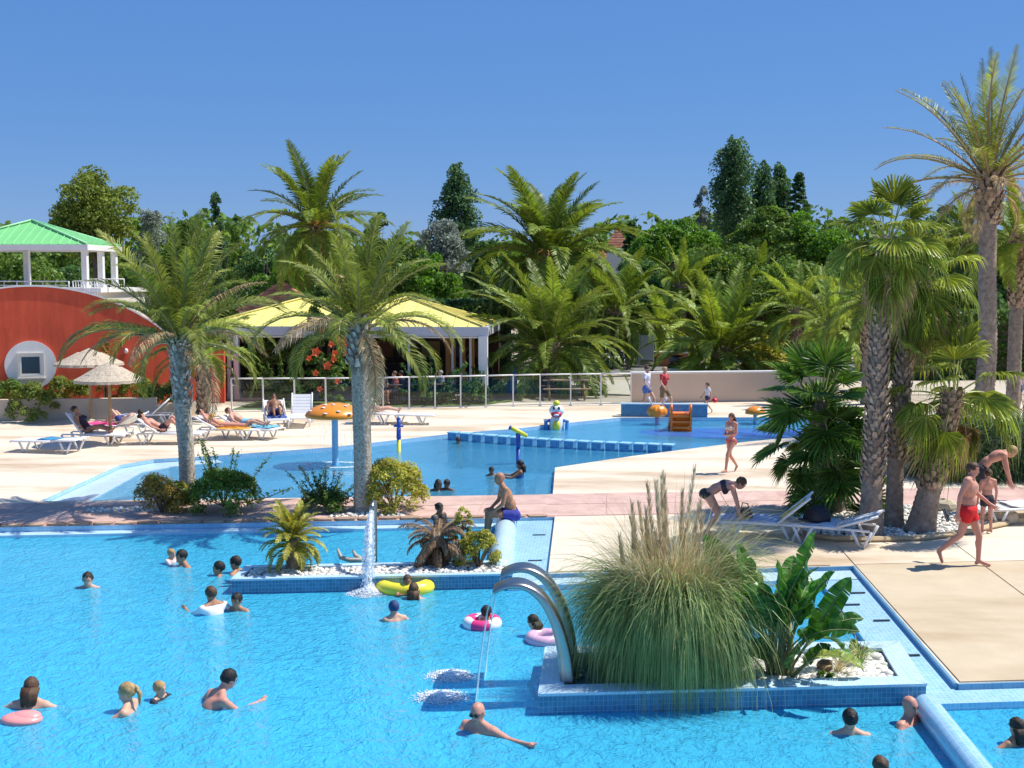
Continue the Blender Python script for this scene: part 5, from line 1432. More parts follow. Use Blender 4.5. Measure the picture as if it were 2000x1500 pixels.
def railing(p0, p1, z, h, n, parent, lattice=False):
    d = Vector((p1[0] - p0[0], p1[1] - p0[1], 0)); a = Vector((p0[0], p0[1], z))
    mb = MB(); mb.tube([a + Vector((0, 0, h)), a + d + Vector((0, 0, h))], .025, M_white, n=5); mb.build('rail', parent=parent)
    mb = MB(); mb.tube([a + Vector((0, 0, .12)), a + d + Vector((0, 0, .12))], .018, M_white, n=5); mb.build('rail', parent=parent)
    for i in range(n + 1):
        q = a + d * (i / n); mb = MB(); mb.tube([q, q + Vector((0, 0, h))], .018 if i % 4 else .03, M_white, n=5); mb.build('baluster', parent=parent)
railing((-hx - 1, -1.9), (hx - .7, -1.9), zf - .02, .28, 12, eG)
railing((hx - .5, -1.95), (hx + .5, -1.95), zf - .45, .72, 9, eG)
railing((hx - .1, -1.2), (hx + 1.3, -1.2), zf, .35, 6, eG)
mb = MB(); mb.box((hx + .8, -2.6, 3.4), (1.4, 1.2, .9), M_white); mb.build('white_block', parent=eG)

# restaurant with two yellow hip roofs -------------------------------------------
Yr = 46.2
zl = P(800, 662, 45.4).z
eP = empty('restaurant', (P(750, 780, Yr + 3).x, Yr + 3.2, 0), .0, 'open fronted restaurant under two yellow metal hip roofs with white posts', 'building')
ex = eP.location.x
def lx_(px, Y=Yr): return P(px, 700, Y).x - ex
xl = lx_(452); xr = lx_(950)
ze = P(800, 640, 45.4).z
for pxa, yy, sz, hgt in ((592, -.2, 3.35, 584), (797, -.2, 3.5, 582)):
    cx_ = lx_(pxa, Yr + 3); zp = P(pxa, hgt, Yr + 3).z
    hip_roof('roof', (cx_, yy, 0), sz, 3.25, ze + .02, zp, M_yellow, eP, ribs=12, mr=mat('roof_yellow_seam', (.62, .54, .14), .5, .05, 2))
mb = MB(); mb.box(((xl + xr) / 2, -3.45, ze - .17), (xr - xl + .2, .12, .36), M_greyf); mb.build('fascia', parent=eP)
mb = MB(); mb.box(((xl + xr) / 2, -3.38, ze - .40), (xr - xl + .1, .10, .06), M_white); mb.build('beam', parent=eP)
mb = MB(); mb.box((xr, -.4, ze - .17), (.12, 6.0, .36), M_greyf); mb.box((xl, -.4, ze - .17), (.12, 6.0, .36), M_greyf); mb.build('fascia', parent=eP)
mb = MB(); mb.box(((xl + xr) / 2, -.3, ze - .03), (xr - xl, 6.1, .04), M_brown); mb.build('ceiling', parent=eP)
for x, w in ((xl - .02, .14), (xl + .28, .2), (xr - .1, .34)):
    mb = MB(); mb.box((x, -3.4, (ze - .35) / 2), (w, w, ze - .35), M_white); mb.box((x, -3.4, .12), (w + .06, w + .06, .24), M_white); mb.build('post', parent=eP)
for px in (798, 876, 893, 912, 930):
    mb = MB(); mb.box((lx_(px), -3.1 if px < 800 else -1.9, (ze - .4) / 2), (.09, .09, ze - .45), M_white); mb.build('window_bar', parent=eP)
for px in (874, 884, 903, 921):
    mb = MB(); mb.box((lx_(px, Yr + 2), -1.0, 1.35), (.20, .06, 2.3), M_orangew); mb.build('door_panel', parent=eP)
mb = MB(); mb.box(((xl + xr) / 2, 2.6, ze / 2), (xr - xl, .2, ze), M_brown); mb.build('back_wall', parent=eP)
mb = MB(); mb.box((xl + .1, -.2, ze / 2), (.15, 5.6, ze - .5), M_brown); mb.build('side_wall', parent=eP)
mb = MB(); mb.box(((xl + xr) / 2, -.4, .01), (xr - xl, 6.2, .1), M_wall_sand); mb.build('floor', parent=eP)
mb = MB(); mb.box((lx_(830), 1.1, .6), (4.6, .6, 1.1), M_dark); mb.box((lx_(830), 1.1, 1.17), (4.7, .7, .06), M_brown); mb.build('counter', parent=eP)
for k in range(5):
    mb = MB(); mb.box((lx_(700) + k * 1.05, 2.45, 1.7), (.8, .06, .7), mat('shelf_colour_%s' % 'abcde'[k], [(.3, .1, .05), (.2, .2, .18), (.4, .3, .1), (.12, .14, .2), (.35, .12, .1)][k], .6)); mb.build('wall_panel', parent=eP)
# tables and chairs under the roof
def bistro(x, y, lab):
    e = empty('table', (x, y, .06), 0, lab, 'table', 'tables under the yellow roofs')
    mb = MB(); mb.lathe([(.36, .70), (.38, .72), (.38, .735), (.1, .74)], m=M_brown, n=16); mb.build('table_top', parent=e)
    mb = MB(); mb.lathe([(.22, 0), (.2, .03), (.03, .06), (.03, .70)], m=M_dkmetal, n=10); mb.build('leg', parent=e)
bistro(P(765, 700, 44.0).x, 44.4, 'round brown table under the right yellow roof, nearest the second palm')
bistro(P(850, 700, 44.4).x, 44.8, 'round brown table under the right yellow roof, near the orange door panels')
bistro(P(720, 700, 44.0).x, 45.4, 'round brown table behind the trunk of the second palm')

# houses with tiled roofs beyond ------------------------------------------------
def tiled_house(px, ytop, hwpx, Y, h_e, label, gable=False):
    c = P(px, ytop, Y); w = hwpx * Y / FPX
    e = empty('house', (c.x, Y, 0), 0, label, 'house')
    zp = c.z; d = w * .8
    mb = MB(); mb.box((0, 0, h_e / 2), (2 * w * .92, 2 * d * .92, h_e), M_cream); mb.build('wall', parent=e)
    for s in (-1, 1):
        rows = 9
        for i in range(rows):
            t0 = i / rows; t1 = (i + 1) / rows
            mb = MB(); k0 = 1 - t0; k1 = 1 - t1
            wl_ = w if gable else w * k0; wu = w if gable else w * k1
            mb.add([(-wl_, s * d * k0, h_e + (zp - h_e) * t0 + .06), (wl_, s * d * k0, h_e + (zp - h_e) * t0 + .06), (wu, s * d * k1, h_e + (zp - h_e) * t1 + .02), (-wu, s * d * k1, h_e + (zp - h_e) * t1 + .02), (-wl_, s * d * k0, h_e + (zp - h_e) * t0), (wl_, s * d * k0, h_e + (zp - h_e) * t0)], [(0, 1, 2, 3), (0, 4, 5, 1)], M_terr)
            mb.build('tile_row', parent=e)
    if gable:
        mb = MB()
        for s in (-1, 1): mb.add([(s * w * .92, -d * .92, h_e - .01), (s * w * .92, d * .92, h_e - .01), (s * w * .92, 0, zp - .05)], [(0, 1, 2)], M_cream)
        mb.build('gable', parent=e)
    else:
        for s in (-1, 1):
            mb = MB(); mb.add([(s * w, -d, h_e + .02), (s * w, d, h_e + .02), (0, 0, zp + .02)], [(0, 1, 2)], M_terr); mb.build('roof_slope', parent=e)
    for x in (-.5, .5):
        f_ = frame(x * w, h_e * .55, .9, 1.0, .07, .08, M_white, -d * .92 - .03, 'window', e)
        mb = MB(); mb.box((x * w, -d * .92 - .015, h_e * .55), (.8, .02, .9), M_glassd); mb.build('pane', parent=f_)
tiled_house(550, 548, 75, 58, 3.25, 'low house with an orange tiled roof peeking above the left yellow roof')
tiled_house(1268, 568, 36, 80, 2.6, 'small house with a pale orange tiled roof between the palms')
tiled_house(1206, 440, 22, 100, 7.4, 'distant orange gable between the big palm and the domed tree', gable=False)
tiled_house(1160, 462, 30, 104, 6.6, 'distant low roofed house left of the orange gable')

# glass fence ------------------------------------------------------------------
eF_ = empty('glass_fence', (0, 0, 0), 0, 'white posted glass fence in front of the restaurant', 'fence')
fpts = [(-13.3, 41.75), (-8.8, 42.3), (-4.2, 43.75), (-2.2, 44.4), (1.25, 45.1)]
def fence_pts():
    out = []
    for a, b in zip(fpts[:-1], fpts[1:]):
        d = math.hypot(b[0] - a[0], b[1] - a[1]); n = max(1, round(d / 1.05))
        for i in range(n): out.append(along(a, b, i / n))
    return out + [fpts[-1]]
fp = fence_pts(); FHt = 1.2
for i, p in enumerate(fp):
    mb = MB(); mb.box((p[0], p[1], FHt / 2), (.05, .05, FHt), M_white); mb.box((p[0], p[1], .015), (.12, .12, .03), M_white); mb.build('post', parent=eF_)
for a, b in zip(fp[:-1], fp[1:]):
    mb = MB(); A_ = Vector((a[0], a[1], 0)); B_ = Vector((b[0], b[1], 0)); d = (B_ - A_).normalized(); nn = Vector((-d.y, d.x, 0)) * .004
    q0 = A_ + d * .05; q1 = B_ - d * .05
    mb.add([q0 - nn + Vector((0, 0, .08)), q1 - nn + Vector((0, 0, .08)), q1 - nn + Vector((0, 0, 1.12)), q0 - nn + Vector((0, 0, 1.12))], [(0, 1, 2, 3)], M_glass)
    mb.build('glass_panel', parent=eF_)
    mb = MB(); mb.tube([A_ + Vector((0, 0, FHt)), B_ + Vector((0, 0, FHt))], .03, M_white, n=6); mb.build('rail', parent=eF_)
    mb = MB(); mb.tube([A_ + Vector((0, 0, .06)), B_ + Vector((0, 0, .06))], .018, M_white, n=5); mb.build('rail', parent=eF_)

# ================================================================== FITTINGS
M_orange = mat('orange_plastic', (.80, .27, .02), .35, .05, 3)
M_orange2 = mat('orange_red_plastic', (1.0, .24, .02), .35, .05, 3)
M_bluepl = mat('blue_pole', (.25, .50, .72), .35, .08, 3)
M_bluedk = mat('blue_plastic_dark', (.02, .08, .38), .35, .1, 3)
M_yelpl = mat('yellow_plastic', (.75, .68, .06), .35, .08, 3)
M_thatch = mat('thatch', (.42, .34, .24), .95, .25, 14, bump=.9, bscale=40, stretch=(1, 1, 3), col2=(.56, .47, .36))
M_pole = mat('wood_pole', (.38, .25, .13), .8, .2, 8, bump=.3)

def parasol(loc_, h, r, label):
    e = empty('thatched_parasol', loc_, rnd.uniform(0, 3), label, 'parasol', 'thatched parasols on the left deck')
    mb = MB(); mb.tube([(0, 0, -.02), (0, 0, h * .5), (0, 0, h - .1)], [.05, .047, .042], M_pole, n=9); mb.build('pole', parent=e)
    mb = MB(); mb.lathe([(.16, 0), (.15, .05), (.06, .07)], m=M_wall_sand, n=14); mb.build('base', parent=e)
    tiers = ((r, .14, .55, .38), (r * .70, .30, .36, .50), (r * .44, .42, .0, .64))
    for (ro, z0, fi, z1) in tiers:
        n = 60; V = []; F = []
        ri = r * fi * .98
        for k in range(n):
            a = 2 * PI * k / n; j = rnd.uniform(.97, 1.03); zz = rnd.uniform(-.015, .01)
            V += [(ro * j * math.cos(a), ro * j * math.sin(a), h - .62 + z0 - .05 + zz), (ro * .985 * j * math.cos(a), ro * .985 * j * math.sin(a), h - .62 + z0 + .03), (ri * math.cos(a), ri * math.sin(a), h - .62 + z1 + (.03 if fi else .04)), (max(ri, .01) * .9 * math.cos(a), max(ri, .01) * .9 * math.sin(a), h - .62 + z1 - .05)]
        for k in range(n):
            a = 4 * k; b = 4 * ((k + 1) % n)
            F += [(a, b, b + 1, a + 1), (a + 1, b + 1, b + 2, a + 2), (a + 3, b + 3, b, a), (a + 2, b + 2, b + 3, a + 3)]
        mb = MB(); mb.add(V, F, M_thatch); mb.build('thatch_tier', parent=e)
    for k in range(8):
        a = 2 * PI * k / 8; mb = MB(); mb.tube([(0, 0, h - .12), (r * .92 * math.cos(a), r * .92 * math.sin(a), h - .50)], .014, M_pole, n=4); mb.build('spoke', parent=e)
parasol(G(178, 822), 2.42, 1.12, 'rear thatched parasol partly hidden behind the other')
parasol(G(217, 867), 2.35, .98, 'front thatched parasol with its pole beside the pink towel')

def lounger(loc_, rz, back, label, scale=1.0, mt=None):
    mt = mt or M_whitepl
    e = empty('sun_lounger', loc_, rz, label, 'sun lounger', 'white sun loungers around the pools', scale)
    # long axis +X is the foot; backrest hinges at x=-.25
    W = .66
    for y in (-W / 2, W / 2):
        mb = MB(); mb.tube([(-.28, y, .33), (.3, y, .32), (.92, y, .31), (1.0, y * .92, .29)], .028, mt, n=6); mb.build('side_rail', parent=e)
    for i in range(10):
        mb = MB(); mb.box((-.2 + i * .125, 0, .345 - .002 * i), (.105, W - .06, .022), mt); mb.build('slat', parent=e)
    b = R(back); c, s = math.cos(b), math.sin(b)
    Mb = Matrix.Rotation(b, 3, 'Y')
    for i in range(6):
        d = .07 + i * .115; p = Vector((-.30 - d * c, 0, .35 + d * s))
        mb = MB(); mb.box(tuple(p), (.1, W - .06, .022), mt, M=Mb); mb.build('back_slat', parent=e)
    for y in (-W / 2, W / 2):
        mb = MB(); mb.tube([(-.28, y, .35), (-.30 - .74 * c, y, .36 + .74 * s)], .026, mt, n=6); mb.build('back_rail', parent=e)
    for x in (-.72, .55):
        for y in (-W / 2 + .01, W / 2 - .01):
            sp = .17
            mb = MB(); z1 = .32
            mb.tube([(x - sp, y, z1), (x - .03, y, .02), (x + .03, y, .02), (x + sp, y, z1)], [.03, .026, .026, .03], mt, n=6); mb.build('leg', parent=e)
    if back > 5:
        for y in (-W / 2, W / 2): mb = MB(); mb.tube([(-.85, y, .33), (-.28, y, .33)], .024, mt, n=5); mb.build('rear_rail', parent=e)
    return e
LG = {}
def lg(k, px, py, rz, back, label, **kw):
    g = G(px, py); LG[k] = (g, rz); return lounger(g, rz, back, label, **kw)
lg('a', 96, 882, 3.0, 2, 'empty flat white lounger with a blue towel, farthest left on the deck')
lg('b', 188, 868, .0, 55, 'white lounger under the front parasol where a woman sits reading')
lg('c', 228, 850, 2.9, 30, 'white lounger covered by a pink towel behind the parasol pole')
lg('d', 282, 828, 3.4, 42, 'empty white lounger with raised back near the low sand wall')
lg('e', 333, 866, .1, 35, 'white lounger left of the left palm trunk, with bare knees raised on it')
lg('f', 445, 858, .15, 30, 'white lounger right of the left palm trunk with an orange towel')
lg('g', 492, 855, -.3, 25, 'white lounger seen side on behind the orange towel one')
lg('h', 540, 834, -1.2, 40, 'white lounger with a dark blue towel behind the others')
lg('i', 588, 830, -1.4, 60, 'white lounger with raised back left of the orange mushroom')
lg('j', 750, 826, .1, 50, 'white lounger right of the second palm trunk with a person on it')
lg('k', 792, 828, .1, 2, 'flat white lounger farthest right in front of the glass fence')
lg('l', 1492, 1050, 2.9, 42, 'white lounger with a yellow towel on its raised back, beside the bending woman')
lg('m', 1610, 1058, 2.75, 20, 'large white lounger with a black bag, nearest the fan palms')
lg('n', 1785, 922, 3.1, 30, 'white lounger with an orange bag between two fan palm trunks')
lg('o', 1915, 925, 1.9, 60, 'white lounger with a blue back beside the blond boy')
lg('p', 1988, 1020, 3.3, 12, 'white lounger with clothes on it cut by the right edge')

# towels and bags ---------------------------------------------------------------
def cloth(name, col, key, x0, x1, w, z, label, seed=0, back=None, cat='towel'):
    g, rz = LG[key]; q = random.Random(seed)
    m = mat('cloth_' + '_'.join(str(int(c * 99)) for c in col), col, .9, .12, 6, bump=.4)
    nx, ny = 14, 8; V = []; F = []
    for i in range(nx + 1):
        for j in range(ny + 1):
            x = x0 + (x1 - x0) * i / nx; y = -w / 2 + w * j / ny
            zz = z + .012 * math.sin(x * 13 + seed) + .010 * math.sin(y * 17 + x * 5) + q.uniform(0, .012)
            if back and x < -.3:
                zz += (-.3 - x) * math.tan(R(back))
            if abs(y) > .33: zz -= (abs(y) - .33) * 1.3
            V.append((x, y * (1 if not back else .95), zz))
    for i in range(nx):
        for j in range(ny):
            a = i * (ny + 1) + j; F.append((a, a + ny + 1, a + ny + 2, a + 1))
    me = bpy.data.meshes.new(name); me.from_pydata(V, [], F); me.materials.append(m); me.polygons.foreach_set('use_smooth', [True] * len(F)); me.update()
    o = link(name, me); o.location = g; o.rotation_euler = (0, 0, rz); md = o.modifiers.new('thick', 'SOLIDIFY'); md.thickness = .012
    return tag(o, label, cat)
cloth('towel', (.04, .22, .42), 'a', -.35, .25, .5, .37, 'crumpled blue towel lying on the leftmost lounger', 1)
cloth('towel', (.75, .06, .22), 'c', -.3, .9, .74, .365, 'pink and red towel hanging over the lounger under the parasols', 2)
cloth('towel', (.72, .35, .04), 'f', -.3, .7, .72, .365, 'orange towel under the sunbather right of the left palm', 3)
cloth('towel', (.05, .10, .35), 'h', -.5, .5, .6, .37, 'dark blue towel on the lounger behind the sunbathers', 4)
cloth('towel', (.15, .45, .65), 'g', -.2, .8, .6, .37, 'light blue towel on the side on lounger', 5)
cloth('towel', (.70, .45, .05), 'l', -.72, -.30, .5, .38, 'mustard yellow towel thrown over the raised backrest beside the bending woman', 6, back=42)
cloth('towel', (.25, .38, .62), 'l', -.28, .75, .68, .365, 'blue grey towel spread on the seat beside the mustard towel', 7)
cloth('towel', (.55, .60, .70), 'm', -.25, .3, .62, .37, 'pale grey blue towel at the head of the large white lounger', 8)
cloth('towel', (.03, .20, .60), 'o', -.62, .3, .6, .37, 'bright blue towel on the lounger beside the blond boy', 9, back=60)
cloth('towel', (.65, .62, .66), 'p', -.5, .3, .6, .375, 'heap of pale clothes on the lounger at the right edge', 10)
def bag(key, x, y, z, s, col, label, rz=0):
    g, r_ = LG[key]; m = mat('bag_' + '_'.join(str(int(c * 99)) for c in col), col, .7, .2, 8, bump=.6)
    e = empty('bag', g + Vector((math.cos(r_) * x - math.sin(r_) * y, math.sin(r_) * x + math.cos(r_) * y, z)), r_ + rz, label, 'bag')
    mb = MB(); mb.lathe([(.02, 0), (.19 * s, .01), (.21 * s, .08 * s), (.17 * s, .18 * s), (.08 * s, .25 * s), (.01, .26 * s)], m=m, n=14, wob=.16); mb.build('bag_body', parent=e)
    mb = MB(); mb.tube([(-.1 * s, 0, .2 * s), (-.07 * s, 0, .36 * s), (.07 * s, 0, .38 * s), (.11 * s, 0, .2 * s)], .012, m, n=5); mb.build('handle', parent=e)
bag('m', .12, 0, .37, 1.15, (.02, .02, .03), 'black beach bag standing on the large white lounger')
bag('l', .35, .05, .38, .7, (.02, .025, .05), 'small dark bag lying at the foot of the mustard towel lounger')
bag('n', .1, 0, .36, .8, (.75, .33, .05), 'orange bag on the lounger between the fan palm trunks')
mb = MB()
m_f = mat('flipflop', (.03, .03, .035), .7)
for dx, dy in ((0, 0), (.12, .05)): mb.box((dx, dy, .015), (.09, .25, .03), m_f, rz=1.3); mb.tube([(dx - .03, dy, .03), (dx, dy, .07), (dx + .03, dy, .03)], .008, m_f, n=4)
o = mb.build('flip_flops'); o.location = G(1560, 1040) + Vector((.3, .1, .0)); 
g, r_ = LG['m']; o.location = g + Vector((-.35, .05, .38)); tag(o, 'black flip flops on the large white lounger beside the bag', 'sandals')

# orange mushroom fountain -----------------------------------------------------------
gm = G(655, 908, -.12)
e = empty('mushroom_fountain', (gm.x, gm.y, -.85), 0, 'orange mushroom shaped water feature with white dots on a pale blue pole', 'fountain')
mb = MB(); mb.lathe([(.13, 0), (.085, .1), (.085, 2.0), (.12, 2.10)], m=M_bluepl, n=18); mb.build('pole', parent=e)
k_ = (908 - 540) / 4.92 / 75.
mb = MB()
prof = [(r_ * 1.22, z - .28) for r_, z in [(.05, 2.32), (.62, 2.30), (.64, 2.34), (.60, 2.43), (.48, 2.54), (.30, 2.62), (.12, 2.66), (.02, 2.67)]]
mb.lathe(prof, m=M_orange, n=32); o = mb.build('mushroom_cap', parent=e)
for a, r_, z in ((-1.2, .52, 2.51), (-2.0, .40, 2.585), (-.6, .35, 2.61), (-1.7, .58, 2.46), (-2.6, .55, 2.49), (-.1, .5, 2.53), (-1.5, .2, 2.65), (-.8, .6, 2.44), (-2.3, .25, 2.64), (1, .4, 2.585), (2, .5, 2.52)):
    mb = MB(); mb.ell((1.22 * r_ * math.cos(a), 1.22 * r_ * math.sin(a), z - .28), (.06, .06, .02), M_whitepl, 8, 4); mb.build('dot', parent=e)
M_drop = spray_mat('falling_drops', .30, scale=16, streak=(3, 3, .35))
mb = MB(); mb.lathe([(.77, 2.03), (.80, 1.7), (.81, 1.2), (.81, .76)], m=M_drop, n=40)
mb.f = mb.f[:-2]; mb.m = mb.m[:-2]; mb.smooth = mb.smooth[:-2]
o = mb.build('falling_water'); o.location = (gm.x, gm.y, -.85); o['kind'] = 'stuff'; tag(o, 'curtain of fine drops falling from the orange mushroom', 'water spray')
M_foam = spray_mat('foam', .50, scale=9)
M_foam2 = spray_mat('foam_soft', .46, (0.80, 0.92, 1.0), scale=14)
M_foamw = mat('foam_white', (.85, .90, .93), .3, .03, 3)
def foam(x, y, rx, ry, z, label, h=.05, n=900, rz=0.0, ring=None):
    """white water: many small bubbles and drops on a ragged disc"""
    V = []; F = []
    oc = np.array([(1, 0, 0), (-1, 0, 0), (0, 1, 0), (0, -1, 0), (0, 0, 1), (0, 0, -1)]); of = np.array([(0, 2, 4), (2, 1, 4), (1, 3, 4), (3, 0, 4), (2, 0, 5), (1, 2, 5), (3, 1, 5), (0, 3, 5)])
    n = int(n * 2.6); h = h * .6
    a = rng.uniform(0, 6.283, n); r_ = np.abs(rng.normal(0, .5, n)); r_ = np.where(r_ > 1.3, .5, r_)
    if ring is not None: r_ = ring + rng.normal(0, .07, n)
    px_ = r_ * np.cos(a) * rx; py_ = r_ * np.sin(a) * ry; s = rng.uniform(.004, .015, n) * (1.3 - .6 * np.clip(r_, 0, 1.3))
    pz = h * np.maximum(0, 1 - r_) * rng.random(n) * 1.6
    c_, s_ = math.cos(rz), math.sin(rz)
    C = np.stack([px_ * c_ - py_ * s_, px_ * s_ + py_ * c_, pz + .004], 1)
    V = (C[:, None] + oc[None] * s[:, None, None] * np.array((1.6, 1.6, .7))).reshape(-1, 3); F = (of[None] + (np.arange(n) * 6)[:, None, None]).reshape(-1, 3)
    o = link('foam', npmesh('foam', V, F, M_foamw)); o.location = (x, y, z); o['kind'] = 'stuff'; return tag(o, label, 'foam')
foam(gm.x, gm.y, .95, .55, WB, 'thin ring of splashes on the water under the orange mushroom', .02, 900, ring=.85)

# swan neck jet on the path edge
ps = G(732, 1112, .05); pb = G(734, 1025)
e = empty('swan_neck_jet', (pb.x + .0, 22.55, 0), 0, 'narrow stainless swan neck water jet in front of the second palm', 'fountain')
e.location = (G(728, 1060, WZ).x, 19.35, 0)
e.location.x = P(733, 1000, 19.35).x
base = e.location
def hz(py, Y): return P(730, py, Y).z
zt_ = hz(978, 19.35); 
mb = MB(); mb.tube([(0, 0, -1.3), (0, 0, .3), (0, .02, zt_ * .7), (0, 0, zt_ - .10), (0, -.06, zt_ - .015), (0, -.16, zt_), (0, -.26, zt_ - .05), (0, -.30, zt_ - .12)], [.04, .035, .035, .04, .045, .05, .055, .06], M_steel, n=12, flat=.75); mb.build('spout', parent=e)
wat = []
M_jet = spray_mat('jet_water', .56, scale=14, streak=(2, 2, .5))
mb = MB()
lp = G(718, 1158, WZ)
dx = lp.x - base.x; dy = lp.y - (base.y)
pts = []
for i in range(10):
    t = i / 9; pts.append((dx * t, -.30 + (dy + .3) * t, (zt_ - .12) * (1 - t * t) + WZ * t * t))
mb.tube(pts, [.030 + .035 * i / 9 for i in range(10)], M_jet, n=14, cap=False)
for k in range(1500):
    t = rnd.random() ** .8; x = t * 9; i = min(8, int(x)); p = Vector(pts[i]).lerp(Vector(pts[i + 1]), x - i); a = rnd.uniform(0, 6.28); r_ = (.035 + .10 * t) * rnd.random() ** .6; q_ = rnd.uniform(.004, .011)
    c = p + Vector((math.cos(a) * r_, math.sin(a) * r_, rnd.uniform(-.03, .03)))
    mb.add([c + Vector((q_, 0, 0)), c + Vector((-q_, q_, 0)), c + Vector((-q_, -q_, 0)), c + Vector((0, 0, q_ * 3)), c - Vector((0, 0, q_ * 3))], [(0, 1, 3), (1, 2, 3), (2, 0, 3), (1, 0, 4), (2, 1, 4), (0, 2, 4)], M_foamw)
o = mb.build('water_jet'); o.location = base; tag(o, 'broken white water pouring from the narrow swan neck jet', 'water jet'); o['kind'] = 'stuff'
foam(lp.x, lp.y, .30, .26, WZ, 'round patch of white foam under the swan neck jet', .12, 2200)

# two stainless arches (water cannons) in the corner of the big planter
def arch(p0, ztop, reach, drop, w0_, w1_, label, zb=-.10):
    e = empty('arch_fountain', (p0[0], p0[1], 0), 0, label, 'fountain', 'stainless arch fountains')
    # centre line in XZ (towards -X): rises, bends over, opens as a flat mouth
    pts = []; n = 26
    ctrl = [Vector((0, 0, zb)), Vector((-.02, 0, ztop * .62)), Vector((-.20, 0, ztop * 1.32)), Vector((-.82, 0, ztop * 1.42)), Vector((-reach, 0, ztop * .66))]
    for i in range(n + 1):
        t = i / n; c = [v.copy() for v in ctrl]
        while len(c) > 1: c = [c[k].lerp(c[k + 1], t) for k in range(len(c) - 1)]
        pts.append(c[0])
    pts = [pts[0].lerp(pts[0], 0)] + pts[1:]; full_ = pts; m0_ = len(pts) - 1; cut = .80
    pts = [full_[int(cut * m0_ * i / n)].lerp(full_[min(m0_, int(cut * m0_ * i / n) + 1)], cut * m0_ * i / n - int(cut * m0_ * i / n)) for i in range(n + 1)]
    mb = MB(); V = []; F = []
    for i, p in enumerate(pts):
        t = i / n; tg = (pts[min(n, i + 1)] - pts[max(0, i - 1)]).normalized(); nr = Vector((-tg.z, 0, tg.x))
        w = w0_ + (w1_ - w0_) * max(0, t - .25) / .75; d = .095 * (1 - t) + .03 * t
        for k in range(14):
            a = 2 * PI * k / 14; ca, sa = math.cos(a), math.sin(a)
            V.append(p + Vector((0, 1, 0)) * (w / 2 * math.copysign(abs(ca) ** .55, ca)) + nr * (d * math.copysign(abs(sa) ** .7, sa)))
    for i in range(n):
        for k in range(14): F.append((i * 14 + k, i * 14 + (k + 1) % 14, (i + 1) * 14 + (k + 1) % 14, (i + 1) * 14 + k))
    F.append(tuple(range(14))[::-1]); mb.add(V, F, M_steel, True); mb.build('arch', parent=e)
    mb = MB(); mb.lathe([(.14, zb - .02), (.15, zb), (.15, zb + .02), (.09, zb + .03)], m=M_steel, n=16); mb.build('base_plate', parent=e)
    # water sheet
    tip = pts[-1]; mb = MB(); V = []; F = []; m_ = 14
    end = Vector((tip.x - .22, 0, WZ))
    for i in range(m_ + 1):
        t = i / m_; x = tip.x + (end.x - tip.x) * t; z = tip.z - (tip.z - WZ) * (.25 * t + .75 * t * t)
        ww = w1_ * (1 + .02 * t)
        for j in range(7):
            y = -ww / 2 + ww * j / 6; V.append((x + .004 * math.sin(j * 2 + i), y, z))
    for i in range(m_):
        for j in range(6): a = i * 7 + j; F.append((a, a + 1, a + 8, a + 7))
    mb.add(V, F, M_sheet, True); o = mb.build('water_sheet'); o.location = (p0[0], p0[1], 0); o['kind'] = 'stuff'; tag(o, 'thin clear water sheet falling from the ' + ('front' if 'front' in label else 'rear') + ' stainless arch', 'water sheet')
    foam(p0[0] + end.x - .42, p0[1], .30, w1_ * .62, WZ, 'patch of white foam under the ' + ('front' if 'front' in label else 'rear') + ' stainless arch', .08, 1500)
    return e
M_sheet = spray_mat('water_sheet', .60, (.62, .80, .92), scale=5, streak=(6, 14, .8))
arch((-.33, 13.50), 1.10, 1.22, 0, .18, .40, 'front stainless steel arch fountain in the planter corner')
arch((-.30, 14.25), 1.10, 1.22, 0, .18, .40, 'rear stainless steel arch fountain in the planter corner')

# water guns in the far pool
def watergun(g, h, cols, label, rz, gun='cross'):
    e = empty('water_gun', (g.x, g.y, -.85), rz, label, 'water toy')
    mb = MB(); mb.lathe([(.09, 0), (.06, .1), (.055, h * .76)], m=cols[0], n=12); mb.build('post', parent=e)
    mb = MB(); mb.lathe([(.055, h * .76), (.07, h * .79), (.06, h)], m=cols[1], n=12); mb.build('upper_post', parent=e)
    mb = MB()
    if gun == 'cross':
        mb.tube([(-.14, 0, h + .05), (.14, 0, h + .05)], .035, cols[1], n=8); mb.tube([(0, 0, h - .05), (0, 0, h + .22)], [.045, .06], cols[1], n=8)
        mb.ell((0, 0, h + .25), (.06, .06, .06), cols[2], 8, 6)
    else:
        mb.tube([(-.22, 0, h + .16), (0, 0, h + .05), (.24, 0, h - .08)], [.05, .065, .055], cols[2], n=10)
        mb.tube([(-.24, 0, h + .17), (-.20, 0, h + .15)], .06, cols[1], n=10); mb.tube([(0, 0, h - .02), (0, .12, h - .12)], .02, cols[1], n=6)
    mb.build('gun', parent=e)
g = G(779, 882, WB); watergun(g, 1.42, (M_yelpl, M_bluedk, M_bluedk), 'blue and yellow water gun post standing in the far pool', 0)
g = G(1012, 905, WB); watergun(g, 1.54, (M_bluedk, M_bluedk, M_yelpl), 'blue water cannon post with a yellow green barrel near the blocks', .2, 'gun')

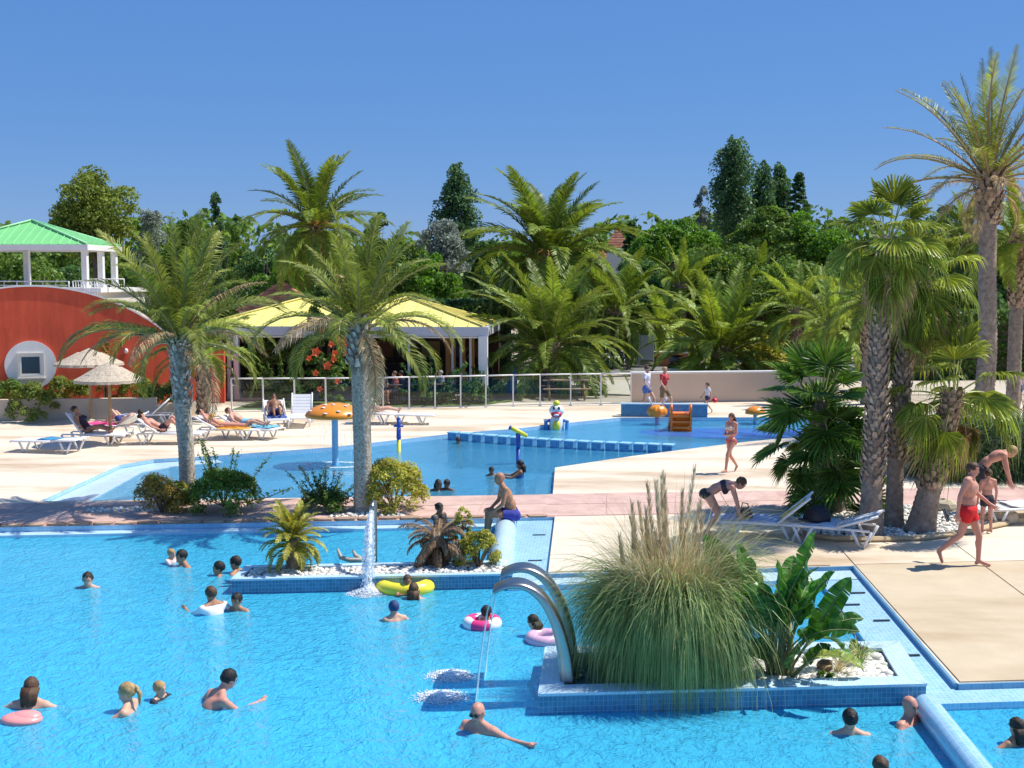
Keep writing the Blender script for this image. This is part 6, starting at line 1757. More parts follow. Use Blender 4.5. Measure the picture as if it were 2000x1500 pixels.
# play animal with open red mouth
g = G(1087, 845, -.25)
M_wpl = mat('white_toy', (.80, .80, .80), .3, .02, 3); M_redpl = mat('red_toy', (.60, .02, .05), .3, .05, 3); M_bk = mat('black_toy', (.02, .02, .02), .3)
e = empty('play_animal', (g.x, g.y, -.3), 0, 'white play animal with open red mouth, yellow belly and blue arms in the shallow pool', 'water toy', scale=.84)
mb = MB(); mb.lathe([(.28, 0), (.31, .15), (.29, .45), (.22, .66), (.14, .75)], m=M_wpl, n=20); mb.build('body', parent=e)
mb = MB(); mb.ell((0, -.22, .34), (.17, .13, .24), M_yelpl, 14, 10); mb.build('belly', parent=e)
mb = MB(); mb.ell((0, 0, .93), (.30, .26, .24), M_wpl, 18, 12); mb.build('head', parent=e)
mb = MB(); mb.ell((0, -.20, .80), (.22, .14, .12), M_redpl, 16, 10); mb.build('mouth', parent=e)
mb = MB(); mb.ell((0, -.30, .79), (.12, .07, .05), M_wpl, 10, 6); mb.build('tongue', parent=e)
for s in (-1, 1):
    mb = MB(); mb.ell((s * .1, -.22, 1.05), (.05, .04, .07), M_bk, 8, 6); mb.build('eye', parent=e)
    mb = MB(); mb.tube([(s * .26, -.02, .55), (s * .42, -.1, .5), (s * .40, -.16, .2), (s * .36, -.18, 0)], [.07, .08, .07, .06], mat('blue_toy', (.05, .25, .60), .35), n=10); mb.build('arm', parent=e)
    mb = MB(); mb.ell((s * .43, -.1, .56), (.09, .08, .05), M_wpl, 8, 6); mb.build('cuff', parent=e)
mb = MB(); mb.lathe([(.13, 0), (.14, .10), (.10, .16), (.05, .2)], (0, 0, 1.13), M_yelpl, 12); mb.build('cap', parent=e)

# pumpkin shaped fountain, slide
g = G(1284, 838, -.25)
e = empty('pumpkin_fountain', (g.x, g.y + .3, -.3), 0, 'small orange ribbed water feature on a pale post at the blue wall', 'water toy')
mb = MB(); mb.lathe([(.10, 0), (.07, .1), (.07, .55)], m=mat('lilac_post', (.35, .40, .70), .4), n=12); mb.build('post', parent=e)
mb = MB(); n = 40; prof = [(.05, .42), (.24, .45), (.33, .55), (.32, .68), (.22, .80), (.05, .85)]
V = []; F = []
for r_, z in prof:
    for k in range(n):
        a = 2 * PI * k / n; q_ = r_ * (1 + .06 * math.cos(10 * a)); V.append((q_ * math.cos(a), q_ * math.sin(a), z))
for i in range(len(prof) - 1):
    for k in range(n): F.append((i * n + k, i * n + (k + 1) % n, (i + 1) * n + (k + 1) % n, (i + 1) * n + k))
F += [tuple(range(n))[::-1], tuple(range(5 * n, 6 * n))]
mb.add(V, F, M_orange, True); mb.build('ribbed_head', parent=e)
for s in (-1, 1):
    mb = MB(); mb.tube([(s * .15, 0, .8), (s * .26, -.02, 1.0), (s * .30, -.02, 1.1)], [.03, .03, .05], M_wpl, n=7); mb.build('horn', parent=e)
g = G(1330, 850, -.25)
e = empty('slide', (g.x, g.y, -.3), 0, 'small bright orange plastic slide with ladder steps in the shallow pool', 'slide')
for s in (-1, 1):
    mb = MB(); mb.box((s * .31, 0, .42), (.07, .12, .85), M_orange2); mb.box((s * .31, .22, .62), (.07, .5, .35), M_orange2); mb.tube([(s * .31, -.04, .84), (s * .31, .06, 1.02), (s * .31, .3, 1.02), (s * .31, .5, .7)], .035, M_orange2, n=7)
    mb.tube([(s * .31, .5, .62), (s * .31, 1.0, .3), (s * .31, 1.5, .05)], .05, M_orange2, n=6); mb.build('side_frame', parent=e)
for i in range(4):
    mb = MB(); mb.box((0, -.04 + .03 * i, .12 + i * .18), (.58, .10, .07), M_orange2); mb.box((0, .03 + .03 * i, .05 + i * .18), (.58, .02, .15), M_orange2, M=Matrix.Rotation(R(-35), 3, 'X')); mb.build('step', parent=e)
mb = MB(); mb.box((0, .3, .74), (.58, .5, .04), M_orange2)
mb.add([(-.28, .5, .72), (.28, .5, .72), (.28, 1.5, .02), (-.28, 1.5, .02)], [(0, 1, 2, 3)], M_orange2); mb.build('chute', parent=e)
g = G(1482, 842, -.25)
e = empty('orange_fountain', (g.x, g.y + 1, -.3), 0, 'orange dome water toy half hidden behind the dwarf fan palm', 'water toy')
mb = MB(); mb.lathe([(.06, 0), (.06, .6)], m=M_bluepl, n=10); mb.build('post', parent=e)
mb = MB(); mb.lathe([(.05, .50), (.34, .52), (.33, .62), (.20, .74), (.05, .78)], m=M_orange, n=24); mb.build('dome', parent=e)

# bin, bench, bikes, sign board -------------------------------------------------
g = G(1000, 770)
e = empty('litter_bin', (g.x, g.y, 0), 0, 'tall blue litter bin with a lighter blue panel behind the glass fence', 'bin')
mb = MB(); mb.box((0, 0, .58), (.42, .4, 1.05), mat('bin_blue', (.04, .16, .38), .5)); mb.build('bin_body', parent=e)
mb = MB(); mb.box((.06, -.21, .5), (.22, .02, .7), mat('bin_light', (.20, .45, .68), .5)); mb.build('panel', parent=e)
mb = MB(); mb.box((0, 0, 1.14), (.48, .46, .07), mat('bin_blue2', (.03, .12, .30), .5)); mb.build('lid', parent=e)
M_wood = mat('bench_wood', (.33, .22, .13), .8, .2, 6, stretch=(1, 6, 6))
g = G(1105, 778)
e = empty('picnic_bench', (g.x, g.y, 0), .1, 'weathered wooden picnic bench behind the glass fence', 'bench')
for i in range(4): mb = MB(); mb.box((0, -.25 + i * .15, .74), (1.9, .13, .04), M_wood); mb.build('table_board', parent=e)
for y in (-.72, .72): mb = MB(); mb.box((0, y, .44), (1.9, .25, .04), M_wood); mb.build('seat_board', parent=e)
for x in (-.7, .7):
    mb = MB(); mb.tube([(x, -.75, 0), (x, -.22, .72)], .04, M_wood, n=4); mb.tube([(x, .75, 0), (x, .22, .72)], .04, M_wood, n=4); mb.box((x, 0, .40), (.06, 1.6, .09), M_wood); mb.build('trestle', parent=e)
def bike(g, rz, col, label):
    e = empty('bicycle', (g.x, g.y, 0), rz, label, 'bicycle', 'bicycles parked beyond the fence')
    m = mat('bike_' + '_'.join(str(int(c * 99)) for c in col), col, .4, .05, 3)
    for x in (-.52, .52):
        mb = MB(); pts = [(x + .33 * math.cos(a), 0, .34 + .33 * math.sin(a)) for a in [2 * PI * k / 20 for k in range(21)]]; mb.tube(pts, .022, M_bk, n=5, cap=False)
        for k in range(8): a = PI * k / 8; mb.tube([(x - .32 * math.cos(a), 0, .34 - .32 * math.sin(a)), (x + .32 * math.cos(a), 0, .34 + .32 * math.sin(a))], .004, M_steel, n=3, cap=False)
        mb.build('wheel', parent=e)
    mb = MB(); A1 = (-.52, 0, .34); B1 = (-.1, 0, .30); S = (-.22, 0, .82); H1 = (.36, 0, .84); W1 = (.52, 0, .34)
    for a, b in ((A1, B1), (A1, S), (B1, S), (S, H1), (B1, H1), (H1, W1)): mb.tube([a, b], .022, m, n=6)
    mb.build('frame', parent=e)
    mb = MB(); mb.ell((-.24, 0, .90), (.13, .07, .03), M_bk, 8, 5); mb.build('saddle', parent=e)
    mb = MB(); mb.tube([(.36, 0, .84), (.33, 0, 1.0)], .02, M_steel, n=5); mb.tube([(.28, -.27, 1.0), (.36, 0, 1.02), (.28, .27, 1.0)], .016, M_steel, n=5); mb.build('handlebar', parent=e)
g = G(1178, 722); bike(g, .3, (.5, .5, .52), 'light grey bicycle, left one of the pair beside the sign board')
g = G(1205, 722); bike(g, -.4, (.04, .05, .08), 'dark bicycle, right one of the pair beside the sign board')
g = G(1108, 722); bike(g, 1.2, (.6, .6, .6), 'pale bicycle standing beside the thick palm trunk')
e = empty('rack', (G(1140, 722).x, G(1140, 722).y, 0), 0, 'low metal bicycle rack right of the thick palm trunk', 'bicycle rack')
for i in range(4):
    mb = MB(); x = -.8 + i * .8; mb.tube([(x, 0, 0), (x, 0, .7), (x + .55, 0, .7), (x + .55, 0, 0)], .02, M_steel, n=5); mb.build('hoop', parent=e)
g = G(1262, 716)
e = empty('notice_board', (g.x, g.y, 0), 0, 'grey notice board on a post beside the bicycles', 'sign')
mb = MB(); mb.box((0, 0, 1.05), (.72, .07, 1.35), mat('board_grey', (.42, .44, .48), .5, .1, 6)); mb.build('board', parent=e)
for s in (-1, 1): mb = MB(); mb.box((s * .4, 0, .9), (.05, .08, 1.8), M_white); mb.build('post', parent=e)
# low orange and beige boxes of planting beyond the road
def lowbox(px, py, Y, w, h, m, label):
    g = P(px, py, Y); mb = MB(); mb.box((0, 0, h / 2), (w, 1.2, h), m); mb.box((0, 0, h + .04), (w + .1, 1.3, .08), M_cream)
    o = mb.build('planter_box'); o.location = (g.x, Y, 0); tag(o, label, 'planter')
M_terra2 = mat('terracotta_wall', (.45, .16, .08), .8, .1, 2)
lowbox(1150, 700, 68, 3.2, .8, M_terra2, 'dark red planter box behind the bicycles')
lowbox(1225, 690, 74, 3.0, .8, M_terra2, 'red planter box left of the notice board')
lowbox(1310, 700, 66, 1.8, .7, M_terra2, 'reddish brown planter box right of the notice board')
lowbox(1480, 705, 62.5, 1.6, .9, M_terra2, 'bright terracotta planter box right of the short stout palm')
mb = MB(); mb.add([(0, 0, 0), (2.6, 0, 0), (0, 0, .8), (0, 3, 0), (2.6, 3, 0), (0, 3, .8)], [(0, 1, 2), (3, 5, 4), (1, 4, 5, 2), (0, 2, 5, 3)], mat('ramp_orange', (.62, .36, .16), .8, .08, 2)); o = mb.build('ramp'); o.location = (P(1502, 700, 61.5).x, 61.5, 0); tag(o, 'pale orange sloping ramp right of the terracotta box', 'ramp')
lowbox(1355, 715, 59, 2.6, .25, M_wall_sand, 'low pale kerb box left of the short stout palm')
# scooter-like bike under the palm: simple dark motorbike
g = P(1335, 710, 61)
e = empty('motor_scooter', (g.x, 61, 0), .2, 'dark motor scooter parked in the shade left of the short stout palm', 'scooter')
for x in (-.6, .6): mb = MB(); mb.tube([(x, -.06, .25), (x, .06, .25)], .25, M_bk, n=16); mb.build('wheel', parent=e)
mb = MB(); mb.tube([(-.75, 0, .62), (-.4, 0, .68), (-.1, 0, .5), (.15, 0, .3), (.4, 0, .35), (.5, 0, .8), (.42, 0, 1.05)], [.14, .17, .15, .1, .1, .12, .06], mat('scooter_grey', (.18, .19, .22), .3), n=10); mb.build('body', parent=e)
mb = MB(); mb.ell((-.35, 0, .85), (.35, .13, .06), M_bk, 10, 6); mb.build('seat', parent=e)
mb = MB(); mb.tube([(.36, -.3, 1.08), (.42, 0, 1.1), (.36, .3, 1.08)], .018, M_bk, n=5); mb.build('handlebar', parent=e)
# rocks at the right, planks step
M_rock = mat('rock', (.50, .42, .30), .9, .2, 4, bump=.8)
for i, (px, py, s) in enumerate(((1845, 1002, .28), (1875, 1000, .2), (1962, 1022, .28), (1930, 1010, .18))):
    g = G(px, py); mb = MB(); mb.ell((0, 0, s * .45), (s, s * .7, s * .6), M_rock, 9, 6, smooth=False)
    for k in range(len(mb.v)): v = mb.v[k]; mb.v[k] = tuple(c * rnd.uniform(.88, 1.1) for c in v)
    o = mb.build('rock'); o.location = g; tag(o, ['yellowish rock nearest the leaning fan palm foot', 'small yellowish rock behind the man in red trunks', 'large yellowish rock under the lounger at the right edge', 'small rock between the boy and the right edge lounger'][i], 'rock')
mb = MB(); mb.box((0, 0, .06), (4.2, .8, .11), M_kerb); o = mb.build('low_step'); o.location = (9.6, 24.1, 0); o.rotation_euler = (0, 0, .16); tag(o, 'low yellowish kerb step behind the man in red trunks', 'step')
# ================================================================== PEOPLE
# facing -Y locally, left hand side is +X; one continuous remeshed body per person
BASE = dict(pel=(0, 0, .96), wst=(0, .0, 1.12), chs=(0, 0, 1.30), nck=(0, .01, 1.47), hed=(0, -.015, 1.635),
            shl=(.175, .01, 1.42), ell=(.235, .03, 1.14), wrl=(.25, -.03, .90), hal=(.25, -.05, .81),
            shr=(-.175, .01, 1.42), elr=(-.235, .03, 1.14), wrr=(-.25, -.03, .90), har=(-.25, -.05, .81),
            hpl=(.09, 0, .93), knl=(.095, -.02, .50), anl=(.09, .02, .09), tol=(.10, -.15, .03),
            hpr=(-.09, 0, .93), knr=(-.095, -.02, .50), anr=(-.09, .02, .09), tor=(-.10, -.15, .03))
def V3(a): return Vector(a)
def cap_mesh(a, b, ra, rb, n=10, k=3):
    """closed tapered capsule"""
    a = V3(a); b = V3(b); d = (b - a); L_ = d.length
    if L_ < 1e-5: d = Vector((0, 0, 1)); L_ = 1e-5
    d = d / L_; u = d.cross(Vector((0, 1, 0)) if abs(d.y) < .9 else Vector((1, 0, 0))).normalized(); w = d.cross(u)
    V = []; F = []; rings = []
    for i in range(k + 1):
        t = PI / 2 * i / k; rings.append((a - d * ra * math.cos(t), ra * math.sin(t)))
    for i in range(k + 1):
        t = PI / 2 * i / k; rings.append((b + d * rb * math.sin(t), rb * math.cos(t)))
    for c, r_ in rings:
        for j in range(n):
            an = 2 * PI * j / n; V.append(c + (u * math.cos(an) + w * math.sin(an)) * max(r_, 1e-4))
    for i in range(len(rings) - 1):
        for j in range(n): F.append((i * n + j, i * n + (j + 1) % n, (i + 1) * n + (j + 1) % n, (i + 1) * n + j))
    F.append(tuple(range(n))[::-1]); F.append(tuple(range((len(rings) - 1) * n, len(rings) * n)))
    return V, F
def frame_of(z, x):
    z = z.normalized(); x = (x - z * x.dot(z)).normalized(); y = z.cross(x)
    return Matrix((x, y, z)).transposed()
SK = {}
def skin(c, k):
    key = 'skin_' + k
    return SK.setdefault(key, mat(key, c, .5, .06, 9, spec=.35))
SKIN = {'fair': (.62, .36, .25), 'pink': (.60, .28, .20), 'tan': (.42, .21, .12), 'brown': (.26, .125, .07), 'deep': (.16, .075, .045)}
HAIRC = {'black': (.012, .010, .010), 'dark': (.03, .018, .012), 'brown': (.09, .045, .022), 'blond': (.42, .27, .11), 'grey': (.3, .28, .26), 'red': (.22, .07, .025)}
M_eye = mat('eye_dark', (.03, .02, .02), .3); M_lip = mat('lips', (.42, .12, .10), .5)
M_shade = mat('sunglasses', (.015, .015, .018), .1)

def person(loc_, rz, label, pose=None, scale=1.0, sk='tan', hair=('short', 'dark'), wear=(), build=1.0, vox=.019, fem=False, look=(0, -1, 0), group=None, glasses=False, kid=False, hscale=1.0, rot=None, cat='person'):
    J = {k: V3(v) for k, v in BASE.items()}
    for k, v in (pose or {}).items(): J[k] = V3(v)
    J['hed'] = J['hed'].lerp(J['nck'], .20)
    e = empty('person', loc_, rz, label, cat, group, scale)
    if rot is not None: e.rotation_euler = rot
    B = build
    W = .92 if fem else 1.0
    prim = []
    def C(a, b, ra, rb): prim.append(cap_mesh(J[a] if isinstance(a, str) else a, J[b] if isinstance(b, str) else b, ra, rb))
    hx_ = (J['shl'] - J['shr']); spine = J['nck'] - J['pel']
    Mt = frame_of(J['nck'] - J['wst'], hx_); Mp = frame_of(J['wst'] - J['pel'], J['hpl'] - J['hpr'])
    def E(c, r_, M): mb = MB(); mb.ell(tuple(c), r_, None, 14, 10, M=M); prim.append(([V3(v) for v in mb.v], mb.f))
    E(J['chs'] + Mt @ Vector((0, 0, .0)), (.155 * W * B, .105 * B, .17), Mt)
    E(J['chs'] + Mt @ Vector((0, -.03 if not fem else -.045, .04)), (.12 * W * B, .085 * B, .09), Mt)
    E(J['wst'], (.128 * W * B, .095 * B * (1.12 if B > 1.05 else 1), .14), Mp)
    E(J['pel'], (.15 * (1.03 if fem else 1) * B, .108 * B, .12), Mp)
    E(J['pel'] + Mp @ Vector((.07, .055, -.05)), (.08, .075, .09), Mp); E(J['pel'] + Mp @ Vector((-.07, .055, -.05)), (.08, .075, .09), Mp)
    if fem:
        for s in (-1, 1): E(J['chs'] + Mt @ Vector((s * .07, -.105, -.01)), (.055, .05, .055), Mt)
    C('chs', 'nck', .085 * B, .060)
    nb_ = J['nck'].lerp(J['hed'], .22)
    for s in 'lr': C(nb_, J['nck'].lerp(J['sh' + s], .75), .045, .052 * B)
    for s in 'lr':
        C(J['chs'] + (J['sh' + s] - J['chs']) * .35 + Vector((0, 0, .02)), 'sh' + s, .075 * B, .060 * B)
        C('sh' + s, 'el' + s, .052 * B * W, .040 * W); C('el' + s, 'wr' + s, .040 * W, .027)
        C('hp' + s, 'kn' + s, .086 * B * (1.02 if fem else 1), .054); C('kn' + s, 'an' + s, .055, .036)
        mid = J['kn' + s].lerp(J['an' + s], .28); back = (J['kn' + s] - J['an' + s]).normalized()
        prim.append(cap_mesh(mid + Vector((0, .018, 0)), J['kn' + s].lerp(J['an' + s], .45) + Vector((0, .012, 0)), .047, .04))
        C('an' + s, 'to' + s, .038, .027)
        heel = J['an' + s] + (J['an' + s] - J['to' + s]).normalized() * .03 + Vector((0, 0, -.045)); prim.append(cap_mesh(J['an' + s], heel, .036, .032))
        # palm
        hd = (J['ha' + s] - J['wr' + s]); C(J['wr' + s], J['wr' + s] + hd * .9, .026, .036)
    C('nck', 'hed', .056 * (1 if not fem else .88), .056 * (1 if not fem else .88))
    # head: frame from look
    lk = V3(look).normalized(); upv = (J['hed'] - J['nck']).normalized(); upv = (upv * .6 + Vector((0, 0, .4))).normalized()
    yv = -lk; yv = (yv - upv * yv.dot(upv)).normalized(); xv = yv.cross(upv)
    MH = Matrix((xv, yv, upv)).transposed(); hc = J['hed']; hs_ = hscale * (1.18 if kid else 1.0)
    def HH(v): return hc + MH @ (Vector(v) * hs_)
    def EH(c, r_): mb = MB(); mb.ell((0, 0, 0), tuple(a * hs_ for a in r_), None, 14, 10, M=MH); prim.append(([V3(v) + HH(c) for v in mb.v], mb.f))
    EH((0, .012, .025), (.076, .096, .092)); EH((0, -.022, -.045), (.056, .066, .070)); EH((0, -.045, -.075), (.034, .034, .030))
    EH((0, -.088, -.020), (.013, .018, .024)); EH((0, -.03, .02), (.066, .062, .05))
    for s in (-1, 1): EH((s * .077, .012, -.012), (.010, .017, .026))
    V = []; F = []
    for v, f in prim:
        o_ = len(V); V += [tuple(a) for a in v]; F += [tuple(i + o_ for i in g_) for g_ in f]
    me = bpy.data.meshes.new('body'); me.from_pydata(V, [], F); me.update()
    tmp = bpy.data.objects.new('tmp_body', me); COL.objects.link(tmp)
    md = tmp.modifiers.new('r', 'REMESH'); md.mode = 'VOXEL'; md.voxel_size = vox; md.use_smooth_shade = True
    ms = tmp.modifiers.new('s', 'SMOOTH'); ms.factor = .5; ms.iterations = 3
    dg = bpy.context.evaluated_depsgraph_get(); ev = tmp.evaluated_get(dg); m2 = bpy.data.meshes.new_from_object(ev)
    bpy.data.objects.remove(tmp); bpy.data.meshes.remove(me)
    nv = len(m2.vertices); co = np.empty(nv * 3, np.float32); m2.vertices.foreach_get('co', co); co = co.reshape(-1, 3)
    no = np.empty(nv * 3, np.float32); m2.vertices.foreach_get('normal', no); no = no.reshape(-1, 3)
    fl = [tuple(p.vertices) for p in m2.polygons]
    bpy.data.meshes.remove(m2)
    # fingers, eyes and lips joined into the same body mesh
    mb = MB(); ms_ = skin(SKIN[sk], sk)
    mb.v = [tuple(map(float, c)) for c in co]; mb.f = [list(f) for f in fl]; mb.mats = [ms_]; mb.m = [0] * len(fl); mb.smooth = [True] * len(fl)
    for s in 'lr':
        w = J['wr' + s]; h = J['ha' + s]; d = (h - w).normalized(); sd = 1 if s == 'l' else -1
        side = d.cross(Vector((1, 0, 0)) if abs(d.x) < .8 else Vector((0, 0, 1))).normalized(); nrm_ = side.cross(d)
        for k, (off, ln) in enumerate(((-.027, .062), (-.009, .075), (.009, .070), (.026, .054))):
            r0 = w + d * .062 + side * off; m1 = r0 + d * (.03 + ln * .5) + side * off * .3 + nrm_ * .008; m3 = m1 + d * ln * .5 + nrm_ * .022 * (1)
            mb.tube([r0, m1, m3], [.0095, .009, .006], ms_, n=6)
        r0 = w + d * .02 + side * -.025; mb.tube([r0, r0 + d * .03 - side * .032, r0 + d * .065 - side * .036 + nrm_ * .01], [.012, .010, .007], ms_, n=6)
    for s in (-1, 1):
        mb.ell(tuple(HH((s * .029, -.082, .012))), tuple(a * hs_ for a in (.013, .006, .007)), M_eye, 8, 6, M=MH)
        mb.tube([HH((s * .015, -.088, .030)), HH((s * .03, -.088, .034)), HH((s * .045, -.078, .028))], .004, M_eye, n=4)
    mb.ell(tuple(HH((0, -.084, -.055))), tuple(a * hs_ for a in (.022, .008, .007)), M_lip, 8, 5, M=MH)
    bo = mb.build('body', parent=e)
    fv = np.array([f if len(f) == 4 else tuple(f) + (f[-1],) for f in fl])
    cent = co[fv].mean(1)
    # bone weights: which limb is each face on
    bones = {'torso': (J['wst'], J['nck'], .15), 'pelvis': (J['pel'], J['wst'], .13), 'head': (J['nck'] + (J['hed'] - J['nck']) * .5, J['hed'], .09)}
    for s in 'lr':
        bones['ua' + s] = (J['sh' + s], J['el' + s], .05); bones['fa' + s] = (J['el' + s], J['wr' + s], .035); bones['hand' + s] = (J['wr' + s], J['ha' + s], .035)
        bones['th' + s] = (J['hp' + s], J['kn' + s], .08); bones['sn' + s] = (J['kn' + s], J['an' + s], .05); bones['ft' + s] = (J['an' + s], J['to' + s], .04)
    names = list(bones); D = []; Tt = []
    for nme in names:
        a, b, r_ = bones[nme]; a = np.array(a); b = np.array(b); ab = b - a
        t = ((cent - a) @ ab) / (ab @ ab); tc = np.clip(t, 0, 1); D.append(np.linalg.norm(cent - (a + tc[:, None] * ab), axis=1) / r_); Tt.append(t)
    D = np.array(D); Tt = np.array(Tt); near = D.argmin(0); tn = Tt[near, np.arange(len(near))]
    def region(spec):
        msk = np.zeros(len(near), bool)
        for nme, lo, hi in spec:
            for i, b in enumerate(names):
                if b == nme or (b[:-1] == nme and b[-1] in 'lr'): msk |= (near == i) & (tn >= lo) & (tn <= hi)
        return msk
    for (kind, col, *rest) in wear:
        m = mat('wear_' + '_'.join(str(int(c * 99)) for c in col), col, .8, .10, 8, bump=.3)
        thick = {'trunks': .019, 'shirt': .016, 'bikini': .006, 'top': .006, 'suit': .006, 'rash': .007, 'skirt': .02, 'long': .02, 'armband': .03}[kind]
        reg = {'trunks': [('pelvis', -9, .45), ('th', -9, .42)], 'shirt': [('torso', -9, .93), ('pelvis', -.3, 9), ('ua', -9, .6)], 'bikini': [('pelvis', -9, .18), ('th', -9, .03)],
               'top': [('torso', .36, .62)], 'suit': [('torso', -9, .72), ('pelvis', -9, 9), ('th', -9, .02)], 'rash': [('torso', -9, .93), ('pelvis', .2, 9), ('ua', -9, .9)],
               'skirt': [('pelvis', -9, .5), ('th', -9, .8)], 'long': [('pelvis', -9, .6), ('th', -9, 9), ('sn', -9, .8)], 'armband': [('ua', .3, .8)]}[kind]
        msk = region(reg)
        if not msk.any(): continue
        f2 = fv[msk]; used, inv = np.unique(f2.ravel(), return_inverse=True)
        vv = co[used] + no[used] * thick; ff = inv.reshape(-1, 4)
        fl2 = [tuple(dict.fromkeys(f)) for f in ff.tolist()]
        mm = bpy.data.meshes.new(kind); mm.from_pydata(vv.tolist(), [], fl2); mm.materials.append(m); mm.polygons.foreach_set('use_smooth', [True] * len(fl2)); mm.update()
        nm = {'bikini': 'bikini_bottom', 'top': 'bikini_top', 'suit': 'swimsuit', 'rash': 'swim_shirt', 'long': 'trousers', 'trunks': 'swim_trunks'}.get(kind, kind)
        link(nm, mm, e)
    # hair
    hk, hcol = hair
    if hk != 'bald':
        mh = mat('hair_' + (hcol if isinstance(hcol, str) else 'cap'), HAIRC[hcol] if isinstance(hcol, str) else hcol, .55, .3, 30, bump=.6, bscale=60, spec=.4)
        q = random.Random(int(abs(loc_[0] * 91 + loc_[1] * 37)) + len(label)); mb = MB(); n, k = 20, 12
        V = []; F = []
        for i in range(k + 1):
            th = PI * i / k
            for j in range(n):
                ph = 2 * PI * j / n; j_ = 1 + q.uniform(-.05, .07) if hk != 'cap' else 1
                V.append(Vector((.083 * math.sin(th) * math.cos(ph), .103 * math.sin(th) * math.sin(ph), .098 * math.cos(th))) * j_ + Vector((0, .014, .028)))
        for i in range(k):
            for j in range(n):
                c = (V[i * n + j] + V[(i + 1) * n + (j + 1) % n]) / 2
                if (c.y < -.045 and c.z < .065) or (c.z < .005 and c.y < .0) or c.z < (-.045 if hk != 'long' else -.06): continue
                F.append((i * n + j, i * n + (j + 1) % n, (i + 1) * n + (j + 1) % n, (i + 1) * n + j))
        mb.add([HH(v) for v in V], F, mh, True)
        if hk == 'long':
            for t in range(26):
                a = PI * (t / 25) ; x = .085 * math.cos(a); y = .03 + .075 * math.sin(a)
                l = q.uniform(.19, .30)
                p0 = HH((x, y, .0)); p1 = p0.lerp(J['nck'] + MH @ Vector((x * 1.0, y + .05, 0)), .55); p2 = p1 + Vector((0, 0, -l * .5)) + MH @ Vector((0, .015, 0))
                mb.tube([p0, p1, p2], [.024, .02, .006], mh, n=5)
        if hk == 'tail' or hk == 'bun':
            mb.ell(tuple(HH((0, .115, .05))), (.032, .032, .032), mh, 8, 6)
            if hk == 'tail': mb.tube([HH((0, .12, .05)), HH((0, .15, -.03)), HH((0, .13, -.16))], [.025, .03, .008], mh, n=7)
        mb.build('hair' if hk != 'cap' else 'swim_cap', parent=e)
    if glasses:
        mb = MB()
        for s in (-1, 1):
            mb.ell(tuple(HH((s * .031, -.094, .010))), tuple(a * hs_ for a in (.027, .008, .020)), M_shade, 10, 6, M=MH); mb.tube([HH((s * .055, -.085, .014)), HH((s * .078, .01, .012))], .004, M_shade, n=4)
        mb.tube([HH((-.01, -.1, .014)), HH((.01, -.1, .014))], .004, M_shade, n=4); mb.build('sunglasses', parent=e)
    return e

def pose_shift(p, dz): return {k: (v[0], v[1], v[2] + dz) for k, v in p.items()}
def full(**kw):
    d = dict(BASE); d.update(kw); return d
# swimmers: neck height above the water in zn (metres at scale 1)
def swim(zn=.06, al='out', ar='out', lean=0.0, sit=True):
    d = dict(BASE); dz = zn - 1.49
    d = pose_shift(d, dz)
    def arm(s, k):
        sh = Vector(d['sh' + s]); sd = 1 if s == 'l' else -1
        if k == 'out': return sh + Vector((sd * .20, -.08, -.18)), sh + Vector((sd * .36, -.22, -.17)), sh + Vector((sd * .43, -.28, -.16))
        if k == 'fwd': return sh + Vector((sd * .06, -.25, -.14)), sh + Vector((sd * .02, -.48, -.10)), sh + Vector((sd * .0, -.57, -.09))
        if k == 'hug': return sh + Vector((sd * .10, -.20, -.10)), sh + Vector((-sd * .10, -.34, -.06)), sh + Vector((-sd * .18, -.36, -.05))
        if k == 'wide': return sh + Vector((sd * .26, -.07, -.12)), sh + Vector((sd * .48, -.18, -.11)), sh + Vector((sd * .57, -.22, -.10))
        return sh + Vector((sd * .08, -.02, -.28)), sh + Vector((sd * .10, -.12, -.50)), sh + Vector((sd * .10, -.15, -.58))
    for s, k in (('l', al), ('r', ar)):
        e_, w_, h_ = arm(s, k); d['el' + s] = e_; d['wr' + s] = w_; d['ha' + s] = h_
    if lean:
        for k in ('chs', 'nck', 'hed', 'shl', 'shr', 'ell', 'elr', 'wrl', 'wrr', 'hal', 'har', 'wst'):
            v = Vector(d[k]); v.y -= lean * (v.z - d['pel'][2]) ; d[k] = v
    for s in 'lr':
        sd = 1 if s == 'l' else -1; hp = Vector(d['hp' + s])
        d['kn' + s] = hp + Vector((sd * .04, -.18, -.36)); d['an' + s] = hp + Vector((sd * .04, .08, -.68)); d['to' + s] = hp + Vector((sd * .05, .0, -.84))
    return d
def S(px, py, rz, label, z=None, **kw):
    """py: where the water line cuts the body"""
    z = WZ if z is None else z
    g = G(px, py, z); ps = kw.pop('pose', None) or swim(**kw.pop('sw', {}))
    return person((g.x, g.y, z), rz, label, ps, **kw)
DK = (.02, .03, .10)
S(172, 1147, .25, 'dark haired boy treading water alone at the left with arms spread', scale=.88, sk='fair', hair=('short', 'dark'), kid=True, sw=dict(zn=.03, al='wide', ar='wide'))
S(370, 1103, -.9, 'dark haired man in the upper left of the near pool hugging a small child', sk='tan', hair=('short', 'black'), sw=dict(zn=.05, al='hug', ar='hug', lean=.2))
S(335, 1100, 1.2, 'small child in a pale swim top held by the dark haired man', scale=.62, sk='fair', hair=('short', 'blond'), kid=True, wear=(('rash', (.6, .5, .5)),), sw=dict(zn=.16, al='hug', ar='fwd'))
S(428, 1123, -1.3, 'dark haired boy in profile left of the island planter', scale=.85, sk='tan', hair=('short', 'black'), kid=True, sw=dict(zn=.02, al='fwd', ar='down'))
S(461, 1118, -1.7, 'man with close cropped hair at the left tip of the island planter', scale=1.0, sk='tan', hair=('short', 'dark'), sw=dict(zn=.05, al='down', ar='fwd'))
